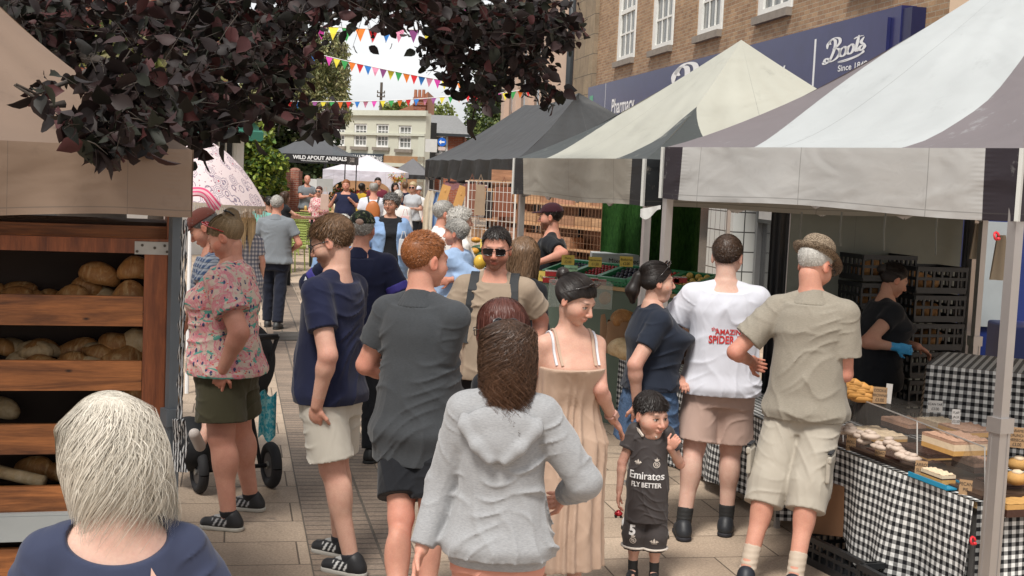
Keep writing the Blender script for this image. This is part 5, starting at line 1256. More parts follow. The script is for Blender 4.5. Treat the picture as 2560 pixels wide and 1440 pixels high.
# cakes -------------------------------------------------------------
def cake_slab(name, px, py, d, L, Wd, h, layers, label, rz=None, top=None, grid=None):
    c = W(px, py, d); rot = Matrix.Rotation(math.atan2(TD.y, TD.x) if rz is None else rz, 3, 'Z'); t = thing(name, label, 'cake', c)
    z = -h/2
    for i, (f, m_) in enumerate(layers):
        mb = MB(); hh = h*f
        def top_f(u, v): return c+rot @ Vector(((u-.5)*L, (v-.5)*Wd, z+hh+.004*math.sin(u*25)*math.sin(v*21)+.003*random.random()))
        mb.box(c+rot @ Vector((0, 0, z+hh/2-.001)), (L, Wd, hh), rot); 
        if i == len(layers)-1: mb.grid(top_f, 24, 16)
        mb.build(['base', 'filling', 'topping'][min(i, 2)], m_, t); z += hh
    return t
CH = plain('chocolate', (.055, .022, .014), .5, 0, .3, 30, bump=.6, bs=60); CR_ = plain('cream_icing', (.66, .52, .36), .6, 0, .12, 30, bump=.7, bs=70); SP = plain('sponge', (.50, .28, .09), .8, 0, .2, 40, bump=.4)
PINKN = plain('nut_topping', (.42, .25, .17), .8, 0, .4, 90, bump=.8, bs=150); MER = plain('meringue', (.50, .40, .33), .6, 0, .12, 20, bump=.6, bs=30); BLT = plain('blue_tray', (.02, .25, .42), .4)
cake_slab('traybake', 2390, 1108, 6.55, .26, .22, .07, [(.35, SP), (.45, CR_), (.2, PINKN)], 'tall nut topped traybake on a board behind the guard')
cake_slab('traybake', 2420, 1075, 6.9, .24, .2, .03, [(.8, SP), (.2, PINKN)], 'pink flecked slice slab on the upper board')
cake_slab('brownie_tray', 2245, 1145, 6.98, .30, .2, .05, [(1, CH)], 'dark chocolate brownie slab in the display')
cake_slab('brownie_tray', 2530, 1255, 6.2, .3, .3, .06, [(.6, CH), (.4, SP)], 'dark fruit cake slab right of the near leg')
cake_slab('brownie_tray', 2462, 1225, 6.35, .2, .2, .04, [(1, CH)], 'small brownie block behind the pecan pie card')
cake_slab('carrot_slice', 2345, 1190, 6.42, .17, .08, .045, [(.5, SP), (.15, CH), (.35, CR_)], 'carrot slice with pale icing on a blue tray')
for i, (px, py, dd, l, w_, h_, k_) in enumerate(((2160, 1112, 7.32, .22, .24, .035, 1), (2300, 1158, 6.85, .22, .16, .04, 1), (2320, 1128, 7.0, .3, .22, .03, 1), (2400, 1215, 6.45, .16, .16, .035, 1), (2190, 1085, 7.25, .3, .2, .03, 0), (2270, 1062, 7.35, .26, .18, .05, 2), (2350, 1060, 7.25, .2, .16, .04, 0), (2440, 1160, 6.6, .18, .16, .05, 2), (2505, 1215, 6.4, .2, .16, .045, 1), (2545, 1235, 6.35, .18, .14, .05, 0))):
    cake_slab('cake_slice', px, py, dd, l, w_, h_, [[(.5, SP), (.5, CR_)], [(.35, SP), (.65, CH)], [(.6, CH), (.4, PINKN)]][k_], ['dark brownie slab by the mini roll card', 'square chocolate slab behind the rocky road card', 'long dark slab at the back of the display', 'small dark slab left of the pecan pie card', 'cream topped sponge at the far end behind the meringues', 'nut topped dark slab on the upper far side', 'cream slab left of the nut topped traybake', 'nut topped slab right of the tall traybake', 'dark slab just left of the near leg', 'cream topped cake below the swirl bun'][i])
p = W(2345, 1205, 6.42); mb = MB(); rot = Matrix.Rotation(math.atan2(TD.y, TD.x), 3, 'Z'); mb.box(p, (.30, .13, .008), rot)
for s_ in (-1, 1): mb.box(p+rot @ Vector((0, .065*s_, .01)), (.30, .008, .022), rot)
solo(mb.build('blue_tray', BLT), 'bright blue tray under the carrot slice', 'tray')
rr = random.Random(3)
for i in range(15):
    p = W(2110+12*i+rr.uniform(-6, 6), 1075+4.2*i+rr.uniform(-10, 14), 7.05-.03*i); mb = MB(); mb.ico(p, (rr.uniform(.03, .05), rr.uniform(.03, .045), .018), 12, 7, .09); mb.ico(p+Vector((0, 0, .018)), (.024, .022, .012), 10, 6, .12)
    solo(mb.build('meringue', MER, None, True), 'dusty cream meringue in the pile at the far end of the display', 'meringue', 'meringues in the cake display')
for i in range(9):
    p = W(2085+20*(i % 5)+12*(i//5), 963+9*(i % 5)-12*(i//5), 7.25); mb = MB(); mb.tube([p+Vector((-.08, .02, 0)), p+Vector((-.05, 0, .008)), p+Vector((.05, 0, .008)), p+Vector((.08, -.02, 0))], [.012, .026, .026, .012], 10)
    solo(mb.build('pastry', plain('golden_pastry', (.58, .29, .08), .4, 0, .3, 25, bump=.4), None, True), 'golden puff pastry roll on the top shelf by the hatted man', 'pastry', 'pastries on the top shelf')
for i, (px, py, d) in enumerate(((2540, 1195, 6.25), (2545, 1160, 6.45))):
    p = W(px, py, d); t = thing('iced_bun', ['bun with a cream swirl lower at the right edge', 'glazed bun behind the swirl bun'][i], 'bun', p); mb = MB(); mb.ico(p, (.055, .05, .035), 16, 9); mb.build('bun', SP, t, True); mb = MB(); mb.ico(p+Vector((0, -.01, .03)), (.028, .026, .014), 12, 7, .08); mb.build('icing', CR_, t, True)
# guard: clear slanted panel with posts
p = TA+TD*(TL_*.5)+TK*.30; MB_ = MB(); MB_.box(Vector((p.x, p.y, .635)), (TL_*.98, .52, .018), Matrix.Rotation(math.atan2(TD.y, TD.x), 3, 'Z')); solo(MB_.build('serving_tray', plain('dark_brown_tray', (.06, .035, .025), .35, 0, .4, 9)), 'long dark brown serving tray under the cakes on the gingham table', 'tray')
def guard():
    a = W(2064, 1118, 7.42); e = W(2462, 1295, 6.12); a2 = W(2064, 965, 7.62); e2 = W(2462, 1118, 6.30)
    t = thing('sneeze_guard', 'clear slanted plastic guard over the cakes with a top ledge', 'display guard', a)
    q = NM('clear_guard', .12, 0, .6); q.b.inputs['Base Color'].default_value = (.30, .27, .24, 1); q.b.inputs['Alpha'].default_value = .16
    g = q.m
    mb = MB(); mb.grid(lambda u, v: a.lerp(e, u).lerp(a2.lerp(e2, u), v), 4, 2); mb.build('panel', g, t)
    mb = MB(); mb.grid(lambda u, v: a2.lerp(e2, u)+Vector((.25*v, .12*v, -.004)), 4, 1); mb.build('top_shelf', g, t)
    mb = MB(); mb.bar(a, e, .008); mb.bar(a2, e2, .006)
    for u in (.13, .62, 1): mb.bar(a.lerp(e, u), a2.lerp(e2, u), .006)
    mb.build('edge', plain('clear_edge', (.32, .30, .28), .2, 0, .1), t)
guard()
for i, (px, py, d, ln, lb, m_, w, h, rz, ts) in enumerate((
    (2128, 1108, 7.10, ['MINI', 'ROLL', '£2.50'], 'kraft card farthest along the front of the guard', KRAFT, .052, .10, -.5, .22),
    (2200, 1142, 6.88, ['ROCKY', 'ROAD', 'SLICE', '£2.50'], 'kraft card in front of the brownie slab', KRAFT, .055, .115, -.5, .18),
    (2302, 1186, 6.45, ['CARROT', 'SLICE', '', '£3.00'], 'kraft card reading CARROT SLICE', KRAFT, .060, .12, -.45, .19),
    (2413, 1235, 6.15, ['PECAN', 'PIE', '', '£3.00'], 'kraft card reading PECAN PIE', KRAFT, .060, .12, -.4, .19),
    (2200, 992, 7.15, ['COOKIE', 'BROWNIE', '£3.00'], 'kraft card by the pastries on the top shelf', KRAFT, .075, .09, -.3, .24),
    (2222, 988, 7.2, ['', ''], 'blank white paper tag behind the top shelf card', plain('white_card', (.62, .6, .57), .7), .035, .11, -.6, .2),
    (2338, 1020, 7.25, ['PECAN TART', '£3.00'], 'white handwritten card in front of the back table', plain('white_card', (.62, .6, .57), .7), .08, .065, -.1, .3),
    (2390, 1046, 6.9, ['FLAP', 'JACK', '£2.50'], 'narrow white card beside the nut topped traybake', plain('white_card', (.62, .6, .57), .7), .042, .08, -.1, .22),
    (2543, 1098, 6.35, ['CARAMEL', 'CRUNCH', 'CHEESECAKE', '£3.00'], 'kraft card reading CARAMEL CRUNCH CHEESECAKE right of the leg', KRAFT, .09, .10, -.3, .19))):
    price_card(W(px, py-4, d+.06), w, h, ln, m_, lb, rz, .12, ts=ts)
# ================================================================== TENT BACK WALL, BREAD CRATES, BINS
c0, c1, nn = T7; c0 = Vector((c0.x, c0.y, 0)); nn3 = Vector((nn.x, nn.y, 0)).normalized()*3.3
def tp(t_): return c0+nn3*t_
CANV = tentmat('grey_canvas_wall', (.20, .215, .19), (.20, .215, .19)); BLK = plain('black_canvas', (.012, .013, .015), .5, bump=.5, bs=8)
for t0, t1, m_, nm in ((.315, .80, CANV, 'side_wall'), (.265, .313, BLK, 'side_wall_edge'), (.802, .86, BLK, 'side_wall_edge')):
    mb = MB(); mb.grid(lambda u, v: tp(t0+(t1-t0)*u)+Vector((0, .03*math.sin(u*9)*(.5+v), 2.0-1.9*v)), 24, 12); mb.build(nm, m_, gaz7, True)
# hanging straps
for i, px in enumerate((2005, 2105, 2215, 2345)):
    a_ = W(px, 530, 8.9); mb = MB(); mb.tube([a_, a_+Vector((-.005, 0, -.12)), a_+Vector((.005, 0, -.2-.03*i))], .007, 4); mb.build('strap', plain('grey_strap', (.24, .25, .23), .8), gaz7)
p = W(2180, 900, 9.15); k = 0
for (px, n, zt, w) in ((2180, 6, 1.62, .42), (2310, 6, 1.56, .40)):
    for j in range(n):
        p = W(px, 800, 9.25 if px < 2200 else 9.15); z = zt-.19-(.195*j)
        if z < 0: break
        crate(Vector((p.x, p.y, z)), w, .32, .18, BP, 'black plastic bread crate, number %s from the top of the %s stack' % (['one', 'two', 'three', 'four', 'five', 'six'][j], 'left' if px < 2200 else 'right'), .33, slots=6, group='stacked black bread crates')
        if j < 3: loaf((p.x-.05+.04*j, p.y, z+.02), .26, .2, .12, BREAD, 'brown loaf showing in crate %s of the %s stack' % (['one', 'two', 'three'][j], 'left' if px < 2200 else 'right'), .5*j)
BLU = plain('blue_plastic', (.012, .03, .16), .45); GRP = plain('grey_white_panel', (.34, .38, .40), .5)
c = W(2490, 830, 10.6); t = thing('blue_locker', 'blue cabinet with pale grey door behind the canvas wall', 'cabinet', (c.x, c.y, 0))
MB().box((c.x, c.y+.3, .95), (.5, .5, 1.9)).build('cabinet_body', BLU, t); MB().box((c.x-.05, c.y+.03, 1.42), (.26, .02, .85)).build('door', GRP, t)
for px in (2545,):
    c = W(px, 900, 9.6); mb = MB(); mb.box((c.x+.2, c.y+.3, .55), (.5, .5, 1.1)); solo(mb.build('blue_bin', BLU, bevel=.02), 'dark blue plastic bin at the right edge', 'bin')
for i, (px, py, lb) in enumerate(((2502, 640, 'beige cloth bag hanging behind the near aluminium leg'), (2445, 600, 'beige rag tied at the top of the rear leg'))):
    c = W(px, py, 7.6 if i == 0 else 9.6); mb = MB(); mb.grid(lambda u, v: c+Vector((.05*(u-.5)*(1+v), .01*math.sin(u*8), .12-.26*v)), 8, 8); mb.grid(lambda u, v: c+Vector((.05*(u-.5)*(1+v), .02+.01*math.sin(u*8), .12-.26*v)), 8, 8); solo(mb.build('cloth_bag', fabric('beige_rag', (.40, .34, .26)), None, True), lb, 'cloth')
# red clips on near leg
for i, (px, py) in enumerate(((2491, 590), (2432, 1352))):
    c = W(px, py, 5.90); mb = MB(); k = [(c+Vector((.012*math.cos(a_/8*6.28), .01*math.sin(a_), .016*math.sin(a_/8*6.28)))) for a_ in range(7)]; mb.tube(k, .006, 6); mb.ico(c+Vector((.01, 0, -.012)), (.010, .008, .008)); solo(mb.build('red_clip', plain('red_plastic', (.55, .02, .03), .35), None, True), ['red carabiner clip near the top of the near leg', 'red clip low on the near aluminium leg'][i], 'clip')
c = W(1640, 524, 8.55); mb = MB(); mb.grid(lambda u, v: c+Vector((-.10+.13*u, .01*math.sin(u*9), -.05*v*(1+.5*math.sin(u*5))+.03*u)), 12, 4); solo(mb.build('white_rag', fabric('white_rag_cloth', (.6, .6, .58)), None, True), 'torn white plastic tied between the two gazebo legs', 'rag')
# ================================================================== PEOPLE: distance-field bodies
def smin(a, b, k):
    h = np.clip(.5+.5*(b-a)/k, 0, 1); return b*(1-h)+a*h-k*h*(1-h)
class SDF:
    def __init__(s): s.p = []
    def add(s, fn, lo, hi, k=.02, op='u'): s.p.append((fn, np.array(lo, float), np.array(hi, float), k, op)); return s
    def band(s, a, b, r):
        a, b = np.array(a, float), np.array(b, float); n = (b-a)/np.linalg.norm(b-a); L_ = np.linalg.norm(b-a)
        def fn(X, Y, Z):
            t = (X-a[0])*n[0]+(Y-a[1])*n[1]+(Z-a[2])*n[2]; dx, dy, dz = X-a[0]-t*n[0], Y-a[1]-t*n[1], Z-a[2]-t*n[2]
            return np.maximum(np.sqrt(dx*dx+dy*dy+dz*dz)-r, np.abs(t-L_/2)-L_/2)
        return s.add(fn, np.minimum(a, b)-r-.01, np.maximum(a, b)+r+.01, .003)
    def cone(s, a, b, ra, rb, k=.02, sq=None, cut=None, wr=0):
        a, b = np.array(a, float), np.array(b, float); ba = b-a; L2 = float(ba@ba)+1e-9; m_ = max(ra, rb)+.01
        def fn(X, Y, Z):
            px, py, pz = X-a[0], Y-a[1], Z-a[2]; t = np.clip((px*ba[0]+py*ba[1]+pz*ba[2])/L2, 0, 1)
            dx, dy, dz = px-t*ba[0], py-t*ba[1], pz-t*ba[2]
            d = np.sqrt(dx*dx+dy*dy+dz*dz)-(ra+(rb-ra)*t)
            if wr:
                L = math.sqrt(L2); w_ = 1.4*np.sin(X*17+Z*9)+1.1*np.sin(Y*21-Z*13); r1 = 1-np.abs(np.sin(t*L*36+X*14+Y*9+w_)); r2 = 1-np.abs(np.sin(t*L*26-X*24+Y*17-w_*1.3))
                d = d-wr*(1.1*r1*r1*r1*np.clip(.5+.6*np.sin(Y*19+X*13+t*4), 0, 1)+.9*r2*r2*np.clip(.4+.6*np.sin(Z*15-Y*17), 0, 1))
            if cut is not None: 
                n = ba/math.sqrt(L2); d = np.maximum(d, (X-b[0])*n[0]+(Y-b[1])*n[1]+(Z-b[2])*n[2]-cut+.004*np.sin(X*60)*0)
            return d
        return s.add(fn, np.minimum(a, b)-m_, np.maximum(a, b)+m_, k)
    def ell(s, c, r, k=.02, rot=None, op='u'):
        c = np.array(c, float); r = np.array(r, float); M = np.array(rot, float).T if rot is not None else None; m_ = max(r) if rot is not None else r
        def fn(X, Y, Z):
            x, y, z = X-c[0], Y-c[1], Z-c[2]
            if M is not None: x, y, z = M[0, 0]*x+M[0, 1]*y+M[0, 2]*z, M[1, 0]*x+M[1, 1]*y+M[1, 2]*z, M[2, 0]*x+M[2, 1]*y+M[2, 2]*z
            k0 = np.sqrt((x/r[0])**2+(y/r[1])**2+(z/r[2])**2); k1 = np.sqrt((x/r[0]**2)**2+(y/r[1]**2)**2+(z/r[2]**2)**2)+1e-9
            return k0*(k0-1)/k1
        return s.add(fn, c-m_, c+m_, k, op)
    def prof(s, rows, k=.02, e=2.25, wr=0, seed=0, box=None, zr=None, vert=0):
        """rows: (z, rx, ry, cx, cy) horizontal slices of a trunk or skirt"""
        A = np.array(sorted(rows)); z0, z1 = A[0, 0], A[-1, 0]
        if zr: z0, z1 = zr
        zz = np.linspace(A[0, 0], A[-1, 0], 160); T = np.stack([np.interp(zz, A[:, 0], A[:, i]) for i in range(1, 5)])
        ker = np.hanning(17); ker /= ker.sum(); Tp = np.pad(T, ((0, 0), (8, 8)), 'edge'); T = np.stack([np.convolve(t_, ker, 'valid') for t_ in Tp])
        def fn(X, Y, Z):
            rx, ry, cx, cy = [np.interp(Z, zz, t_) for t_ in T]
            x, y = (X-cx), (Y-cy); ax, ay = np.abs(x/rx), np.abs(y/ry)
            q = (ax**e+ay**e)**(1/e); d = (q-1)*np.minimum(rx, ry)
            if wr:
                a = np.arctan2(y, x)
                w_ = 1.3*np.sin(6*X+9*Z+seed)+1.0*np.sin(11*Y-7*Z+2*seed)+.7*np.sin(19*X-13*Z+seed); rg = lambda p_: 1-np.abs(np.sin(p_))
                r1 = rg(24*(Z+.5*np.abs(X-cx))+w_*1.2+seed); r2 = rg(31*(Z-.6*(X-cx))+1.8*w_+2*seed); r3 = rg(a*4+w_+3*Z+seed)
                d = d-wr*(1.5*r1**3*np.clip(.35+.65*np.sin(4.5*Z+2*a+seed), 0, 1)+1.1*r2**2*np.clip(.2+.8*np.sin(3*a-6*Z+2*seed), 0, 1)+1.3*r3**2*np.clip(1.18-Z, 0, .3)*3)
            if vert:
                a = np.arctan2(y, x); d = d+vert*np.sin(a*17+1.5*np.sin(a*5+seed)+2*np.sin(4*Z))*np.clip((z1-Z)*3, 0, 1)
            return np.maximum(d, np.maximum(z0-Z, Z-z1))
        rx, ry = A[:, 1].max(), A[:, 2].max()
        return s.add(fn, (A[:, 3].min()-rx, A[:, 4].min()-ry, z0-.01), (A[:, 3].max()+rx, A[:, 4].max()+ry, z1+.01), k)
    def cutfn(s, fn): return s.add(fn, None and 0 or (-9,)*3, (9,)*3, .001, 'c')
    def mesh(s, vox):
        U = [q for q in s.p if q[4] == 'u']; lo = np.min([q[1] for q in U], 0)-2.5*vox-.01; hi = np.max([q[2] for q in U], 0)+2.5*vox+.01
        n = np.ceil((hi-lo)/vox).astype(int)+1; ax = [lo[i]+vox*np.arange(n[i]) for i in range(3)]
        D = np.full(n, .5, np.float32)
        for fn, a, b, k, op in s.p:
            mg = max(k*1.1, 2*vox)+.01; i0 = np.clip(((a-mg-lo)/vox).astype(int), 0, n-1); i1 = np.clip(((b+mg-lo)/vox).astype(int)+2, 1, n)
            if (i1 <= i0).any(): continue
            sl = tuple(slice(i0[i], i1[i]) for i in range(3)); X, Y, Z = ax[0][sl[0]][:, None, None], ax[1][sl[1]][None, :, None], ax[2][sl[2]][None, None, :]
            d = fn(X, Y, Z).astype(np.float32); c = D[sl]
            if op == 'u': D[sl] = smin(c, d, k)
            elif op == 's': D[sl] = -smin(-c, np.broadcast_to(d, c.shape), k)
            else: D[sl] = np.maximum(c, d)
        return surfnet(D, lo, vox)
def surfnet(D, lo, vox):
    S = D < 0; n = D.shape; c = np.zeros((n[0]-1, n[1]-1, n[2]-1), np.int8)
    co = [(i, j, k) for i in (0, 1) for j in (0, 1) for k in (0, 1)]
    for (i, j, k) in co: c += S[i:n[0]-1+i, j:n[1]-1+j, k:n[2]-1+k]
    act = (c > 0) & (c < 8); cells = np.argwhere(act); idx = -np.ones(act.shape, np.int64); idx[act] = np.arange(len(cells))
    pos = np.zeros((len(cells), 3)); cnt = np.zeros(len(cells))
    for a in co:
        for ax in range(3):
            if a[ax]: continue
            b = list(a); b[ax] = 1
            da = D[tuple((cells+a).T)]; db = D[tuple((cells+b).T)]; m_ = (da < 0) != (db < 0); t = np.where(m_, da/(da-db+1e-12), 0)
            p = np.array(a, float)[None].repeat(len(cells), 0); p[:, ax] += t; pos[m_] += p[m_]; cnt[m_] += 1
    V = (cells+pos/np.maximum(cnt, 1)[:, None])*vox+lo; Fs = []
    for ax in range(3):
        u, v = [(1, 2), (2, 0), (0, 1)][ax]; sa = [slice(1, n[i]-1) for i in range(3)]; sb = list(sa); sa[ax] = slice(0, n[ax]-1); sb[ax] = slice(1, n[ax])
        A, B = S[tuple(sa)], S[tuple(sb)]; e = np.argwhere(A != B); off = np.array([1, 1, 1]); off[ax] = 0; e = e+off
        fl = S[tuple(e.T)]; q = []
        for (du, dv) in ((-1, -1), (0, -1), (0, 0), (-1, 0)): w = e.copy(); w[:, u] += du; w[:, v] += dv; q.append(idx[tuple(w.T)])
        q = np.stack(q, 1); q[~fl] = q[~fl][:, ::-1]; q = q[(q >= 0).all(1)]; Fs.append(q)
    return V, np.concatenate(Fs)
def join(parts):
    V, F, C = [], [], []; n = 0
    for v, f, c in parts: V.append(v); F.append(f+n); C.append(np.broadcast_to(np.asarray(c, float), (len(v), 3))); n += len(v)
    return np.concatenate(V), np.concatenate(F), np.concatenate(C)
SK = {'fair': (.55, .325, .245), 'pale': (.60, .39, .31), 'ruddy': (.53, .265, .19), 'tan': (.44, .24, .165), 'dark': (.08, .04, .03)}
HC = {'brown': (.055, .030, .018), 'dark': (.014, .009, .007), 'ginger': (.27, .095, .03), 'grey': (.36, .345, .32), 'white': (.58, .56, .52), 'blonde': (.55, .43, .25), 'ash': (.56, .51, .43), 'auburn': (.085, .026, .018), 'lightbrown': (.15, .085, .045), 'dirty': (.24, .165, .09), 'greydark': (.13, .125, .12)}
def rotz(a): return np.array(Matrix.Rotation(a, 3, 'Z'))
def head_mesh(vox, o):
    """head in its own frame: face to +Y, metres"""
    s = SDF(); jw = o.get('jaw', 1.0); fat = o.get('fat', 0)
    s.ell((0, -.018, .035), (.077, .097, .083), .02); s.ell((0, .018, -.03), (.060*jw+fat, .068, .075), .035); s.ell((0, .060, -.088), (.024*jw, .022, .020), .03)
    s.ell((.040, .046, -.032), (.028+fat, .032, .032), .03); s.ell((-.040, .046, -.032), (.028+fat, .032, .032), .03)
    s.cone((0, .082, .012), (0, .108, -.028), .009, .0115, .012); s.ell((.011, .098, -.034), (.009, .010, .008), .008); s.ell((-.011, .098, -.034), (.009, .010, .008), .008)
    s.cone((-.034, .077, .022), (.034, .077, .022), .010, .010, .018)
    for x in (-1, 1):
        s.ell((x*.032, .100, .000), (.017, .018, .011), .012, op='s'); s.ell((x*.031, .073, .001), (.0135, .0135, .012), .006)
        s.ell((x*.078, -.012, -.008), (.010, .019, .031), .008, rot=rotz(-x*.35)); s.ell((x*.088, -.006, -.006), (.006, .010, .018), .006, op='s')
    s.ell((0, .086, -.058), (.022, .012, .0065), .008); s.ell((0, .084, -.068), (.019, .011, .0065), .006); s.ell((0, .1, -.0632), (.024, .012, .0012), .003, op='s')
    if fat: s.ell((0, .02, -.105), (.05, .045, .025), .03)
    V, F = s.mesh(vox); x, y, z = V.T; sk = np.array(SK[o.get('skin', 'fair')]); C = np.tile(sk, (len(V), 1)); fr = y > .05
    def bl(m, c, a): C[:] = C*(1-(m*a)[:, None])+np.array(c)*(m*a)[:, None]
    g = lambda cx, cz, rx, rz: np.exp(-((np.abs(x)-cx)/rx)**2-((z-cz)/rz)**2)
    bl(g(.042, -.03, .022, .02)*fr, sk*(1.15, .68, .62), .5); bl(g(0, -.03, .014, .014)*fr, sk*(1.1, .7, .62), .5); bl((np.abs(x) > .078), sk*(1.1, .7, .62), .5)
    if o.get('beard'): m = np.clip((-.035-z)/.02, 0, 1)*np.clip((y+.005)/.03, 0, 1); m = np.maximum(m, g(0, -.048, .026, .006)*fr); bl(m, o['beard'], o.get('bd', .6))
    bl(g(0, -.063, .021, .008)*(y > .072), sk*(.85, .42, .42), .85)
    bl(g(.034, .026, .019, .0045)*fr, np.array(HC.get(o.get('hair'), (.03, .02, .015)))*.7, .85)
    e = ((np.abs(x)-.031)/.0125)**2+((z-.001)/.0062)**2 < 1; C[e & fr & (y < .091)] = (.42, .40, .38)
    C[(((np.abs(x)-.031+.001)/.006)**2+((z-.001)/.006)**2 < 1) & fr & (y < .091)] = (.03, .02, .015)
    C[(np.abs((z-.008-.10*(.0-(np.abs(np.abs(x)-.031))**2*4)))) < .0022][:] if 0 else None
    l = (np.abs(z-.0078+((np.abs(x)-.031)/.014)**2*.004) < .0022) & (np.abs(np.abs(x)-.031) < .015) & fr; C[l] = (.03, .02, .015)
    return V, F, C
def hand_sdf(s, w, d, nrm, side, curl=.5, sc=1.0, k=.006):
    """five-fingered hand: w wrist, d direction of the fingers, nrm palm normal, side +1/-1 thumb side"""
    w, d, nrm = [np.array(v, float) for v in (w, d, nrm)]; d /= np.linalg.norm(d); nrm -= d*(nrm@d); nrm /= np.linalg.norm(nrm)+1e-9; t = np.cross(d, nrm)*side
    pc = w+d*.045*sc; M = np.stack([t, nrm, d], 1); s.ell(pc, (.040*sc, .017*sc, .052*sc), .012, rot=M)
    for i, (o_, L, r_) in enumerate(((.030, .070, .0085), (.010, .078, .0088), (-.010, .072, .0085), (-.029, .057, .0075))):
        b = w+d*.082*sc+t*o_*sc; c1 = curl*(.9+.12*i); e1 = b+(d*math.cos(c1*.7)+nrm*math.sin(c1*.7))*L*.45*sc; e2 = e1+(d*math.cos(c1*1.7)+nrm*math.sin(c1*1.7))*L*.32*sc; e3 = e2+(d*math.cos(c1*2.5)+nrm*math.sin(c1*2.5))*L*.25*sc
        r_ *= sc; s.cone(b-d*.02, e1, r_*1.1, r_, k); s.cone(e1, e2, r_, r_*.92, k); s.cone(e2, e3, r_*.92, r_*.8, k)
    b = w+d*.03*sc+t*.030*sc; e1 = b+(t*.75+d*.7+nrm*.25)*.036*sc; e2 = e1+(t*.25+d*.9+nrm*.35*(1+curl))*.032*sc; s.cone(b, e1, .013*sc, .010*sc, k*1.5); s.cone(e1, e2, .010*sc, .008*sc, k)
def strands(o, cap, n, L, wdt, mode, rs, col, gd=np.array((0, 0, -1.))):
    """ribbon hairs rooted on the skull. mode gives the combing direction; returns V,F,C in head frame"""
    sh_ = mode in ('short', 'spiky'); c0 = np.array((0, -.018, .035+cap*(.45 if sh_ else 0))); rr = np.array((.077, .097, .083))+cap*np.array((.45, .8, .75) if sh_ else (1, 1, 1))
    u = rs.normal(size=(n*3, 3)); u /= np.linalg.norm(u, axis=1)[:, None]; P = c0+u*rr
    hl = o.get('hairline', .062); lim = np.interp(P[:, 1], [-.10, -.04, .0, .05, .09], o.get('hl', [-.075, -.055, -.01, .045, hl])); ok = P[:, 2] > lim
    if o.get('bald'): ok &= ~((P[:, 2] > .09) & (np.abs(P[:, 0]) < .05) & (P[:, 1] > -.07))
    P, u = P[ok][:n], u[ok][:n]; m = len(P); tz = np.clip(.35+(P[:, 2]-.03)/.08, .35, 1) if mode in ('short', 'spiky') else 1; seg = 12 if mode == 'fall' else 6; pts = [P]; cur = P.copy()
    nr = u/rr; nr /= np.linalg.norm(nr, axis=1)[:, None]; part = o.get('part', 0.0)
    if mode == 'short': d = np.stack([np.sign(P[:, 0]-part)*.45+rs.normal(0, .25, m), .8*np.clip((P[:, 2]-.02)/.08, -1, 1)+rs.normal(0, .25, m)-.2, -.55+rs.normal(0, .2, m)], 1)+nr*o.get('lift', .10)
    elif mode == 'spiky': d = nr*(.15+.5*np.clip((P[:, 2]-.05)/.06, 0, 1))[:, None]+np.stack([rs.normal(0, .15, m), .6*np.clip((P[:, 2]-.02)/.06, 0, 1)+rs.normal(0, .15, m), -.5*(P[:, 2] < .07)+rs.normal(0, .1, m)], 1)
    elif mode == 'back': tgt = np.array(o.get('bun', (0, -.13, .03))); d = tgt-P; d /= np.linalg.norm(d, axis=1)[:, None]
    elif mode == 'fall': d = np.stack([np.sign(P[:, 0]-part+rs.normal(0, .008, m))*.55, -.30+.0*P[:, 1], -.5*np.ones(m)], 1)+nr*.12
    else: d = nr+rs.normal(0, .7, (m, 3))
    d /= np.linalg.norm(d, axis=1)[:, None]; Ls = L*(.62+.6*rs.random(m))*tz; ph = rs.random(m)*6.28; clump = rs.integers(0, 40, m); cph = rs.random(40)*6.28; wv = o.get('wave', 0)
    g = {'short': .25, 'spiky': .05, 'back': 0, 'fall': 2.6, 'curl': .5}[mode]
    for i in range(1, seg+1):
        t = i/seg; step = (Ls/seg)[:, None]
        if mode == 'back': d = np.array(o.get('bun', (0, -.13, .03)))-cur; d /= np.linalg.norm(d, axis=1)[:, None]+1e-6
        else: d = d+gd*g*(.8+.6*t if mode == 'fall' else .5)*.6*(6/seg if mode == 'fall' else 1)
        if mode == 'curl': d = d+rs.normal(0, .8, d.shape)
        if wv: q = cph[clump]+t*L*wv; d = d+np.stack([np.sin(q), np.cos(q*1.1), 0*q], 1)*o.get('wamp', .5)
        d /= np.linalg.norm(d, axis=1)[:, None]; cur = cur+d*step
        e = (cur-c0)/rr; q = np.linalg.norm(e, axis=1); ins = q < 1.01; cur[ins] = c0+(e[ins]/q[ins][:, None]*1.01)*rr
        if mode == 'fall':
            hr_ = o.get('hr', .088); rad = np.hypot(cur[:, 0], (cur[:, 1]+.02)*.82); lim_ = np.interp(cur[:, 2], [-.12, -.02, .06, .12], [hr_, hr_+.006, .101, .101])+.010*np.sin(ph)
            k_ = np.minimum(1, lim_/np.maximum(rad, 1e-4)); cur[:, 0] *= k_; cur[:, 1] = -.02+(cur[:, 1]+.02)*k_
        pts.append(cur.copy())
    P = np.stack(pts, 1); w = wdt*np.interp(np.linspace(0, 1, seg+1), [0, .2, .6, .85, 1], [.8, 1, .95, .6, .15])
    tan = np.gradient(P, axis=1); out = P-np.array((0, -.02, .0)); sd = np.cross(tan, out); sd /= np.linalg.norm(sd, axis=2)[:, :, None]+1e-9
    sd = sd*.9+rs.normal(0, .25, (m, 1, 3)); V = np.stack([P-sd*w[None, :, None], P+sd*w[None, :, None]], 2).reshape(-1, 3)
    b = (np.arange(m)*(seg+1)*2)[:, None]; k = np.arange(seg)[None, :]*2; q = b+k; F = np.stack([q, q+1, q+3, q+2], 2).reshape(-1, 4)
    cc = np.array(col)*(1+o.get('hj', .20)*rs.normal(size=(m, 1)).clip(-1.5, 2)); C = np.repeat(cc, (seg+1)*2, axis=0)
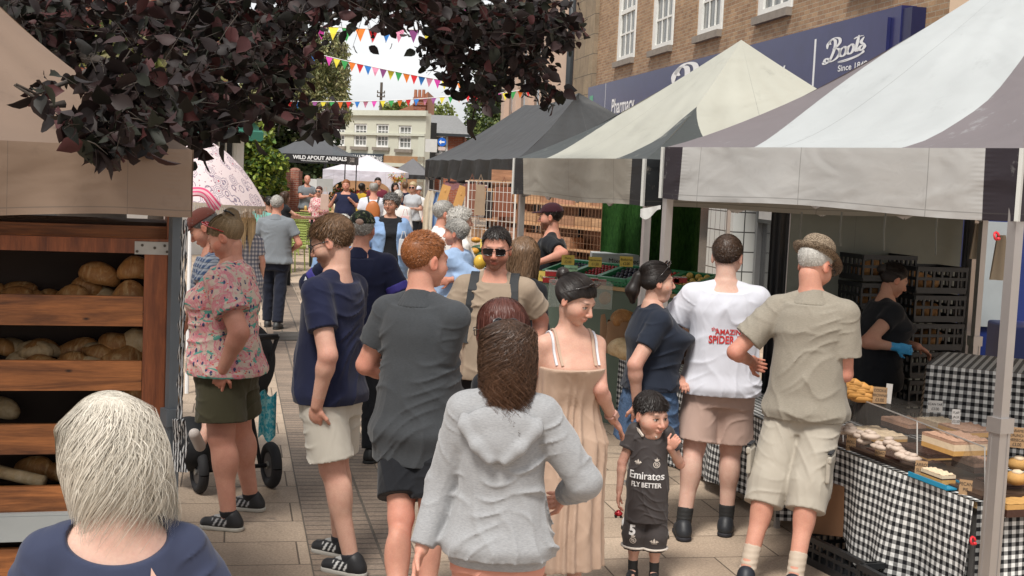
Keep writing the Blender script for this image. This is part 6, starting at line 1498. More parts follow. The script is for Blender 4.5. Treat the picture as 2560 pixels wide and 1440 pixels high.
    if o.get('tips') is not None: tt = np.tile(np.repeat(np.linspace(0, 1, seg+1), 2), m)[:, None]; C = C*(1-tt*.8)+np.array(o['tips'])*tt*.8
    return V, F, C.clip(.003, 1)
NP = [0]
def person(label, hp, d, face, o, group=None):
    """hp: photo pixel of the head top, d: distance, face: facing angle (0 = away from camera, 90 = to the left)"""
    NP[0] += 1; rs = np.random.default_rng(NP[0]*17); vox = o.get('vox', .009 if d < 8.2 else .013 if d < 14 else .02 if d < 24 else .028); cvx = .0062 if d < 7.8 else vox; hvx = o.get('hvox', .0045 if d < 8.2 else .006 if d < 14 else .009 if d < 24 else .014)
    top = W(hp[0], hp[1], d); hs = o.get('hs', 1.04)
    lean, side = o.get('lean', 0), o.get('side', 0); H = o.get('h', top.z/(1-abs(lean)*.12)); sc = H/1.75; f = R(face)
    cf, sf = math.cos(f), math.sin(f)
    off = Vector((side*sc, lean*sc, 0)); loc = Vector((top.x-(off.x*cf-off.y*sf), top.y-(off.x*sf+off.y*cf), o.get('z0', 0)))
    if 'h' in o and 'z0' not in o and o.get('sink'): loc.z = top.z-H
    root = thing('person', label, o.get('cat', 'person'), loc, group, rz=f)
    def L(p):      # world -> local std metres
        v = Vector(p)-loc; return np.array((v.x*cf+v.y*sf, -v.x*sf+v.y*cf, v.z))/sc
    def J(name, dflt):
        v = o.get(name, dflt)
        if v[0] == 'p': return L(W(v[1], v[2], d+v[3]))
        if v[0] == 'g': q = G(v[1], v[2], .08*sc); return L(q)
        return np.array(v, float)
    def sh(z): t = np.clip((np.asarray(z, float)-.92)/.83, 0, 1.1)**1.25; return side*t, lean*t
    fem = o.get('fem', 0); tw, td = o.get('tw', 1.0), o.get('td', 1.0); belly = o.get('belly', 0); child = o.get('child', 0)
    shw = (.146 if fem else .168)*tw**.6
    if child: shw = .145; hs = o.get('hs', 1.06)
    sx, sy = sh(1.43)
    S = {-1: np.array((-shw+sx, sy-.005, 1.390-o.get('drop', 0))), 1: np.array((shw+sx, sy-.005, 1.390-o.get('drop', 0)))}
    E = {1: J('RE', (shw+.06+sx, sy-.03, 1.13)), -1: J('LE', (-shw-.06+sx, sy-.03, 1.13))}; Wr = {1: J('RW', (shw+.05+sx, sy+.05, .88)), -1: J('LW', (-shw-.05+sx, sy+.05, .88))}
    for q in (1, -1):   # keep limb lengths human
        v = E[q]-S[q]; l = np.linalg.norm(v); E[q] = S[q]+v/l*min(max(l, .24), .32); v = Wr[q]-E[q]; l = np.linalg.norm(v); Wr[q] = E[q]+v/l*min(max(l, .21), .27)
    sw = o.get('stance', .10); A = {1: J('RA', (sw, -.02, .085)), -1: J('LA', (-sw, -.02, .085))}; HJ = {q: np.array((q*.088, 0, .72 if child else .90)) for q in (1, -1)}
    K = {q: J('RK' if q > 0 else 'LK', tuple((HJ[q]+A[q])/2+np.array((0, .025, .03)))) for q in (1, -1)}
    hz = 1.75-.118*hs if not child else 1.75-.118*hs
    hx, hy = sh(1.62); HCn = np.array((hx, hy+.015, hz)); yaw, pit, rol = R(o.get('yaw', 0)), R(o.get('pitch', 0)), R(o.get('roll', 0))
    HR = np.array(Matrix.Rotation(yaw, 3, 'Z') @ Matrix.Rotation(-pit, 3, 'X') @ Matrix.Rotation(rol, 3, 'Y'))
    HCn = HCn+np.array((0, .03*math.sin(pit), -.01*abs(math.sin(pit))))
    TP = [(.80, .150, .10, 0), (.88, .164, .116, -.005), (.96, .156, .110, 0), (1.07, .143, .10, .0), (1.20, .150, .106, 0), (1.32, .165, .110, -.002), (1.38, .155, .098, -.006), (1.43, .110, .076, -.008), (1.49, .06, .055, -.005)]
    if fem: TP = [(.80, .165, .11, -.005), (.88, .182, .125, -.012), (.96, .170, .112, -.005), (1.08, .138, .092, 0), (1.20, .145, .110, .012), (1.28, .150, .125, .022), (1.35, .150, .10, .003), (1.41, .140, .082, -.004), (1.46, .09, .06, -.008), (1.5, .052, .05, -.005)]
    if child: TP = [(.56, .165, .12, 0), (.74, .16, .12, 0), (.88, .165, .125, 0), (1.0, .155, .125, .02), (1.15, .15, .115, .01), (1.30, .15, .10, 0), (1.38, .12, .08, 0), (1.43, .06, .055, 0)]
    bust = o.get('bust', 0)
    def trunk(off=0, z0=None, z1=None):
        r_ = []
        for z, rx, ry, cy in TP:
            b = belly*math.exp(-((z-1.05)/.17)**2)+bust*math.exp(-((z-1.27)/.07)**2); x_, y_ = sh(z); r_.append((z, rx*tw+off+.35*b, ry*td+off+b*.75, x_, cy+y_+b*.45))
        if z0 is not None:
            A_ = np.array(r_); lo = [float(np.interp(z0, A_[:, 0], A_[:, i])) for i in range(1, 5)]
            if z0 < A_[0, 0]: lo[0] = A_[0, 1]+.0; lo[1] = A_[0, 2]
            r_ = [(z0, *lo)]+[q for q in r_ if q[0] > z0]
        if z1: r_ = [q for q in r_ if q[0] <= z1]
        return r_
    sk = SK[o.get('skin', 'fair')]; lw = o.get('leg', 1.0); aw = o.get('arm', 1.0)*(0.88 if fem else 1.0)*(1.0 if not child else .95)
    # ---- body
    s = SDF(); s.prof(trunk(-.006), .03)
    for q in (1, -1):
        s.cone(HJ[q], K[q], .082*lw, .056*lw, .03); s.cone(K[q], A[q], .052*lw, .036*lw**.5, .02); c = K[q]+(A[q]-K[q])*.3+np.array((0, -.018, 0)); s.ell(c, (.050*lw, .052*lw, .11), .03)
        s.cone(A[q]+(0, 0, -.02), A[q]+(0, .10, -.05), .035, .03, .02)
        s.cone(S[q]*(1, 1, 1), E[q], .048*aw, .042*aw, .03); s.cone(E[q], Wr[q], .041*aw, .027*aw**.5, .015); s.ell(E[q]+(Wr[q]-E[q])*.25, (.036*aw,)*3, .03)
        s.cone(np.array((sx*.9+q*.03, sy*.9-.012, 1.455)), S[q]+np.array((0, 0, -.004)), .036, .040, .03)
        if vox > .013: hd = Wr[q]+(Wr[q]-E[q])*.25; s.cone(Wr[q], hd, .026, .03, .02)
    nb = np.array((sx*.95, sy*.95-.015, 1.44)); s.cone(nb, HCn+HR@np.array((0, -.02, -.06)), .060 if not fem else .052, .056 if not fem else .049, .03)
    V, F = s.mesh(vox/sc if vox > .009 else vox); C = np.tile(np.array(sk), (len(V), 1))
    kn = np.exp(-(np.linalg.norm(V-K[1], axis=1)/.07)**2)+np.exp(-(np.linalg.norm(V-K[-1], axis=1)/.07)**2)+np.exp(-(np.linalg.norm(V-E[1], axis=1)/.06)**2)+np.exp(-(np.linalg.norm(V-E[-1], axis=1)/.06)**2)
    C = C*(1-.18*kn[:, None]*np.array((0, 1, 1))); parts = [(V, F, C)]
    hv, hf, hc = head_mesh(hvx, o); hv = (hv*hs)@HR.T+HCn; parts.append((hv, hf, hc))
    if vox <= .013:
        for q in (1, -1):
            if o.get('nohand', 0) == q: continue
            hsd = SDF(); dd = Wr[q]-E[q]; dd = dd/np.linalg.norm(dd); hd = o.get('RH' if q > 0 else 'LH'); curl = o.get('curl', .45)
            nrm = np.array((-q, 0, 0.)) if abs(dd[0]) < .8 else np.array((0, 0, -1.))
            if hd: 
                if len(hd) > 3: curl = hd[3]
                dd = np.array(hd[:3], float); dd /= np.linalg.norm(dd)
                if len(hd) > 4: nrm = np.array(hd[4:7], float)
            thumb = -1 if q > 0 else 1
            if o.get('fl'+str(q)): thumb = -thumb
            hsd.cone(E[q]+(Wr[q]-E[q])*.82, Wr[q], .030*aw**.5, .027*aw**.5, .01); hand_sdf(hsd, Wr[q], dd, nrm, thumb, curl, o.get('hsz', 1.0)); v, f_ = hsd.mesh(.0055 if vox < .01 else .008)
            c_ = np.tile(np.array(sk)*(1.03, .9, .87), (len(v), 1))
            if o.get('glove') == q: c_ = np.tile((.05, .30, .55), (len(v), 1))
            parts.append((v, f_, c_))
    V, F, C = join(parts); body = mesh_obj('body', V*sc, F, SKIN, root, True, True, None, C)
    # ---- legs wear
    if o.get('legs'):
        kind, mat, hem = o['legs']; s = SDF(); s.prof([r_ for r_ in trunk(.014, .60 if child else .77, .9 if child else 1.06)], .03, wr=.004, seed=NP[0])
        for q in (1, -1):
            if kind == 'skirt': continue
            fl = o.get('flare', .0); hp_ = HJ[q]+np.array((q*.002, 0, -.01))
            if hem > K[q][2]: t = (hp_[2]-hem)/(hp_[2]-K[q][2]); e = hp_+(K[q]-hp_)*t; s.cone(hp_, e, .094*lw, .088*lw+fl, .03, cut=.0, wr=.007)
            else:
                s.cone(hp_, K[q], .094*lw, .078*lw+fl, .03, wr=.008); t = (K[q][2]-hem)/(K[q][2]-A[q][2]); e = K[q]+(A[q]-K[q])*min(t, 1.0); s.cone(K[q], e, .078*lw+fl, .072*lw+fl, .03, cut=.0, wr=.007)
        if kind == 'skirt': s.p = []; x_, y_ = 0, 0; s.prof([(hem, .20*tw, .16*td, 0, 0), (.7, .195*tw, .15*td, 0, 0), (.88, .19*tw, .135*td, 0, 0), (1.04, .155*tw, .11*td, 0, 0)], .03, wr=.006, seed=3)
        V, F = s.mesh(cvx); nm = {'shorts': 'shorts', 'trousers': 'trousers', 'skirt': 'skirt'}[kind]; lo_ = mesh_obj(nm, V*sc, F, mat, root, True, True, sharp=48); o['_legs'] = lo_
    # ---- top
    if o.get('top'):
        mat, hem, sl = o['top'][:3]; off = o.get('loose', .014); off = off if off > .026 else .010+off*.35; s = SDF(); rows = trunk(off, hem, 1.46 if not o.get('strappy') else o['strappy'])
        hw_ = min(.012, o.get('hemw', .006)); rows = [(z, rx+(hw_ if z < 1.1 else 0)+(.020 if z < .93 and not child else 0), ry+(hw_ if z < 1.1 else 0)+(.016 if z < .93 else 0), cx, cy) for z, rx, ry, cx, cy in rows]
        if o.get('dress'): rows = [(o['dress'], .23, .19, 0, 0), (.6, .21, .17, 0, 0)]+[r_ for r_ in rows if r_[0] > .75]; rows[0] = (o['dress'], .23, .19, 0, 0)
        s.prof(rows, .03, wr=o.get('wr', .0068), seed=NP[0]*1.7, vert=o.get('vert', 0))
        loose = off
        if sl > 0:
            for q in (1, -1):
                x0 = nb+np.array((q*.045, .0, .012+(.0 if not child else -.02))); r0 = .048*aw+loose+.004
                if sl <= 1: e = S[q]+(E[q]-S[q])*sl; s.cone(x0, S[q], .040+loose*.6, r0-.006, .03); s.cone(S[q], e, r0, min(.084, o.get('slw', (.062 if fem else .070)))*aw**.6, .02, cut=.0, wr=.007)
                else: e = E[q]+(Wr[q]-E[q])*(sl-1); s.cone(x0, S[q], .040+loose*.6, r0-.006, .03); s.cone(S[q], E[q], r0, .060*aw, .02, wr=.009); s.cone(E[q], e, .060*aw, .043*aw, .03, cut=.0, wr=.010)
        nk = nb+np.array((0, .012, .035)); s.ell(nk+np.array((0, .018, .034)), (.060, .062, .036) if o.get('collar') else (.064, .066, .040), .006, op='s')
        if o.get('scoop'): s.ell(nb+np.array((0, -.05, .01)), (.115, .11, .062), .01, op='s')
        V, F = s.mesh(cvx); tob = mesh_obj(o.get('topname', 'shirt'), V*sc, F, mat, root, True, True, sharp=48); o['_top'] = tob; o['_tm'] = (V*sc, F); o['_bv'] = [BVHTree.FromPolygons([tuple(v) for v in V*sc], [tuple(f_) for f_ in F]), BVHTree.FromPolygons([tuple(v.co) for v in body.data.vertices], [tuple(p_.vertices) for p_ in body.data.polygons])] if d < 9 else None
        if o.get('collar'):
            c_ = nb+np.array((0, .008, .040)); s = SDF()
            for a in np.linspace(.30, 2*math.pi-.30, 30):
                bk_ = .5-.5*math.cos(a); u_ = np.array((math.sin(a), math.cos(a), 0)); s.cone(c_+u_*(.057, .060, 0)+(0, 0, .004+.018*bk_), c_+u_*(.104, .098, 0)+(0, 0, -.058+.010*bk_), .006, .008, .012)
            V, F = s.mesh(.006); mesh_obj('collar', V*sc, F, o.get('collarmat', mat), root, True, True)
    if o.get('pre'): o['pre'](root, dict(S=S, E=E, W=Wr, K=K, A=A, nb=nb, HC=HCn, HR=HR, sc=sc, trunk=trunk, sh=sh, hs=hs, vox=vox, sk=sk))
    # ---- shoes / socks
    if o.get('shoe') is not None:
        for q in (1, -1):
            a = A[q]; th = o.get('toe', 8)*q; dirn = np.array((math.sin(R(th)), math.cos(R(th)), 0)); s = SDF(); g = a*(1, 1, 0)
            s.cone(g+(0, 0, .035)-dirn*.045, g+(0, 0, .03)+dirn*.13, .040, .036, .03); s.cone(g+(0, 0, .06)-dirn*.03, g+(0, 0, .05)+dirn*.06, .040, .034, .03); s.cone(a+(0, 0, -.03)-dirn*.012, a+(0, 0, .0)-dirn*.016, .042, .043, .02)
            s.cutfn(lambda X, Y, Z: .022-Z+0*X+0*Y); V, F = s.mesh(max(.007, vox*.7)); x, y, z = V.T; C = np.tile(np.array(o['shoe']), (len(V), 1))
            if o.get('stripes') is not None and d < 9:
                t_ = (V-g)@dirn; u = np.mod(t_+z*.55+.005, .030); C[(u < .012) & (t_ > -.005) & (t_ < .085) & (z > .03) & (z < .07)] = o['stripes']; C[(t_ > .03) & (t_ < .09) & (z > .078)] = (.35, .35, .34)
            sh_ = mesh_obj('shoe', V*sc, F, SHOEM, root, True, True, None, C)
            s = SDF(); s.cone(g+(0, 0, .014)-dirn*.045, g+(0, 0, .014)+dirn*.125, .044, .042, .02); s.cutfn(lambda X, Y, Z: np.maximum(.001-Z, Z-.024)+0*X+0*Y); V, F = s.mesh(.007); mesh_obj('sole', V*sc, F, vplain(o.get('sole', (.02, .02, .02))), sh_, True, True)
            if o.get('sock'):
                c_, hh = o['sock']; s = SDF(); tq = hh/(K[q][2]-A[q][2]); s.cone(a+(0, 0, -.02), a+(K[q]-a)*tq, .041, .043*lw**.5, .01, cut=.0); 
                if hh > .06: 
                    for i in range(4): s.ell(a+(K[q]-a)*tq*(.2+.22*i), (.046, .046, .007), .006)
                V, F = s.mesh(.007); mesh_obj('sock', V*sc, F, vplain(c_), root, True, True)
    # ---- hair
    hc_ = HC.get(o.get('hair'), None)
    if hc_ is not None:
        mode = o.get('style', 'short'); cap = o.get('cap', {'short': .010, 'spiky': .004, 'back': .006, 'fall': .012, 'curl': .014}[mode]); parts = []
        s = SDF(); s.ell((0, -.018, .035+cap*(.45 if mode in ('short', 'spiky') else 0)), (.077+cap*(.45 if mode in ('short', 'spiky') else 1), .097+cap*.8, .083+cap*.75), .01)
        hl = o.get('hl', [-.075, -.055, -.01, .045, o.get('hairline', .062)])
        s.cutfn(lambda X, Y, Z: (np.interp(Y, [-.10, -.04, .0, .05, .09], hl)+.004*np.sin(X*170+Y*90)-Z)*.8+0*X)
        if o.get('bald'): s.ell((0, .01, .125), (.055, .085, .035), .01, op='s')
        for e in o.get('hairadd', []):
            if e[0] == 'e': s.ell(e[1], e[2], .015)
            else: s.cone(e[1], e[2], e[3], e[4], .02)
        V, F = s.mesh(max(.005, hvx*1.0)); no = np.sin(V[:, 0]*260+V[:, 1]*60)*.10+np.sin(V[:, 0]*520+V[:, 2]*90)*.08; parts.append((V, F, (np.array(hc_)*.75)[None]*(1+no[:, None])))
        n = o.get('nh', 2600 if d < 8 else 1100 if d < 14 else 350 if d < 24 else 0); L_ = o.get('hl_len', {'short': .022, 'spiky': .013, 'back': .11, 'fall': .25, 'curl': .03}[mode])
        if n: parts.append(strands(o, cap, n, L_, o.get('hw', .0011 if d < 8 else .002 if d < 14 else .004), mode, rs, hc_, HR.T@np.array((0, 0, -1.))))
        V, F, C = join(parts); V = (V*hs)@HR.T+HCn; mesh_obj('hair', V*sc, F, HAIRM, root, True, True, None, C)
    hm = lambda v: ((np.asarray(v, float)*hs)@HR.T+HCn)*sc
    if o.get('glasses'):
        gk, gc = o['glasses']; s = MB(); m_ = plain('glasses_'+gk, gc, .15, 0, 0, spec=.8); zz = .002 if gk != 'onhead' else 0
        if gk == 'onhead' or gk == 'onhead_red':
            for x in (-1, 1): s.tube([hm((x*.028+.022*math.cos(a), .060+.012*math.sin(a)*.6, .112+.018*math.sin(a))) for a in np.linspace(0, 2*math.pi, 13)], .0028*sc, 6); s.tube([hm((x*.055, .058, .11)), hm((x*.088, .0, .055)), hm((x*.088, -.035, .02))], .0025*sc, 6)
            s.tube([hm((-.01, .066, .115)), hm((.01, .066, .115))], .003*sc, 5)
            for x in (-1, 1): s.add([hm((x*.028+.02*math.cos(a), .061+.012*math.sin(a)*.6, .112+.016*math.sin(a))) for a in np.linspace(0, 2*math.pi, 12, endpoint=False)], [tuple(range(12))], [[(0, 0)]*12])
        else:
            for x in (-1, 1):
                w_, h_ = (.030, .019) if gk == 'sun' else (.024, .017)
                ring = [hm((x*.033+w_*max(-1, min(1, 1.25*math.cos(a))), .103-.012*abs(math.cos(a)), zz+h_*max(-1, min(1, 1.25*math.sin(a))))) for a in np.linspace(0, 2*math.pi, 17)]
                s.tube(ring, .0022*sc, 5); s.tube([hm((x*.062, .092, .008)), hm((x*.082, .04, .008)), hm((x*.086, -.015, .004))], .0024*sc, 5)
                if gk == 'sun': s.add(ring[:-1], [tuple(range(16))], [[(0, 0)]*16])
            s.tube([hm((-.008, .106, .006)), hm((.008, .106, .006))], .0025*sc, 5)
        s.build('glasses', m_, root, True, local=True)
    if o.get('hat'):
        kind, hm_ = o['hat']; s = SDF()
        if kind == 'cap':
            s.ell((0, -.016, .045), (.088, .108, .088), .01); s.cutfn(lambda X, Y, Z: (.045+.10*(Y)*.2-Z)+0*X); V, F = s.mesh(.006); V = (V*hs)@HR.T+HCn; h_ = mesh_obj('cap', V*sc, F, hm_, root, True, True)
            s = SDF(); s.ell((0, .085, .045), (.066, .085, .012), .01); s.cutfn(lambda X, Y, Z: np.maximum(.05-Y, .046-.25*(Y-.05)-.012-Z)+0*X); s.ell((0, .085, .036), (.06, .075, .009), .004, op='s'); V, F = s.mesh(.005); V = (V*hs)@HR.T+HCn; mesh_obj('peak', V*sc, F, hm_, h_, True, True)
            if o.get('strapgap'): mb = MB(); mb.ico(hm((0, -.118, .055)), (.03*sc, .012*sc, .022*sc), 12, 8); mb.build('back_opening', plain('scalp', (.36, .24, .19), .6), h_, True, local=True)
        else:
            s.ell((0, -.018, .095), (.080, .095, .062), .012); s.ell((0, -.018, .06), (.088, .104, .04), .012); s.ell((0, -.01, .165), (.03, .06, .018), .02, op='s'); V, F = s.mesh(.006); V = (V*hs)@HR.T+HCn; h_ = mesh_obj('trilby', V*sc, F, hm_, root, True, True)
            def bf(u, v): a = u*2*math.pi; r1 = 1+.42*v; return hm((.088*r1*math.sin(a), -.014+.104*r1*math.cos(a)*(1+.12*v*math.cos(a)), .056-.012*v+(.030*v*v*max(0, -math.cos(a)))-(.035*v*v*max(0, math.cos(a)))+.014*v*abs(math.sin(a))))
            mb = MB(); mb.grid(bf, 48, 6, 4, .6); mb.grid(lambda u, v: bf(u, v)-np.array((0, 0, .004)), 48, 6, 4, .6, True); mb.build('brim', hm_, h_, True, local=True)
    if o.get('post'): o['post'](root, dict(S=S, E=E, W=Wr, K=K, A=A, nb=nb, HC=HCn, HR=HR, sc=sc, hm=hm, trunk=trunk, sh=sh, hs=hs, vox=vox, sk=sk, o=o))
    return root
SHOEM = vcol('shoe', .5, .15, .4)
def vplain(c): k = 'cloth_%d_%d_%d' % tuple(int(x*99) for x in c); return MATS.get(k) or plain(k, c, .7, 0, .1, 20)
# ================================================================== THE CAST
def floral():
    q = NM('tropical_shirt', .8, 0, .2); o = q.tc('Object'); ow = q.mapping(o, (1, 1, 1)); n = q.noise(o, 13, 3, .5, 1.5); v = q.vor(q.mapping(o, (1, 1, .6)), 26); v2 = q.vor(q.mapping(o, (.6, .6, 1)), 48); v3 = q.vor(o, 90); band = q.noise(q.mapping(o, (1, 1, 2.2)), 6, 3, .5, 2)
    c = q.ramp(n, [(.36, (.55, .46, .38)), (.45, (.60, .50, .42)), (.52, (.62, .20, .26)), (.62, (.60, .42, .36))]); c = q.mix(q.math('GREATER_THAN', band, .60), c, (.12, .36, .30)); c = q.mix(q.math('MULTIPLY', q.math('LESS_THAN', v, .22), q.math('GREATER_THAN', v3, .25)), c, (.045, .06, .14))
    c = q.mix(q.math('LESS_THAN', v2, .20), c, (.60, .13, .10)); c = q.mix(q.math('MULTIPLY', q.math('LESS_THAN', v3, .13), .8), c, (.16, .06, .07)); q.color(c); q.bump(q.noise(o, 9, 3, .5, 1), .4, .03); return q.m
def plaid(name, c1, c2, c3, n=26):
    q = NM(name, .85, 0, .2); x, y, z = q.sep(q.tc('Object')); st = lambda v, k, t: q.math('GREATER_THAN', q.math('FRACT', q.math('MULTIPLY', v, k)), t)
    xy = q.math('ADD', x, q.math('MULTIPLY', y, .7)); c = q.mix(q.math('MULTIPLY', st(xy, n, .5), .6), c1, c2); c = q.mix(q.math('MULTIPLY', st(z, n, .5), .6), c, c2); c = q.mix(q.math('MULTIPLY', st(z, n, .9), .7), c, c3); c = q.mix(q.math('MULTIPLY', st(xy, n, .9), .7), c, c3); q.color(c); return q.m
def speck(name, a, b, sc=60, lo=.45, hi=.55):
    q = NM(name, .85, 0, .2); q.color(q.ramp(q.noise(q.tc('Object'), sc, 3, .7, .5), [(lo, a), (hi, b)])); q.bump(q.noise(q.tc('Object'), 9, 3, .5, 1), .4, .03); return q.m
def straw():
    q = NM('woven_straw', .8, 0, .2); o = q.tc('Object'); a = q.wave(q.mapping(o, (1, 1, 1.6)), 42, 1.0, 1, d='Z'); b = q.vor(o, 150); q.color(q.mix(q.math('GREATER_THAN', b, .42), (.09, .065, .045), q.ramp(a, [(.3, (.14, .10, .07)), (.7, (.40, .32, .23))]))); q.bump(b, .8, .004); return q.m
def camo():
    q = NM('camo_cloth', .8, 0, .2); n = q.noise(q.tc('Object'), 30, 2, .4, .6); q.color(q.ramp(n, [(.42, (.012, .014, .012)), (.52, (.03, .05, .02)), (.60, (.20, .18, .12)), (.64, (.015, .02, .012))], True)); return q.m
NAVY = fabric('navy_cotton', (.010, .013, .038), .85, .15, .45); CHAR = fabric('charcoal_polo', (.055, .060, .066), .9, .1, .45, .25); HEATH = fabric('heather_grey', (.35, .355, .365), .95, .06, .35, .28, .25)
HTAN = fabric('taupe_cotton', (.30, .235, .175), .9, .08, .5); BEIGE = fabric('beige_satin', (.45, .32, .24), .7, .08, .7); BLKN = fabric('black_navy_cotton', (.014, .019, .032), .85, .15, .45)
WHT = fabric('white_cotton', (.58, .59, .65), .85, .04, .55); OAT = fabric('oatmeal_pique', (.30, .27, .22), .9, .07, .5, .22); STONEC = fabric('stone_cotton', (.37, .335, .28), .85, .08, .8); OLIVE = fabric('olive_cotton', (.055, .050, .028), .85, .15, .7)
CREAMS = fabric('cream_shorts', (.48, .45, .39), .8, .05, .7); MAUVE = fabric('dusty_pink_cotton', (.44, .31, .26), .85, .07, .6); BLK_ = fabric('black_cotton', (.010, .011, .014), .85, .15, .4); DENIM = speck('denim', (.045, .085, .16), (.10, .16, .27), 120, .3, .7)
LBLUE = fabric('pale_blue_cotton', (.30, .42, .62), .85, .06, .6); BLUES = fabric('blue_chambray', (.20, .31, .50), .85, .10, .6); WHT2 = fabric('white_linen', (.68, .66, .64), .85, .05, .6); GREYT = fabric('mid_grey_cotton', (.18, .20, .22), .9, .08, .4); BROWNP = fabric('kit_brown', (.050, .043, .043), .6, .12, .4)
PINKS = fabric('salmon_cotton', (.58, .27, .20), .85, .08, .4); MAROON = fabric('maroon_cotton', (.13, .02, .035), .85); MUST = fabric('mustard_cotton', (.45, .29, .03), .85); TEAL = fabric('aqua_cotton', (.22, .55, .48), .85); SLATEB = fabric('dusty_navy_crepe', (.036, .044, .082), .85, .10, .45)
def strap_loop(root, c, pts, w, nm, mat, th=.006):
    mb = MB(); P = [Vector(p)*c['sc'] for p in pts]
    for i in range(len(P)-1): mb.bar(P[i], P[i+1], w*c['sc'], th, up=Vector((0, 0, 1)) if abs((P[i+1]-P[i]).normalized().z) < .9 else Vector((0, 1, 0)))
    return mb.build(nm, mat, root, local=True)
def strap_on(root, c, x, z0, z1, w, nm, mat, zb=1.3, x1=None):
    sc = c['sc']; o = c['o']; P = []; x1 = x if x1 is None else x1
    def hit(p, d_, ax, sg):
        best = None
        for b_ in o['_bv']:
            h = b_.ray_cast(Vector(p)*sc, Vector(d_), 1.0)
            if h[0] is not None and (best is None or h[0][ax]*sg > best[ax]*sg): best = h[0]
        return best
    for t in np.linspace(0, 1, 9): h = hit((x1+(x-x1)*t, .6, z0+(z1-z0)*t), (0, -1, 0), 1, 1); P.append(h+Vector((0, .005, 0))) if h else None
    for t in np.linspace(0, 1, 6): h = hit((x, .055-.10*t, 1.8), (0, 0, -1), 2, 1); P.append(h+Vector((0, 0, .005))) if h else None
    for t in np.linspace(0, 1, 5): h = hit((x, -.6, z1-.02-(z1-zb)*t), (0, 1, 0), 1, -1); P.append(h-Vector((0, .005, 0))) if h else None
    mb = MB()
    for i in range(len(P)-1):
        v = P[i+1]-P[i]
        if v.length < .004 or v.length > .16: continue
        s_ = Vector((1, 0, 0)); s_ = (s_-v.normalized()*s_.dot(v.normalized())).normalized(); n_ = s_.cross(v.normalized()); mb.bar(P[i]-v*.08, P[i+1]+v*.08, w*sc, .007, up=n_ if 0 else Vector((0, 1, 0)) if abs(v.normalized().y) < .8 else Vector((0, 0, 1)))
    return mb.build(nm, mat, root, local=True)
# --- 1 blonde woman, nearest, lower left
def blouse_post(root, c):
    sc = c['sc']; s = SDF()
    # gathered sleeve caps
    for q in (1, -1): s.ell(c['S'][q]+np.array((q*.015, 0, -.05)), (.085, .085, .10), .03)
    V, F = s.mesh(.008); mesh_obj('puff_sleeve', V*sc, F, SLATEB, root, True, True)
def keyhole(root, c):
    sc = c['sc']; b_ = c['o']['_bv'][0]; V = []
    for (x, z) in ((.035, 1.385), (.050, 1.36), (.060, 1.33), (.058, 1.30), (.050, 1.285), (.040, 1.30), (.032, 1.34)):
        h = b_.ray_cast(Vector((x, -.6, z))*sc, Vector((0, 1, 0)), 1.0); V.append((h[0] if h[0] else Vector((x, -.1, z))*sc)-Vector((0, .004, 0)))
    mesh_obj('keyhole_opening', V, [tuple(range(7))], vplain(SK['pale']), c['o']['_top'], True)
person('blonde haired woman in a navy keyhole blouse, nearest at the lower left', (258, 1022), 2.72, 18, dict(fem=1, skin='pale', hair='ash', style='fall', nh=16000, hw=.0006, hl_len=.20, hr=.106, wave=22, wamp=.9, scoop=1, post=keyhole, cap=.018, lean=.10, side=-.075, pitch=24, yaw=22, roll=-4, part=.01,
    top=(SLATEB, .9, 1.5), loose=.012, vox=.008, hvox=.005, tips=(.60, .56, .48), legs=('trousers', BLK_, .1), shoe=(.02, .02, .02), hl=[-.11, -.09, -.03, .03, .06], arm=1.15, tw=1.05, yneck=1, LE=(-.30, .05, 1.12), RE=(.28, .02, 1.12)))
# --- 2 hooded sweatshirt woman
def hoodie_post(root, c):
    s = SDF(); nb = c['nb']; sc = c['sc']
    A_ = nb.copy(); s.ell(A_+(0, -.095, -.085), (.145, .042, .085), .03); s.ell(A_+(0, -.115, -.16), (.075, .032, .055), .04)
    for q in (1, -1):
        pts = [A_+np.array(v) for v in ((q*.03, -.142, -.205), (q*.085, -.132, -.155), (q*.140, -.095, -.085), (q*.150, -.03, -.015), (q*.10, .06, .02))]
        for a_, b_ in zip(pts[:-1], pts[1:]): s.cone(a_, b_, .016, .018, .028)
    V, F = s.mesh(.007); mesh_obj('hood', V*sc, F, HEATH, root, True, True)
    s = SDF(); rows = [(z, rx+.030, ry+.030, cx, cy) for z, rx, ry, cx, cy in c['trunk'](0, .80, .97)]; s.prof([r_ for r_ in rows if r_[0] < .9], .02, vert=.0); V, F = s.mesh(.009); mesh_obj('waistband', V*sc, F, HEATH, root, True, True)
person('woman with wavy brown hair and sunglasses on her head in a grey hoodie', (1270, 806), 4.5, -6, dict(fem=1, skin='fair', hair='brown', style='fall', wave=40, wamp=2.6, nh=9500, hw=.0009, hl_len=.52, hr=.100, hj=.45, cap=.012, tips=(.16, .075, .04), yaw=14, pitch=6, glasses=('onhead', (.02, .015, .015)), hl=[-.11, -.09, -.03, .03, .06],
    hairadd=[('c', (0, -.085, -.03), (0, -.085, -.15), .055, .035)], top=(HEATH, .84, 1.94), loose=.028, wr=.009, topname='hoodie', hemw=.0, tw=.98, arm=1.2, LE=('p', 1098, 1235, .06), LW=('p', 1045, 1400, -.05), RE=('p', 1462, 1205, -.03), RW=('p', 1400, 1245, .22), legs=('trousers', PINKS, .1), shoe=(.6, .6, .6), post=hoodie_post))
# --- 2b auburn head just beyond
person('auburn haired person with glasses in profile just beyond the grey hoodie', (1262, 752), 5.15, 62, dict(fem=1, skin='ruddy', hair='auburn', style='fall', nh=3000, hw=.0011, hl_len=.20, cap=.014, pitch=12, glasses=('clear', (.02, .02, .02)), top=(BLK_, .9, 1.8), legs=('trousers', BLK_, .1), shoe=(.02, .02, .02), hl=[-.09, -.06, .0, .05, .072], part=0))
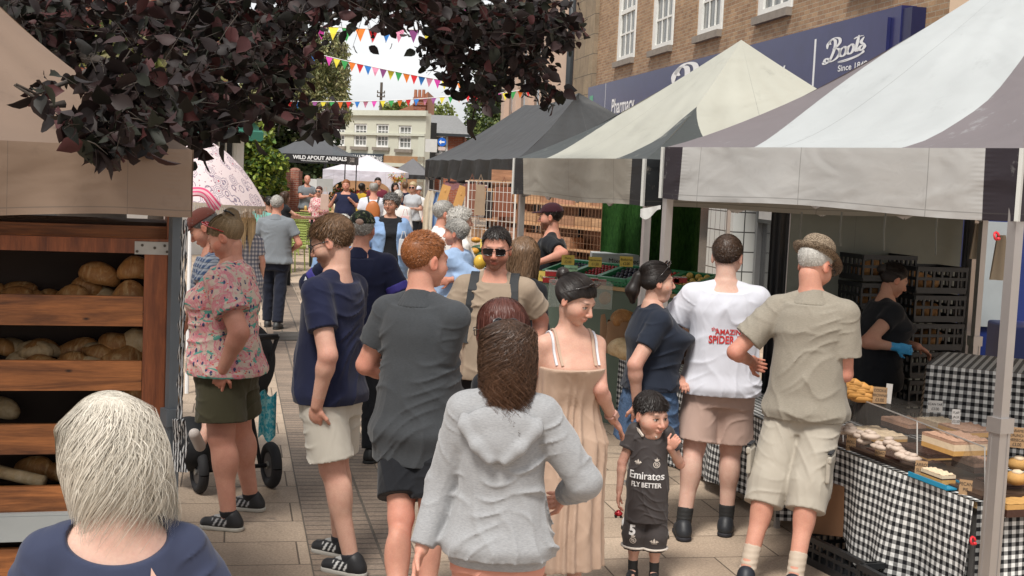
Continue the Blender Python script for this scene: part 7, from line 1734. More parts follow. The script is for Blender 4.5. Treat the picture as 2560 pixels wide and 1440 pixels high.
# --- 3 navy t shirt man
person('man in navy t-shirt, cream shorts and striped black trainers, glasses, seen side on', (842, 542), 6.65, 66, dict(skin='fair', hair='lightbrown', style='short', nh=5200, hl_len=.034, hw=.0011, cap=.013, beard=(.14, .07, .04), bd=.55, pitch=22, yaw=14, fat=.006, glasses=('clear', (.02, .02, .02)), tw=1.02, td=1.06, belly=.035, top=(NAVY, .84, .60), loose=.018, collar=0,
    LE=('p', 822, 900, -.28), LW=('p', 792, 1015, -.22), LH=(.25, .25, -1, .5), RE=(.25, .05, 1.15), legs=('shorts', CREAMS, .565), flare=.014, leg=1.12, arm=1.1, LA=('g', 878, 1398), RA=('g', 850, 1352), shoe=(.018, .018, .020), stripes=(.62, .62, .60), sole=(.42, .40, .36), sock=((.02, .02, .025), .03), toe=0))
# --- 4 ginger man in charcoal polo
person('ginger cropped haired man in a charcoal polo and black shorts, back view', (1062, 582), 5.85, -28, dict(skin='ruddy', hair='ginger', style='spiky', nh=4800, hl_len=.012, hw=.0011, cap=.005, yaw=-22, pitch=4, tw=1.0, td=1.1, belly=.03, top=(CHAR, .74, .62), loose=.020, hemw=.016, collar=1, hl=[-.085, -.065, -.005, .055, .085],
    RE=('p', 1078, 955, -.05), RW=('p', 1126, 1045, -.10), RH=(.5, .6, -.5, .6), LE=(-.27, -.02, 1.14), LW=(-.16, .22, 1.05), legs=('shorts', BLK_, .60), flare=.015, leg=1.0, LA=('g', 985, 1590), RA=('g', 1058, 1570), shoe=(.02, .02, .02), arm=1.08))
# --- 5 tropical shirt woman
def claw(root, c):
    mb = MB()
    for i in range(7): a = -1.2+i*.4; mb.tube([c['hm']((.05*math.sin(a), -.075, .125)), c['hm']((.065*math.sin(a), -.10, .105)), c['hm']((.05*math.sin(a*.9), -.115, .075))], .004, 5)
    mb.tube([c['hm']((-.06, -.085, .115)), c['hm']((0, -.08, .13)), c['hm']((.06, -.085, .115))], .006, 6); mb.build('hair_claw', plain('black_claw', (.015, .012, .012), .3), root, True, local=True)
person('woman in a bright tropical print shirt and olive shorts by the bread rack', (578, 537), 7.4, 82, dict(fem=1, skin='ruddy', hair='dirty', style='back', bun=(0, -.09, .09), nh=3600, hw=.0013, hairadd=[('e', (0, -.085, .085), (.05, .045, .05))], jaw=1.05, fat=.012, pitch=30, glasses=('onhead_red', (.45, .01, .02)), tw=1.12, td=1.28, belly=.05, bust=.05, top=(floral(), .86, .64), loose=.020, slw=.10, hemw=.02, collar=1,
    LE=('p', 612, 868, -.30), LW=('p', 556, 925, -.24), LH=(.05, .3, -1, .4), RE=(.25, .1, 1.13), legs=('shorts', OLIVE, .60), flare=.025, leg=1.35, arm=1.5, LA=('g', 572, 1290), RA=('g', 628, 1243), shoe=(.022, .022, .024), sole=(.45, .43, .38), sock=((.01, .01, .012), .03), stripes=(.4, .4, .4), post=claw, toe=0))
# --- 6 plaid shirt man with brown cap, bending behind her
person('man in a blue checked shirt and brown cap bending behind the tropical shirt woman', (512, 508), 8.9, 95, dict(skin='ruddy', hair='greydark', tw=1.2, td=1.35, belly=.06, lean=.16, pitch=35, h=1.72, hat=('cap', fabric('rust_cap', (.13, .04, .03))), top=(plaid('check_shirt', (.06, .10, .20), (.45, .48, .52), (.02, .03, .07)), .8, .7), legs=('trousers', BLK_, .1), shoe=(.02, .02, .02), LE=('p', 500, 730, -.3), LW=('p', 470, 790, -.25), nh=400))
# --- 8 grey polo man walking away
person('grey haired man in grey polo and dark trousers walking up the street', (693, 488), 16.4, -3, dict(skin='ruddy', hair='grey', style='short', hl_len=.02, cap=.004, bald=0, vox=.014, hvox=.008, nh=900, tw=1.12, td=1.2, belly=.05, top=(GREYT, .86, .62), collar=1, RE=(.31, .0, 1.13), RW=(.16, .2, 1.02), LE=(-.31, 0, 1.13), LW=(-.17, .2, 1.02), legs=('trousers', fabric('dark_navy_trouser', (.012, .015, .028)), .09), RA=(.08, -.12, .085), LA=(-.1, .1, .085), shoe=(.03, .03, .03)))
# --- 9 navy jacket man with camo cap
def stripes_jacket(root, c):
    sc = c['sc']
    for nm, r_, t0, t1, mat in (('sleeve_band', .071, .62, .86, vplain((.05, .04, .26))), ('sleeve_band', .069, .86, 1.05, vplain((.62, .62, .62)))):
        for q in (1, -1):
            s = SDF(); a, b = c['S'][q], c['E'][q]; s.band(a+(b-a)*t0, a+(b-a)*t1, r_*1.2); V, F = s.mesh(.009); mesh_obj(nm, V*sc, F, mat, root, True, True)
person('man in camouflage cap and navy jacket with purple and white sleeve bands', (906, 530), 9.2, -12, dict(skin='ruddy', hair='grey', nh=700, hat=('cap', camo()), strapgap=1, tw=1.22, td=1.25, belly=.04, top=(NAVY, .84, 1.9), loose=.02, topname='jacket', arm=1.25, yaw=8, legs=('trousers', BLK_, .1), shoe=(.012, .012, .012), collar=1, LE=('p', 800, 690, .05), LW=('p', 800, 770, .2), RE=('p', 1000, 735, -.05), RW=('p', 965, 800, .22), post=stripes_jacket, RA=('g', 930, 1128)))
person('white haired person mostly hidden behind the navy t-shirt man', (858, 538), 10.6, 10, dict(skin='fair', hair='white', nh=700, top=(BLUES, .85, 1.8), legs=('trousers', BLK_, .1), tw=1.0, shoe=(.02, .02, .02)))
# --- 10 woman in open blue shirt
def open_shirt(root, c):
    sc = c['sc']; s = SDF(); rows = [(z, rx*1.0+.035, ry+.035, cx, cy) for z, rx, ry, cx, cy in c['trunk'](0, .72, 1.44)]; s.prof(rows, .02, wr=.008)
    s.add(lambda X, Y, Z: np.maximum(np.abs(X)-.085-.02*np.sin(Z*9), -Y+.0)*1.0+0*Z, (-.3, -.1, .6), (.3, .5, 1.6), .01, 's')
    for q in (1, -1): s.cone(c['S'][q], c['E'][q], .078, .066, .03, wr=.005); s.cone(c['E'][q], c['E'][q]+(c['W'][q]-c['E'][q])*.9, .066, .052, .03, cut=.0, wr=.005)
    V, F = s.mesh(.014); mesh_obj('open_shirt', V*sc, F, BLUES, root, True, True)
person('grey curly haired woman in open blue shirt over a black top walking towards us', (978, 486), 16.2, 190, dict(fem=1, skin='tan', hair='greydark', style='curl', cap=.02, hl_len=.03, nh=1400, hw=.003, vox=.014, hvox=.007, glasses=('clear', (.2, .15, .1)), tw=1.2, td=1.3, belly=.04, bust=.02, top=(BLK_, .95, .3), legs=('shorts', BLK_, .45), flare=.03, leg=1.2, yaw=-28, shoe=(.02, .02, .02), post=open_shirt, RE=(.30, 0, 1.13), RW=(.33, .05, .9), LE=(-.30, 0, 1.13), LW=(-.33, .05, .9)))
# --- 11 elderly shoppers
person('elderly man with grey hair in a white shirt behind two women', (1112, 506), 13, -75, dict(skin='ruddy', hair='grey', style='short', tw=1.15, td=1.2, belly=.05, lean=.05, top=(WHT2, .85, 1.9), collar=1, legs=('trousers', BLK_, .1), shoe=(.02, .02, .02)))
person('white haired woman with fluffy hair between the white shirt man and blue blouse', (1152, 522), 12.5, -70, dict(fem=1, skin='fair', hair='white', style='curl', cap=.022, nh=1500, tw=1.1, top=(WHT2, .85, 1.8), legs=('trousers', BLK_, .1), shoe=(.02, .02, .02)))
person('grey short haired woman in a pale blue blouse pushing a black walker', (1143, 552), 11.5, 62, dict(fem=1, skin='ruddy', hair='grey', style='short', cap=.018, hl_len=.03, nh=1800, hl=[-.085, -.06, -.01, .045, .05], tw=1.12, td=1.2, top=(LBLUE, .85, 1.85), loose=.03, arm=1.2, legs=('trousers', BLK_, .1), shoe=(.02, .02, .02), LE=('p', 1185, 690, -.15), LW=('p', 1125, 700, -.2), yaw=15, RE=(.2, .2, 1.15), RW=(.1, .38, 1.0)))
# --- 12 man with sunglasses, taupe shirt, backpack straps
def backpack_straps(root, c):
    for q in (1, -1):
        strap_on(root, c, q*.118, 1.08, 1.43, .052, 'strap', plain('black_webbing', (.02, .022, .025), .7), x1=q*.145)
person('dark haired man in black sunglasses and taupe t-shirt with black backpack straps', (1244, 570), 7.7, 174, dict(skin='ruddy', hair='dark', style='short', nh=3600, hl_len=.020, hl=[-.075, -.055, -.005, .075, .075], jaw=1.1, beard=(.10, .045, .03), bd=.65, glasses=('sun', (.006, .006, .007)), pitch=8, tw=1.06, td=1.1, belly=.03, top=(HTAN, .86, .66), loose=.02, slw=.088,
    RE=('p', 1125, 815, .0), RW=('p', 1130, 930, -.1), LE=('p', 1352, 800, .1), LW=('p', 1340, 900, 0), legs=('trousers', BLK_, .1), shoe=(.02, .02, .02), post=backpack_straps, arm=1.12))
# --- 13 woman with long brown hair and black backpack
def backpack(root, c):
    s = SDF(); s.ell((0, -.17, 1.20), (.16, .085, .22), .03); s.ell((0, -.235, 1.12), (.12, .045, .11), .02); V, F = s.mesh(.012); bp = mesh_obj('backpack', V*c['sc'], F, plain('black_nylon', (.012, .013, .016), .5, 0, .2, 8, bump=.3, bs=12), root, True, True)
    mb = MB(); mb.ico(Vector((.09, -.26, 1.16))*c['sc'], (.016, .006, .02)); mb.build('badge', plain('yellow_badge', (.6, .4, .03), .4), bp, local=True)
person('woman with long grey brown hair and a black backpack behind the sunglasses man', (1312, 594), 8.5, -40, dict(fem=1, skin='fair', hair='lightbrown', style='fall', wave=30, nh=4200, hl_len=.30, cap=.012, tips=(.22, .15, .10), top=(BLK_, .9, 1.8), legs=('trousers', BLK_, .1), shoe=(.02, .02, .02), hl=[-.11, -.09, -.03, .03, .06], hairadd=[('c', (0, -.08, -.03), (0, -.08, -.14), .06, .05)], post=backpack))
# --- 14 stallholder in cap
person('stallholder in maroon cap and black t-shirt, side on behind the fruit stand', (1382, 510), 12.6, 80, dict(skin='ruddy', hair='dark', nh=500, hat=('cap', fabric('maroon_cap', (.035, .008, .014))), beard=(.12, .045, .025), bd=.7, tw=1.1, td=1.2, belly=.04, top=(BLK_, .85, .65), pitch=5, LE=('p', 1395, 625, -.3), LW=('p', 1350, 655, -.35), LH=(-.1, 1, -.2, .5), legs=('trousers', BLK_, .1), shoe=(.02, .02, .02), arm=1.1))
# --- 15 woman in beige satin dress
def dress_post(root, c):
    sc = c['sc']; nb = c['nb']
    for q in (1, -1):
        strap_on(root, c, q*.098, 1.30, 1.43, .014, 'strap', BEIGE, x1=q*.09); strap_on(root, c, q*.118, 1.30, 1.42, .012, 'bra_strap', vplain((.6, .6, .63)), x1=q*.115)
    mb = MB(); w = Vector(c['W'][-1])*sc; e = Vector(c['E'][-1])*sc; d_ = (w-e).normalized(); p = w-d_*.035
    x = d_.orthogonal().normalized(); y = d_.cross(x); mb.tube([p+(x*math.cos(a)+y*math.sin(a))*.030*sc for a in np.linspace(0, 6.2832, 15)], .006, 6); wf = c['o'].get('wf'); mb.build('watch_strap', plain('pink_strap', (.60, .34, .27), .5), root, True, local=True)
    mb = MB(); n = Vector((-.2, .9, .3)); n = (n-d_*n.dot(d_)).normalized(); rot = Matrix((d_, n.cross(d_), n)).transposed(); mb.box(p+n*.034*sc, (.034, .030, .010), rot); mb.build('watch_face', plain('rose_watch', (.50, .30, .25), .3, .3), root, local=True)
    mb = MB(); mb.ico(c['hm']((0, -.125, .075)), .036*sc, 14, 9, .05); mb.build('hair_bun', HAIRD, root, True, local=True)
HAIRD = plain('dark_hair_bun', (.016, .010, .008), .35, 0, .3, 60, bump=.6, bs=120)
person('dark haired woman with a small bun in a beige strappy dress reaching to the boy', (1440, 685), 6.1, 200, dict(fem=1, skin='fair', hair='dark', style='back', bun=(0, -.115, .06), nh=6500, hw=.0011, hj=.5, cap=.012, yaw=34, pitch=24, roll=0, h=1.60, lean=.05, top=(BEIGE, .9, 0), strappy=1.33, dress=.24, loose=.022, vert=.011, topname='dress', wr=.0022, bust=.02, glasses=('onhead', (.03, .025, .02)), hl=[-.075, -.055, -.015, .04, .062],
    LE=('p', 1500, 972, -.03), LW=('p', 1532, 1048, .10), LH=(-.75, -.35, -.75, .25), RE=(.24, -.04, 1.13), RW=(.26, .02, .90), shoe=(.45, .33, .25), post=dress_post, arm=1.05))
# --- 16 the boy
def kit(root, c):
    sc = c['sc']; V, F = c['o']['_tm']; bv = BVHTree.FromPolygons([tuple(v) for v in V], [tuple(f) for f in F]); top = c['o']['_top']; rt, up = Vector((-1, 0, 0)), Vector((0, 0, 1)); CRM = vplain((.58, .52, .46)); Wt = vplain((.68, .67, .66))
    def put(txt, size, x, z, mat=Wt, bold=0, sx=1): return textmesh(txt, size*sc, 'shirt_text', mat, top, Vector((x*sc, .35*sc, z*sc)), rt, up, align='CENTER', bold=bold, sx=sx, bvh=bv, off=.004, local=True)
    put('Emirates', .094, .0, .985, Wt, .0008, .98); put('FLY BETTER', .062, .0, .91, Wt, .001, .85)
    def mark(polys, x, z, s_, mat, nm, tgt=None, par=None, y0=.35):
        b_ = tgt or bv
        mb = MB()
        for P in polys:
            vs = []
            for (a, b) in P:
                p = Vector(((x-a*s_)*sc, y0*sc, (z+b*s_)*sc)); h = b_.ray_cast(p, Vector((0, -1, 0)), 1.0); vs.append((h[0]+Vector((0, .004, 0))) if h[0] else Vector((p.x, .1, p.z)))
            mb.add(vs, [tuple(range(len(vs)))], [[(0, 0)]*len(vs)])
        return mb.build(nm, mat, par or top, local=True)
    tre = [[(-1, .1), (-.35, -.2), (-.28, 0), (-.5, .5)], [(1, .1), (.35, -.2), (.28, 0), (.5, .5)], [(-.22, -.2), (.22, -.2), (.25, .4), (0, .9), (-.25, .4)], [(-.75, -.32), (.75, -.32), (.7, -.26), (-.7, -.26)], [(-.6, -.46), (.6, -.46), (.55, -.4), (-.55, -.4)]]
    mark(tre, .085, 1.125, .036, CRM, 'trefoil_mark')
    def ring(r0, r1, n=18, cx=0, cy=0): return [[(cx+r0*math.cos(t), cy+r0*math.sin(t)), (cx+r1*math.cos(t), cy+r1*math.sin(t)), (cx+r1*math.cos(u), cy+r1*math.sin(u)), (cx+r0*math.cos(u), cy+r0*math.sin(u))] for t, u in [(2*math.pi*i/n, 2*math.pi*(i+1)/n) for i in range(n)]]
    crest = ring(.82, 1.0)+ring(.35, .5)+[[(-.6, .45), (-.45, .6), (.6, -.45), (.45, -.6)], [(-.55, 1.15), (.55, 1.15), (.7, 1.6), (.3, 1.45), (0, 1.8), (-.3, 1.45), (-.7, 1.6)], [(-.12, 1.8), (.12, 1.8), (.12, 2.0), (-.12, 2.0)]]
    mark(crest, -.085, 1.12, .030, CRM, 'crest_mark')
    lg = c['o']['_legs']; me = lg.data; b2 = BVHTree.FromPolygons([tuple(v.co) for v in me.vertices], [tuple(p.vertices) for p in me.polygons])
    mark(crest, .095, .40, .030, CRM, 'crest_mark', b2, lg); mark(tre, -.10, .40, .042, CRM, 'trefoil_mark', b2, lg)
    textmesh('5', .12*sc, 'number', Wt, lg, Vector((.135*sc, .35*sc, .455*sc)), rt, up, bold=.003, bvh=b2, off=.004, local=True)
    for q in (1, -1):     # cuff bands and shorts bands
        s = SDF(); a, b = c['S'][q], c['E'][q]; s.band(a+(b-a)*.515, a+(b-a)*.550, .0765); V_, F_ = s.mesh(.006); mesh_obj('cuff_band', V_*sc, F_, CRM, root, True, True)
        s = SDF(); a = np.array((.088*q, 0, .71)); b = c['K'][q]+(c['A'][q]-c['K'][q])*.3; t0 = (.71-.315)/(.71-b[2]); s.band(a+(b-a)*(t0-.03), a+(b-a)*(t0+.015), .126); V_, F_ = s.mesh(.008); mesh_obj('hem_band', V_*sc, F_, CRM, root, True, True)
    # pointed collar with pale edge
    nb = c['nb']
    for q in (1, -1):
        mb = MB(); P = [nb+np.array(v) for v in ((q*.078, -.03, .035), (q*.085, .03, .02), (q*.015, .115, -.03), (q*.055, .125, -.085), (q*.125, .045, -.025), (q*.115, -.03, -.005))]; P = [Vector(v)*sc for v in P]
        mb.prism(P, (0, 0, -.006)); col_ = mb.build('collar', BROWNP, root, local=True); mb = MB(); e = Vector((0, .006, .006)); mb.bar(P[3]+e, P[4]+e, .010); mb.bar(P[4]+e, P[5]+e, .010); mb.build('collar_edge', CRM, col_, local=True)
BOY = dict(child=1, skin='fair', hair='dark', style='short', nh=4600, hl_len=.030, hw=.0010, cap=.010, hs=1.72, vox=.006, hvox=.0045, yaw=44, pitch=8, top=(BROWNP, .57, .56), loose=.02, hemw=.02, slw=.085, RE=('p', 1533, 1215, 0), RW=('p', 1543, 1275, -.05), LE=('p', 1700, 1160, -.02), LW=('p', 1666, 1108, -.14), LH=(-.5, .2, .75, 1.15, -.2, -1, 0), hl=[-.075, -.055, -.01, .045, .052],
    legs=('shorts', fabric('kit_brown_shorts', (.052, .045, .045), .6), .30), flare=.024, leg=1.12, arm=1.08, hsz=1.15, shoe=(.02, .02, .022), sock=((.015, .015, .018), .10), post=kit, jaw=1.08, fat=.006, cat='boy')
person('small dark haired boy in a dark brown football kit holding a red toy', (1632, 982), 6.65, 168, BOY)
# toy car in his hand
p = W(1546, 1284, 6.58); t = thing('toy_car', 'tiny shiny red toy car held in the boy\'s hand', 'toy car', p); mb = MB(); mb.ico(p, (.022, .015, .014), 12, 8); mb.ico(p+Vector((0, 0, .010)), (.013, .012, .010), 10, 6); mb.build('car_body', plain('red_gloss', (.50, .01, .02), .15, .3, .1, spec=.8), t, True)
for sx in (-.013, .013): mb = MB(); mb.tube([p+Vector((sx, -.016, -.013)), p+Vector((sx, .016, -.013))], .007, 10); mb.build('wheel', BLKM, t)
# --- 17 woman in black tee and denim
person('dark haired woman with ponytail in a navy black t-shirt and denim skirt, side on', (1640, 656), 7.55, -78, dict(fem=1, skin='fair', hair='dark', style='back', bun=(0, -.115, .02), nh=6000, hj=.5, cap=.012, fat=.008, pitch=0, glasses=('onhead', (.03, .03, .03)), tw=1.14, td=1.25, bust=.065, belly=.03, top=(BLKN, .95, .60), loose=.016, arm=1.25, hairadd=[('c', (0, -.125, .03), (0, -.155, -.06), .030, .042), ('c', (0, -.155, -.06), (0, -.15, -.12), .042, .02)], hl=[-.06, -.045, -.01, .045, .068],
    RE=('p', 1577, 930, -.25), RW=('p', 1592, 1010, -.18), LE=(-.22, .1, 1.13), LW=('p', 1690, 940, .0), legs=('skirt', DENIM, .62), shoe=(.5, .5, .5)))
# --- 18 man in white t shirt (back print)
def back_print(root, c):
    sc = c['sc']; V, F = c['o']['_tm']; bv = BVHTree.FromPolygons([tuple(v) for v in V], [tuple(f) for f in F]); top = c['o']['_top']; RDM = vplain((.48, .03, .03)); rt, up = Vector((1, .0, .02)), Vector((0, 0, 1))
    for txt, sz, x, z, b, sx in (('the', .032, -.075, 1.215, .0005, .9), ('AMAZING', .040, -.052, 1.197, .0012, .95), ('SPIDER-MAN', .060, -.088, 1.145, .002, .78)): textmesh(txt, sz*sc, 'shirt_text', RDM, top, Vector((x*sc, -.45*sc, z*sc)), rt, up, bold=b, sx=sx, bvh=None, local=True) if 0 else \
        textmesh(txt, sz*sc, 'shirt_text', RDM, top, Vector((x*sc, -.35*sc, z*sc)), rt, up, bold=b, sx=sx, bvh=bv, off=.004, local=True)
person('man in a white t-shirt with red back lettering and dusty pink shorts', (1822, 590), 7.6, -6, dict(skin='pale', hair='brown', style='short', nh=4800, hl_len=.018, cap=.009, tw=1.12, td=1.2, belly=.03, yaw=-12, pitch=8, top=(WHT, .84, .68), loose=.026, hemw=.02, slw=.100, arm=1.2, LE=('p', 1683, 812, .08), LW=('p', 1720, 850, .32), RE=('p', 1905, 830, .1), RW=('p', 1880, 880, .32),
    legs=('shorts', MAUVE, .56), flare=.02, leg=1.15, LA=('g', 1708, 1312), RA=('g', 1815, 1302), shoe=(.02, .022, .026), sole=(.02, .02, .024), sock=((.012, .012, .016), .10), post=back_print))
# --- 19 man with straw trilby
def cargo(root, c):
    sc = c['sc']; lg = c['o']['_legs']
    for q in (1, -1):
        k = c['K'][q]; p = Vector((k[0]+q*.095, k[1]-.02, .62))*sc; mb = MB(); mb.box(p, (.022*sc, .12*sc, .13*sc)); mb.box(p+Vector((q*.006, 0, .055*sc)), (.022*sc, .13*sc, .035*sc)); pk_ = mb.build('cargo_pocket', STONEC, lg, local=True, bevel=.008); mb = MB(); mb.box(p+Vector((q*.004, 0, .085*sc)), (.020*sc, .11*sc, .008*sc)); mb.build('pocket_zip', BLK_, pk_, local=True)
person('man in a woven straw trilby, oatmeal polo and stone cargo shorts at the cakes', (2040, 603), 6.85, -22, dict(skin='ruddy', hair='white', style='short', nh=2600, hl_len=.010, cap=.004, hat=('trilby', straw()), yaw=-26, pitch=24, glasses=('clear', (.03, .03, .03)), tw=1.04, td=1.12, belly=.03, top=(OAT, .84, .70), loose=.024, hemw=.02, slw=.092, collar=1, wr=.006,
    RE=('p', 2112, 935, -.06), RW=('p', 2052, 925, .22), LE=('p', 1838, 880, .05), LW=('p', 1880, 905, .30), legs=('shorts', STONEC, .40), flare=.022, leg=1.05, LA=('g', 1866, 1432), RA=('g', 1985, 1452), shoe=(.015, .018, .026), sole=(.3, .3, .3), sock=((.46, .38, .30), .13), post=cargo))
# --- 20 stallholder woman with blue glove
person('stallholder woman in black with one blue glove leaning over the back table', (2235, 664), 8.75, -80, dict(fem=1, skin='tan', hair='dark', style='back', nh=1600, pitch=24, bun=(0, -.12, .03), hairadd=[('e', (0, -.125, .03), (.035, .03, .035))], tw=1.1, td=1.3, bust=.05, belly=.03, lean=.10, top=(BLK_, .82, .38), arm=1.3, legs=('trousers', BLK_, .1), shoe=(.02, .02, .02),
    RE=('p', 2150, 872, -.28), RW=('p', 2240, 868, -.25), RH=(.15, 1, -.15, .5), LE=(-.2, .2, 1.15), LW=('p', 2310, 870, -.05), LH=(0, 1, -.5, .5), glove=1))
# --- far crowd
FC = dict(shoe=(.03, .03, .03))
def far(label, hp, d, face, **k): return person(label, hp, d, face, dict(FC, **k), 'people in the distance up the street')
XA = dict(RE=(.24, .10, 1.16), RW=(.0, .24, 1.20), LE=(-.24, .10, 1.16), LW=(.02, .26, 1.24))
far('bald man in grey t-shirt with folded arms behind the food stall', (768, 438), 36, 215, skin='ruddy', top=(GREYT, .85, .6), tw=1.15, td=1.2, legs=('trousers', BLK_, .1), yaw=-20, **XA)
far('woman in sunglasses, floral blouse and blue jeans near the food stall', (798, 466), 30, 185, fem=1, skin='fair', hair='auburn', glasses=('sun', (.01, .01, .01)), top=(speck('floral_blouse', (.50, .10, .14), (.66, .58, .54), 45), .82, 1.6), legs=('trousers', DENIM, .1), tw=1.05, LW=(.05, .25, 1.12), RW=(.2, .2, 1.1), yaw=-15)
far('big man in navy t-shirt and cream shorts eating with both hands raised', (866, 449), 29, 180, skin='ruddy', hair='ginger', top=(NAVY, .84, .62), tw=1.25, td=1.5, belly=.1, legs=('shorts', CREAMS, .5), LE=(-.30, .08, 1.15), LW=(-.06, .26, 1.40), RE=(.33, .05, 1.16), RW=(.20, .20, 1.38))
far('person in a mustard top bending at the flower stand', (905, 458), 34, -30, fem=1, skin='dark', hair='dark', style='curl', top=(MUST, .9, 1.3), legs=('trousers', NAVY, .1))
def tanpack(root, c):
    s = SDF(); s.ell((0, -.19, 1.20), (.14, .07, .22), .02); V, F = s.mesh(.02); mesh_obj('rucksack', V*c['sc'], F, plain('orange_leather', (.42, .14, .04), .5, 0, .15, 8), root, True, True)
    for q in (-1, 1): strap_loop(root, c, [(q*.08, -.15, 1.38), (q*.10, -.05, 1.49), (q*.10, .05, 1.46)], .03, 'strap', vplain((.03, .03, .03)))
far('grey haired man in white t-shirt with an orange leather rucksack, back view', (935, 456), 25, 5, skin='ruddy', hair='grey', bald=1, top=(WHT, .8, .65), tw=1.3, td=1.2, legs=('shorts', BLK_, .5), post=tanpack)
far('dark bearded man in a maroon shirt facing us beyond the white gazebo leg', (945, 444), 33, 185, skin='tan', hair='dark', beard=(.02, .012, .01), top=(MAROON, .84, .65), tw=1.1, legs=('trousers', BLK_, .1))
far('dark long haired woman in the far crowd under the flower garland', (988, 457), 36, 200, fem=1, skin='fair', hair='dark', style='fall', nh=200, hw=.004, top=(BLK_, .84, 1.6), legs=('trousers', BLK_, .1))
far('woman with white bobbed hair and cream blouse walking away with a pink bag', (996, 476), 22, -10, fem=1, skin='fair', hair='white', top=(WHT2, .86, 1.4), loose=.03, tw=1.15, legs=('trousers', fabric('grey_trouser', (.2, .19, .2)), .1), arm=1.2)
far('brown haired woman in a navy top and patterned skirt in the far crowd', (1013, 456), 35, 10, fem=1, skin='fair', hair='lightbrown', cap=.02, top=(NAVY, .85, .6), tw=1.2, legs=('skirt', speck('dark_floral_skirt', (.02, .02, .025), (.25, .22, .22), 40), .4))
far('blonde woman in sunglasses and grey top by the clothes rail', (1033, 456), 31, 165, fem=1, skin='fair', hair='blonde', cap=.02, glasses=('sun', (.01, .01, .01)), top=(fabric('pale_grey_top', (.42, .44, .47)), .85, .6), legs=('trousers', BLK_, .1), RW=(.05, .25, 1.15), LW=(-.05, .25, 1.15))
far('person in a white peaked cap beside the blonde woman in sunglasses', (1046, 466), 33, 150, skin='ruddy', hair='dark', hat=('cap', WHT), top=(WHT2, .85, .6), legs=('trousers', BLK_, .1))
far('girl with brown hair reaching over the brown topped table', (712, 474), 24, -60, fem=1, skin='fair', hair='brown', style='fall', nh=200, hw=.004, top=(BLK_, .85, .4), legs=('trousers', BLK_, .1), RE=(.2, .2, 1.25), RW=(.1, .42, 1.2), LE=(-.2, .2, 1.25), LW=(-.1, .42, 1.2), h=1.45, z0=.1)
far('seated person in an aqua t-shirt with back to us beyond the grey polo man', (650, 492), 20, 10, skin='ruddy', hair='brown', top=(TEAL, .7, .65), tw=1.2, legs=('trousers', BLK_, .3), lean=.10, pitch=45)
far('dark haired diner sitting right of the aqua t-shirt person', (672, 492), 21.5, 40, skin='tan', hair='dark', top=(BLK_, .7, .65), legs=('trousers', BLK_, .3))
far('long blonde haired woman in a striped top seated at the cafe', (620, 514), 14.5, 10, fem=1, skin='fair', hair='blonde', style='fall', nh=1600, hw=.003, hl_len=.34, cap=.014, vox=.018, hvox=.008, top=(plaid('striped_top', (.5, .5, .52), (.06, .08, .14), (.06, .08, .14), 22), .6, .7), h=1.5, sink=0, legs=('trousers', NAVY, .3))
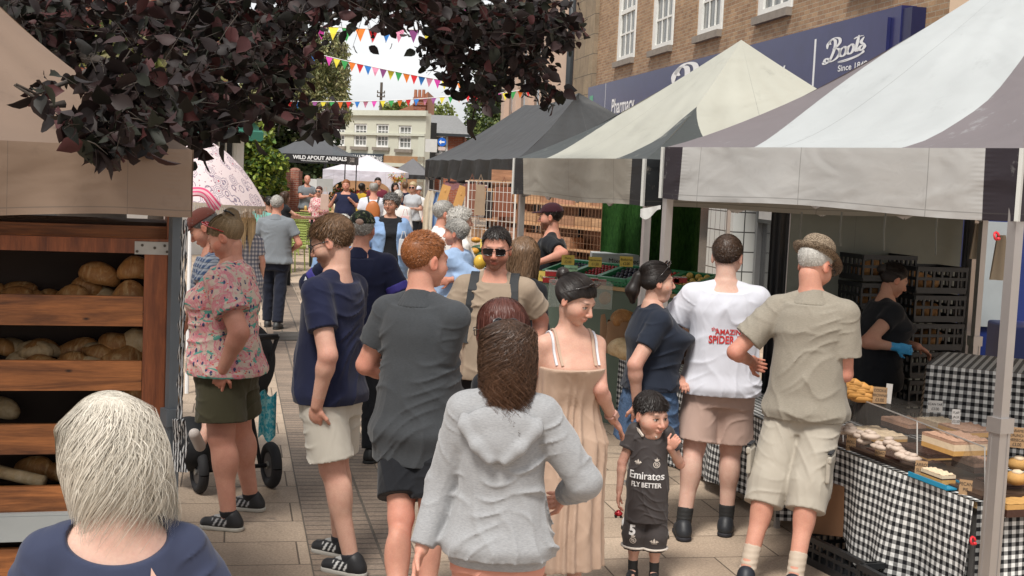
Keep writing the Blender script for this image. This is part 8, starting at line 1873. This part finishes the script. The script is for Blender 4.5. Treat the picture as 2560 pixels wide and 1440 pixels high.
# ================================================================== PUSHCHAIR, WALKER, BAGS
def wheel(t, c, r, w, ax, name='wheel'):
    c = Vector(c); ax = Vector(ax).normalized(); s = ax.cross(Vector((0, 0, 1))).normalized(); u = s.cross(ax)
    mb = MB(); ring = [c+(s*math.cos(a)+u*math.sin(a))*(r-w*.45) for a in np.linspace(0, 6.2832, 29)]; mb.tube(ring, w*.5, 10, False); wh = mb.build(name, plain('tyre_rubber', (.018, .018, .02), .8, bump=.3), t, True)
    mb = MB(); mb.tube([c-ax*w*.3, c+ax*w*.3], r*.55, 20); mb.build('rim', plain('wheel_rim', (.05, .05, .055), .4, .3), wh); mb = MB(); mb.tube([c-ax*w*.45, c+ax*w*.45], r*.16, 10); mb.build('hub', GALV, wh); return wh
def pushchair():
    a = G(497, 1232); b = G(676, 1218); c_ = (a+b)/2; t = thing('pushchair', 'black three wheeled pushchair behind the tropical shirt woman', 'pushchair', c_); ax = (b-a).normalized(); fw = Vector((-ax.y, ax.x, 0))
    wheel(t, a+Vector((0, 0, .135)), .135, .065, ax); wheel(t, b+Vector((0, 0, .145)), .145, .07, ax); wheel(t, c_+fw*.75+Vector((0, 0, .11)), .11, .05, ax)
    mb = MB(); z = Vector((0, 0, 1)); mb.tube([a+z*.135, b+z*.145], .014, 8)
    for q in (a.lerp(b, .15), a.lerp(b, .85)): mb.tube([q+z*.14, q+fw*.2+z*.42, q-fw*.25+z*1.0], .014, 8); mb.tube([q+fw*.2+z*.42, c_+fw*.75+z*.14], .012, 8)
    mb.tube([a.lerp(b, .15)-fw*.25+z*1.0, a.lerp(b, .85)-fw*.25+z*1.0], .018, 8); mb.build('frame', BLKM, t, True)
    s = SDF(); m_ = np.array(c_); s.ell((0, .1, .62), (.22, .2, .12), .05); s.ell((0, -.08, .82), (.21, .09, .26), .05); s.ell((-.25, .15, .28), (.14, .22, .17), .05); V, F = s.mesh(.015); V = V@np.array(Matrix.Rotation(math.atan2(ax.y, ax.x), 3, 'Z')).T+m_; mesh_obj('seat', V, F, plain('pushchair_fabric', (.010, .011, .013), .8, bump=.3, bs=8), t, smooth=True)
    mb = MB(); p = W(655, 1040, 8.05)
    mb.grid(lambda u, v: p+Vector((-.02+.10*u, .02*math.sin(u*9), .14-.28*v+.02*math.sin(u*7))), 12, 8); mb.grid(lambda u, v: p+Vector((-.02+.10*u, .03+.02*math.sin(u*9), .14-.28*v+.02*math.sin(u*7))), 12, 8); solo(mb.build('turquoise_bag', speck('turquoise_print', (.03, .30, .38), (.25, .5, .52), 40), None, True), 'turquoise patterned bag hanging at the pushchair side', 'bag')
    # child in the pushchair: one continuous small body
    cp = W(500, 1060, 8.0); ct = thing('child', 'small child in turquoise top sitting in the black pushchair', 'child', cp); s = SDF(); o = np.array(c_)
    s.ell(o+(-.02, .05, .86), (.10, .08, .15), .04); s.ell(o+(-.02, .0, 1.10), (.08, .09, .10), .02)
    k0 = np.array(W(525, 1060, 7.95)); k1 = np.array(W(500, 1115, 7.75)); k2 = np.array(W(486, 1085, 7.70)); s.cone(o+(-.06, .05, .74), k0, .05, .042, .03); s.cone(k0, k1, .040, .028, .03); s.cone(k1, k2, .028, .024, .02); s.cone(o+(.06, .05, .74), o+(.08, .36, .70), .05, .04, .03); s.cone(o+(.08, .36, .70), o+(.08, .42, .5), .04, .028, .03)
    s.cone(o+(-.1, .05, .95), o+(-.16, .15, .78), .028, .022, .02); s.cone(o+(.1, .05, .95), o+(.15, .15, .78), .028, .022, .02); V, F = s.mesh(.010); C = np.tile(SK['fair'], (len(V), 1)); mesh_obj('body', V, F, SKIN, ct, False, True, None, C)
    s = SDF(); s.ell(o+(-.02, .05, .86), (.115, .095, .165), .04); s.cone(o+(-.06, .05, .74), k0, .06, .052, .03, cut=.0); V, F = s.mesh(.011); mesh_obj('clothes', V, F, MATS.get('turq') or speck('turquoise_clothes', (.02, .20, .24), (.05, .35, .38), 50), ct, False, True)
    s = SDF(); s.cone(k1, k2, .034, .034, .02); V, F = s.mesh(.008); mesh_obj('sandal', V, F, vplain((.5, .45, .42)), ct, False, True)
pushchair()
def walker():
    p = W(1098, 740, 10.6); t = thing('wheeled_walker', 'black wheeled walking frame in front of the pale blue blouse woman', 'walker', (p.x, p.y, 0)); g = Vector((p.x, p.y, 0)); mb = MB()
    for sx in (-.2, .2): mb.tube([g+Vector((sx, .25, .1)), g+Vector((sx, .0, .6)), g+Vector((sx, .15, .95)), g+Vector((sx, .28, .98))], .014, 8); mb.tube([g+Vector((sx, -.2, .1)), g+Vector((sx, .0, .6))], .014, 8)
    mb.tube([g+Vector((-.2, 0, .6)), g+Vector((.2, 0, .6))], .014, 6); mb.build('frame', BLKM, t, True)
    for sx in (-.2, .2):
        for sy in (.25, -.2): wheel(t, g+Vector((sx, sy, .09)), .09, .035, (1, 0, 0))
    MB().box(g+Vector((0, .02, .62)), (.38, .25, .03)).build('seat', BLKM, t); MB().box(g+Vector((0, -.02, .48)), (.30, .18, .22), taper=.9).build('basket', plain('pushchair_fabric2', (.012, .012, .014), .8), t)
walker()
# small shopping bags and handbag
for (px, py, d, w, h, c, nm, lb) in ((1012, 560, 21.5, .16, .26, (.60, .42, .42), 'pink_bag', 'pale pink carrier bag hanging from the white haired woman\'s hand'), (1008, 618, 16.0, .12, .20, (.5, .52, .55), 'clear_bag', 'crumpled clear bag held by the blue shirted woman'), (1708, 860, 7.9, .20, .24, (.10, .055, .035), 'brown_handbag', 'brown leather handbag between the black tee and white tee shoppers'), (812, 505, 29.5, .2, .35, (.5, .36, .3), 'patterned_bag', 'patterned fabric bag on the floral blouse woman\'s shoulder')):
    p = W(px, py, d); mb = MB(); mb.box(p, (w, .06, h), None, .85); mb.tube([p+Vector((-w*.3, 0, h*.45)), p+Vector((-w*.1, 0, h*.95)), p+Vector((w*.1, 0, h*.95)), p+Vector((w*.3, 0, h*.45))], .007, 6); solo(mb.build(nm, plain(nm+'_mat', c, .6, 0, .15, 10), bevel=.015), lb, 'bag')
